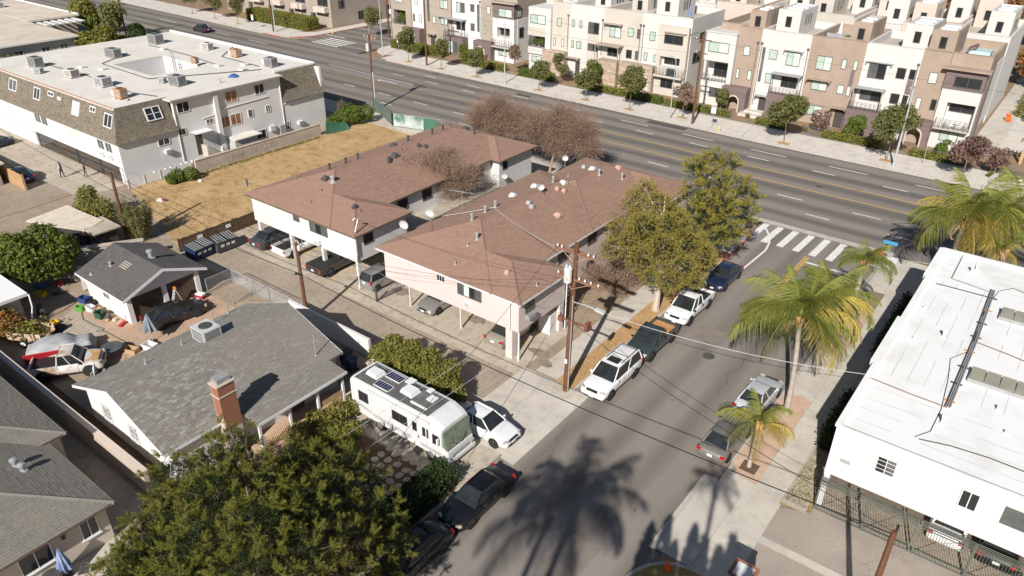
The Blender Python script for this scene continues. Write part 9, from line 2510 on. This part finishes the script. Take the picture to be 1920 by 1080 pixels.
# upper left greenery
yl = [('green tree behind the mansard roof beside the grey walled building', [(-131.6,58.2,3.2,2.0), (-128.4,58.7,2.8,1.9), (-132.8,61.5,3.6,1.9)], 'leaf_hedge', 4200), ('tall tree at the top left beside the tan roof', [(-154.3,68.6,4.6,2.3), (-153.5,69.4,3,1.8)], 'leaf_hedge', 2600), ('loose green tree beside the top left dark pole', [(-144.8,69.0,5.0,2.0), (-146.5,70,3.6,1.8), (-143.0,68,3.4,1.6)], 'leaf_street', 2400), ('dark green bush at the boulevard edge top left', [(-139.5,70.5,2.2,1.5), (-137.5,70.2,1.6,1.2)], 'leaf_dark', 2200), ('pale green shrub behind the left end of the mansard roof', [(-130.5,46.0,1.8,1.8), (-130.2,49.1,1.8,1.3)], 'leaf_street', 2000), ('small shrub under the grey walled building windows', [(-130.4,53.8,1.3,1.3), (-130.4,52.0,1.0,.9)], 'leaf_hedge', 1200), ('shrub beside the wall at the top left boulevard edge', [(-134.9,65.4,1.8,1.2), (-133.0, 63.5, 1.6, 1.1)], 'leaf_hedge', 1500)]
for lb, B_, m, n in yl:
 tree('leafy_tree', lb, (B_[0][0], B_[0][1], 0), B_, n, .26, m, .12, grp='greenery beyond the mansard building')
rosette('banana_plant', 'broad leaved banana plants at the top left beside the tan roof', -150.5, 67.6, 1.0, 120, 2.6, 'leaf_green', .22, up=.9)
for lb, B_, m, n in (('red and gold autumn tree at the top right corner', [(-15.5,172,6.5,3.2), (-12.0,174,5.5,3.4), (-17.5,176,6,3)], 'leaf_red', 5000), ('autumn tree at the top edge behind the white houses', [(-29.6,175.7,6.0,3.0), (-33,176,5.5,2.6), (-26.5,177,5.5,2.8)], 'leaf_red', 4200), ('green and rust tree behind the courtyard at the right edge', [(-7.6,140,3.2,2.2), (-5.4,138,2.8,2.2), (-8.0,146,3.4,2.4)], 'leaf_orange', 2800), ('low shrubs beside the courtyard at the right edge', [(-5.8,121,1.0,1.3), (-5.2,124,1.2,1.4), (-4.6,118.5,.8,1.0), (-6.0, 128, 1.0, 1.3)], 'leaf_hedge', 2000), ('hedge behind the pergola', [(-2.5,103.5,.6,.9), (-.8,103.2,.6,.9), (1.0,103,.6,.9)], 'leaf_dark', 1200)):
 tree('court_tree', lb, (B_[0][0], B_[0][1], 0), B_, n, .30 if n > 2500 else .16, m, .14, grp='trees beyond the townhouses')
# ------------------------------------------------------------------ palms
def frond_mesh(name, L_, droop, nl, leafm, wl=.62, lw=.022, seed=0, hang=.55):
 """one feather frond: arching stalk along +X with drooping leaflets"""
 q = np.random.default_rng(seed)
 f = np.linspace(0, 1, nl)
 ang = .85 - droop * f ** 1.15
 ds = L_ / nl
 x = np.cumsum(np.cos(ang)) * ds; z = np.cumsum(np.sin(ang)) * ds
 c = np.stack([x, np.zeros(nl), z], 1)
 keep = f > .16
 F = []
 for s in (-1, 1):
  cc = c[keep]; ff = f[keep]
  ln = wl * np.sin(np.clip((ff - .08) / .92, 0, 1) ** .75 * pi * .93 + .10)[:, None] * (.75 + .45 * q.random((len(ff), 1)))
  dr = np.stack([.45 + .3 * q.random(len(ff)), s * (.75 + .2 * q.random(len(ff))), -hang * (.5 + q.random(len(ff))) + .1], 1); dr = unit(dr)
  mid = cc + dr * ln * .55
  d2 = dr.copy(); d2[:, 2] -= .9 * hang + .25; d2 = unit(d2)
  tip = mid + d2 * ln * .6
  w = np.array([[lw, 0, lw * .4]])
  F.append(np.stack([cc - w, cc + w, mid + w * .9, mid - w * .9], 1)); F.append(np.stack([mid - w * .9, mid + w * .9, tip + w * .15, tip - w * .15], 1))
 V = np.concatenate(F)
 # stalk as a thin two sided ribbon pair
 w0 = np.array([0, .035, 0]); st = []
 for i in range(nl - 1):
  k0, k1 = 1 - .8 * f[i], 1 - .8 * f[i + 1]
  st.append([c[i] - w0 * k0, c[i] + w0 * k0, c[i + 1] + w0 * k1, c[i + 1] - w0 * k1])
  u0 = np.array([0, 0, .03]); st.append([c[i] - u0 * k0, c[i] + u0 * k0, c[i + 1] + u0 * k1, c[i + 1] - u0 * k1])
 V = np.concatenate([V, np.array(st)])
 return np_mesh(name, V, 4, leafm)
FR = [frond_mesh('frond', 3.3, 2.0, 84, 'frond', 1.0, .0115, seed=1, hang=.85), frond_mesh('frond', 3.5, 2.5, 88, 'frond', 1.05, .0115, seed=2, hang=.95), frond_mesh('frond', 2.9, 1.4, 78, 'frond', .9, .0115, seed=3, hang=.7), frond_mesh('frond', 3.3, 2.3, 84, 'frond_gold', 1.0, .012, seed=4, hang=.9)]
FD = [frond_mesh('dry_frond', 1.5, 2.6, 34, 'frond_dry', .38, seed=5), frond_mesh('dry_frond', 1.2, 1.8, 30, 'frond_dry', .30, seed=6)]
def palm(x, y, h, n, label, s=1., gold=.25, dry=3, r=.17, lean=(0, 0), seed=0, grp='feather palms', z=0., old=False, dense=1.):
 q = random.Random(seed)
 t = thing('palm_tree', label, 'palm tree', (x, y, z), 0, grp)
 mb = MB()
 k = 10
 pts, rs = [], []
 for i in range(k * 2 + 1):
  f = i / (k * 2)
  pts.append((lean[0] * f * f, lean[1] * f * f, h * f - (.1 if i == 0 else 0)))
  rs.append(r * (1.25 - .45 * min(1, f * 3)) * (1.0 + (.05 if i % 2 else -.03)))
 mb.tube(pts, rs, 10); mb.build('trunk', 'trunk_palm', t)
 tx, ty, tz = lean[0], lean[1], h
 mb = MB()
 for i in range(9):
  a = i * 2.4
  mb.tube([(tx + cos(a) * r * .5, ty + sin(a) * r * .5, tz - .25), (tx + cos(a) * r * 1.0, ty + sin(a) * r * 1.0, tz + .15), (tx + cos(a) * r * 1.5, ty + sin(a) * r * 1.5, tz + .5)], [.10, .08, .03], 5)
 mb.build('boots', 'palm_boot', t)
 for i in range(n):
  a = i * 2.399 + q.uniform(-.25, .25)
  f = i / max(1, n - 1)
  tilt = -.75 + 1.15 * f + q.uniform(-.12, .12)          # young fronds upright, old ones hanging
  me = FR[3] if (q.random() < gold and f > .35) else FR[q.choice((0, 1)) if f > .25 else 2]
  o = link('frond', me, t)
  o.location = (tx, ty, tz + .25)
  o.rotation_euler = (q.uniform(-.25, .25), tilt, a)
  sc = s * q.uniform(.85, 1.12)
  o.scale = (sc, sc, sc)
 for i in range(dry):
  o = link('dry_frond', FD[i % 2], t); o.location = (tx, ty, tz + .05)
  o.rotation_euler = (0, .9 + q.uniform(-.2, .3), q.random() * 6.28); o.scale = (s * .8,) * 3
 return t
palm(-8.6, 39.05, 6.3, 23, 'tall feather palm leaning over the street beside the pale silver sedan', 1.42, .35, 4, .17, (-.45, .1), 1)
palm(-8.7, 44.6, 4.9, 18, 'feather palm crown behind the tallest street palm', 1.1, .1, 3, .16, (-.3, .1), 8)
palm(-8.5, 50.6, 5.4, 16, 'shorter feather palm nearest the corner signs', .72, .1, 6, .2, (.05, .1), 3)
palm(-8.55, 33.15, 2.6, 12, 'small yellow green palm in the pavement pit beside the tan grey sedan', .85, .45, 2, .11, (.05, .1), 4)
palm(-4.4, 61.8, 5.6, 24, 'large feather palm behind the white roof, left of the pair', 1.55, .55, 8, .24, (.1, .1), 5)
palm(-1.2, 63.6, 5.9, 24, 'large feather palm behind the white roof at the right edge', 1.55, .5, 6, .24, (.1, .1), 6)
palm(-1.3, 59.8, 4.9, 7, 'dry ragged palm head behind the white roof', .6, .9, 12, .22, (0, 0), 7)
palm(-6.0, -3.0, 20.0, 20, 'tall palm standing behind the viewpoint that shades the street', 1.3, .1, 3, .18, (0, 0), 9)
palm(-1.7, 5.6, 18.0, 15, 'tall slim palm below the picture edge that shades the driveway', .55, .1, 2, .14, (0, 0), 10)
palm(-6.4, -5.4, 20.5, 16, 'second tall palm standing behind the viewpoint', 1.2, .1, 3, .18, (0, 0), 19)
# palm on the top left planting
palm(-147.5, 71.0, 4.6, 14, 'feather palm among the top left planting', 1.0, .2, 3, .18, (0, 0), 12)
# spiky leaved tree below the picture edge that shades the kerb
cyp = [(-4.9 + k * .62, 6.9 + (k % 2) * .3 + k * .22) for k in range(8)]
for k, (x, y) in enumerate(cyp):
 t = thing('cypress_tree', nth('narrow cypress in the row below the picture edge', 'the street'), 'tree', (x, y, 0), group='cypress row below the picture edge')
 hh = 14.0 + .5 * sin(k * 2.3)
 mb = MB(); mb.tube([(0, 0, -.1), (0, 0, hh * .9)], [.12, .02], 6); mb.build('trunk', 'trunk', t)
 n = 1700
 z_ = NR.random(n) ** .8 * hh * .85 + hh * .15
 rr = .95 * np.sqrt(np.clip(1 - z_ / hh, 0.002, 1)) * (.5 + .6 * NR.random(n)); a = NR.random(n) * 2 * pi
 p = np.stack([np.cos(a) * rr, np.sin(a) * rr, z_], 1); d = np.stack([np.cos(a), np.sin(a), np.full(n, .6)], 1)
 link('crown', np_mesh('crown', leaf_faces(p, d, .17, 2.2), 4, 'leaf_dark'), t)
# oleander hedge under the white building's shaded wall
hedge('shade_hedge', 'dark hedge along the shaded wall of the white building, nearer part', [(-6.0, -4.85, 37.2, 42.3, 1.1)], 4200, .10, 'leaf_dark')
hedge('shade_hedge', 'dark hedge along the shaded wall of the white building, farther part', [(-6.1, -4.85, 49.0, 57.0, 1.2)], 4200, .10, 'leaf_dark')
# vacant lot grass, in patches
def blades(name, label, pts_fn, n, length, width, leafm):
 p = np.array([pts_fn() for _ in range(n)])
 d = np.tile(np.array([[0., 0, 1]]), (n, 1))
 o = link(name, np_mesh(name, spray_faces(p, d, 3, length, width, .75, .7), 3, leafm), kind='stuff')
 o['label'] = label; o['category'] = 'grass'
 return o
def in_lot():
 while True:
  x, y = rnd.uniform(-77, -53.8), rnd.uniform(28.6, 66)
  if x < -72.4 and not (33.2 < y < 39.5 and x > -73.8) and y < 58: continue
  if y < 33 and not (x < -57.2 and y > 28.4 + (-57 - x) * .27): continue
  if y > 60 and x > -56: continue
  if y > 64.0 + (-58 - x) * .16 : continue
  if rnd.random() < .5 + .5 * sin(x * .9 + 1.3 * sin(y * .5)) * cos(y * .6): return (x, y, .01)
blades('dry_grass', 'dry straw coloured grass covering the vacant lot', in_lot, 15000, .15, .014, 'straw_blade')
blades('weeds', 'green weeds at the foot of the graffiti wall', lambda: (-72.35 + abs(rnd.gauss(0, .35)), rnd.uniform(38, 56), .01), 1400, .22, .016, 'leaf_street')
blades('bark_litter', 'fallen leaves and dry grass on the parkway strip', lambda: (rnd.uniform(-21.4, -20.25), rnd.uniform(32.2, 57), .012), 2600, .07, .02, 'straw_blade')
blades('verge_grass', 'dry grass strip beside the white building', lambda: (rnd.uniform(-6.1, -4.85), rnd.uniform(31.9, 40), .014), 2600, .08, .012, 'leaf_yellow')
blades('weeds', 'sparse weeds and dry grass in the yard beside the pink block', lambda: (rnd.uniform(-26.3, -23.3), rnd.uniform(39.4, 57), .01), 1500, .12, .014, 'straw_blade')
# branches in the trailer
p = np.array([(-52.6 + rnd.gauss(0, .45), 14.5 + rnd.gauss(0, .5), rnd.uniform(.6, 1.25)) for _ in range(420)])
tb = link('cut_branches', np_mesh('cut_branches', leaf_faces(p, unit(NR.normal(size=p.shape)), .13, 2.0), 4, 'leaf_hedge'), kind='stuff'); tag(tb, 'cut green branches heaped in the wooden trailer', 'branches')
# balcony plants
for lb, x, y, z in (('potted palm plants on the left white balcony of the middle row', -72.0, 101.2, 3.6), ('potted plants on the far left taupe balcony', -104.0, 102.5, 3.3)):
 t = thing('balcony_plants', lb, 'plant', (x, y, z)); mb = MB(); mb.lathe([(.16, 0), (.22, .35), (.2, .36)], n=10); mb.build('pot', 'terracotta', t)
 p, d = cloud([(-.6, 0, .8, .6), (.5, 0, 1.0, .7), (0, .1, 1.6, .5)], 700, .3); link('leaves', np_mesh('leaves', leaf_faces(p, d, .16, 2.2), 4, 'leaf_green'), t)
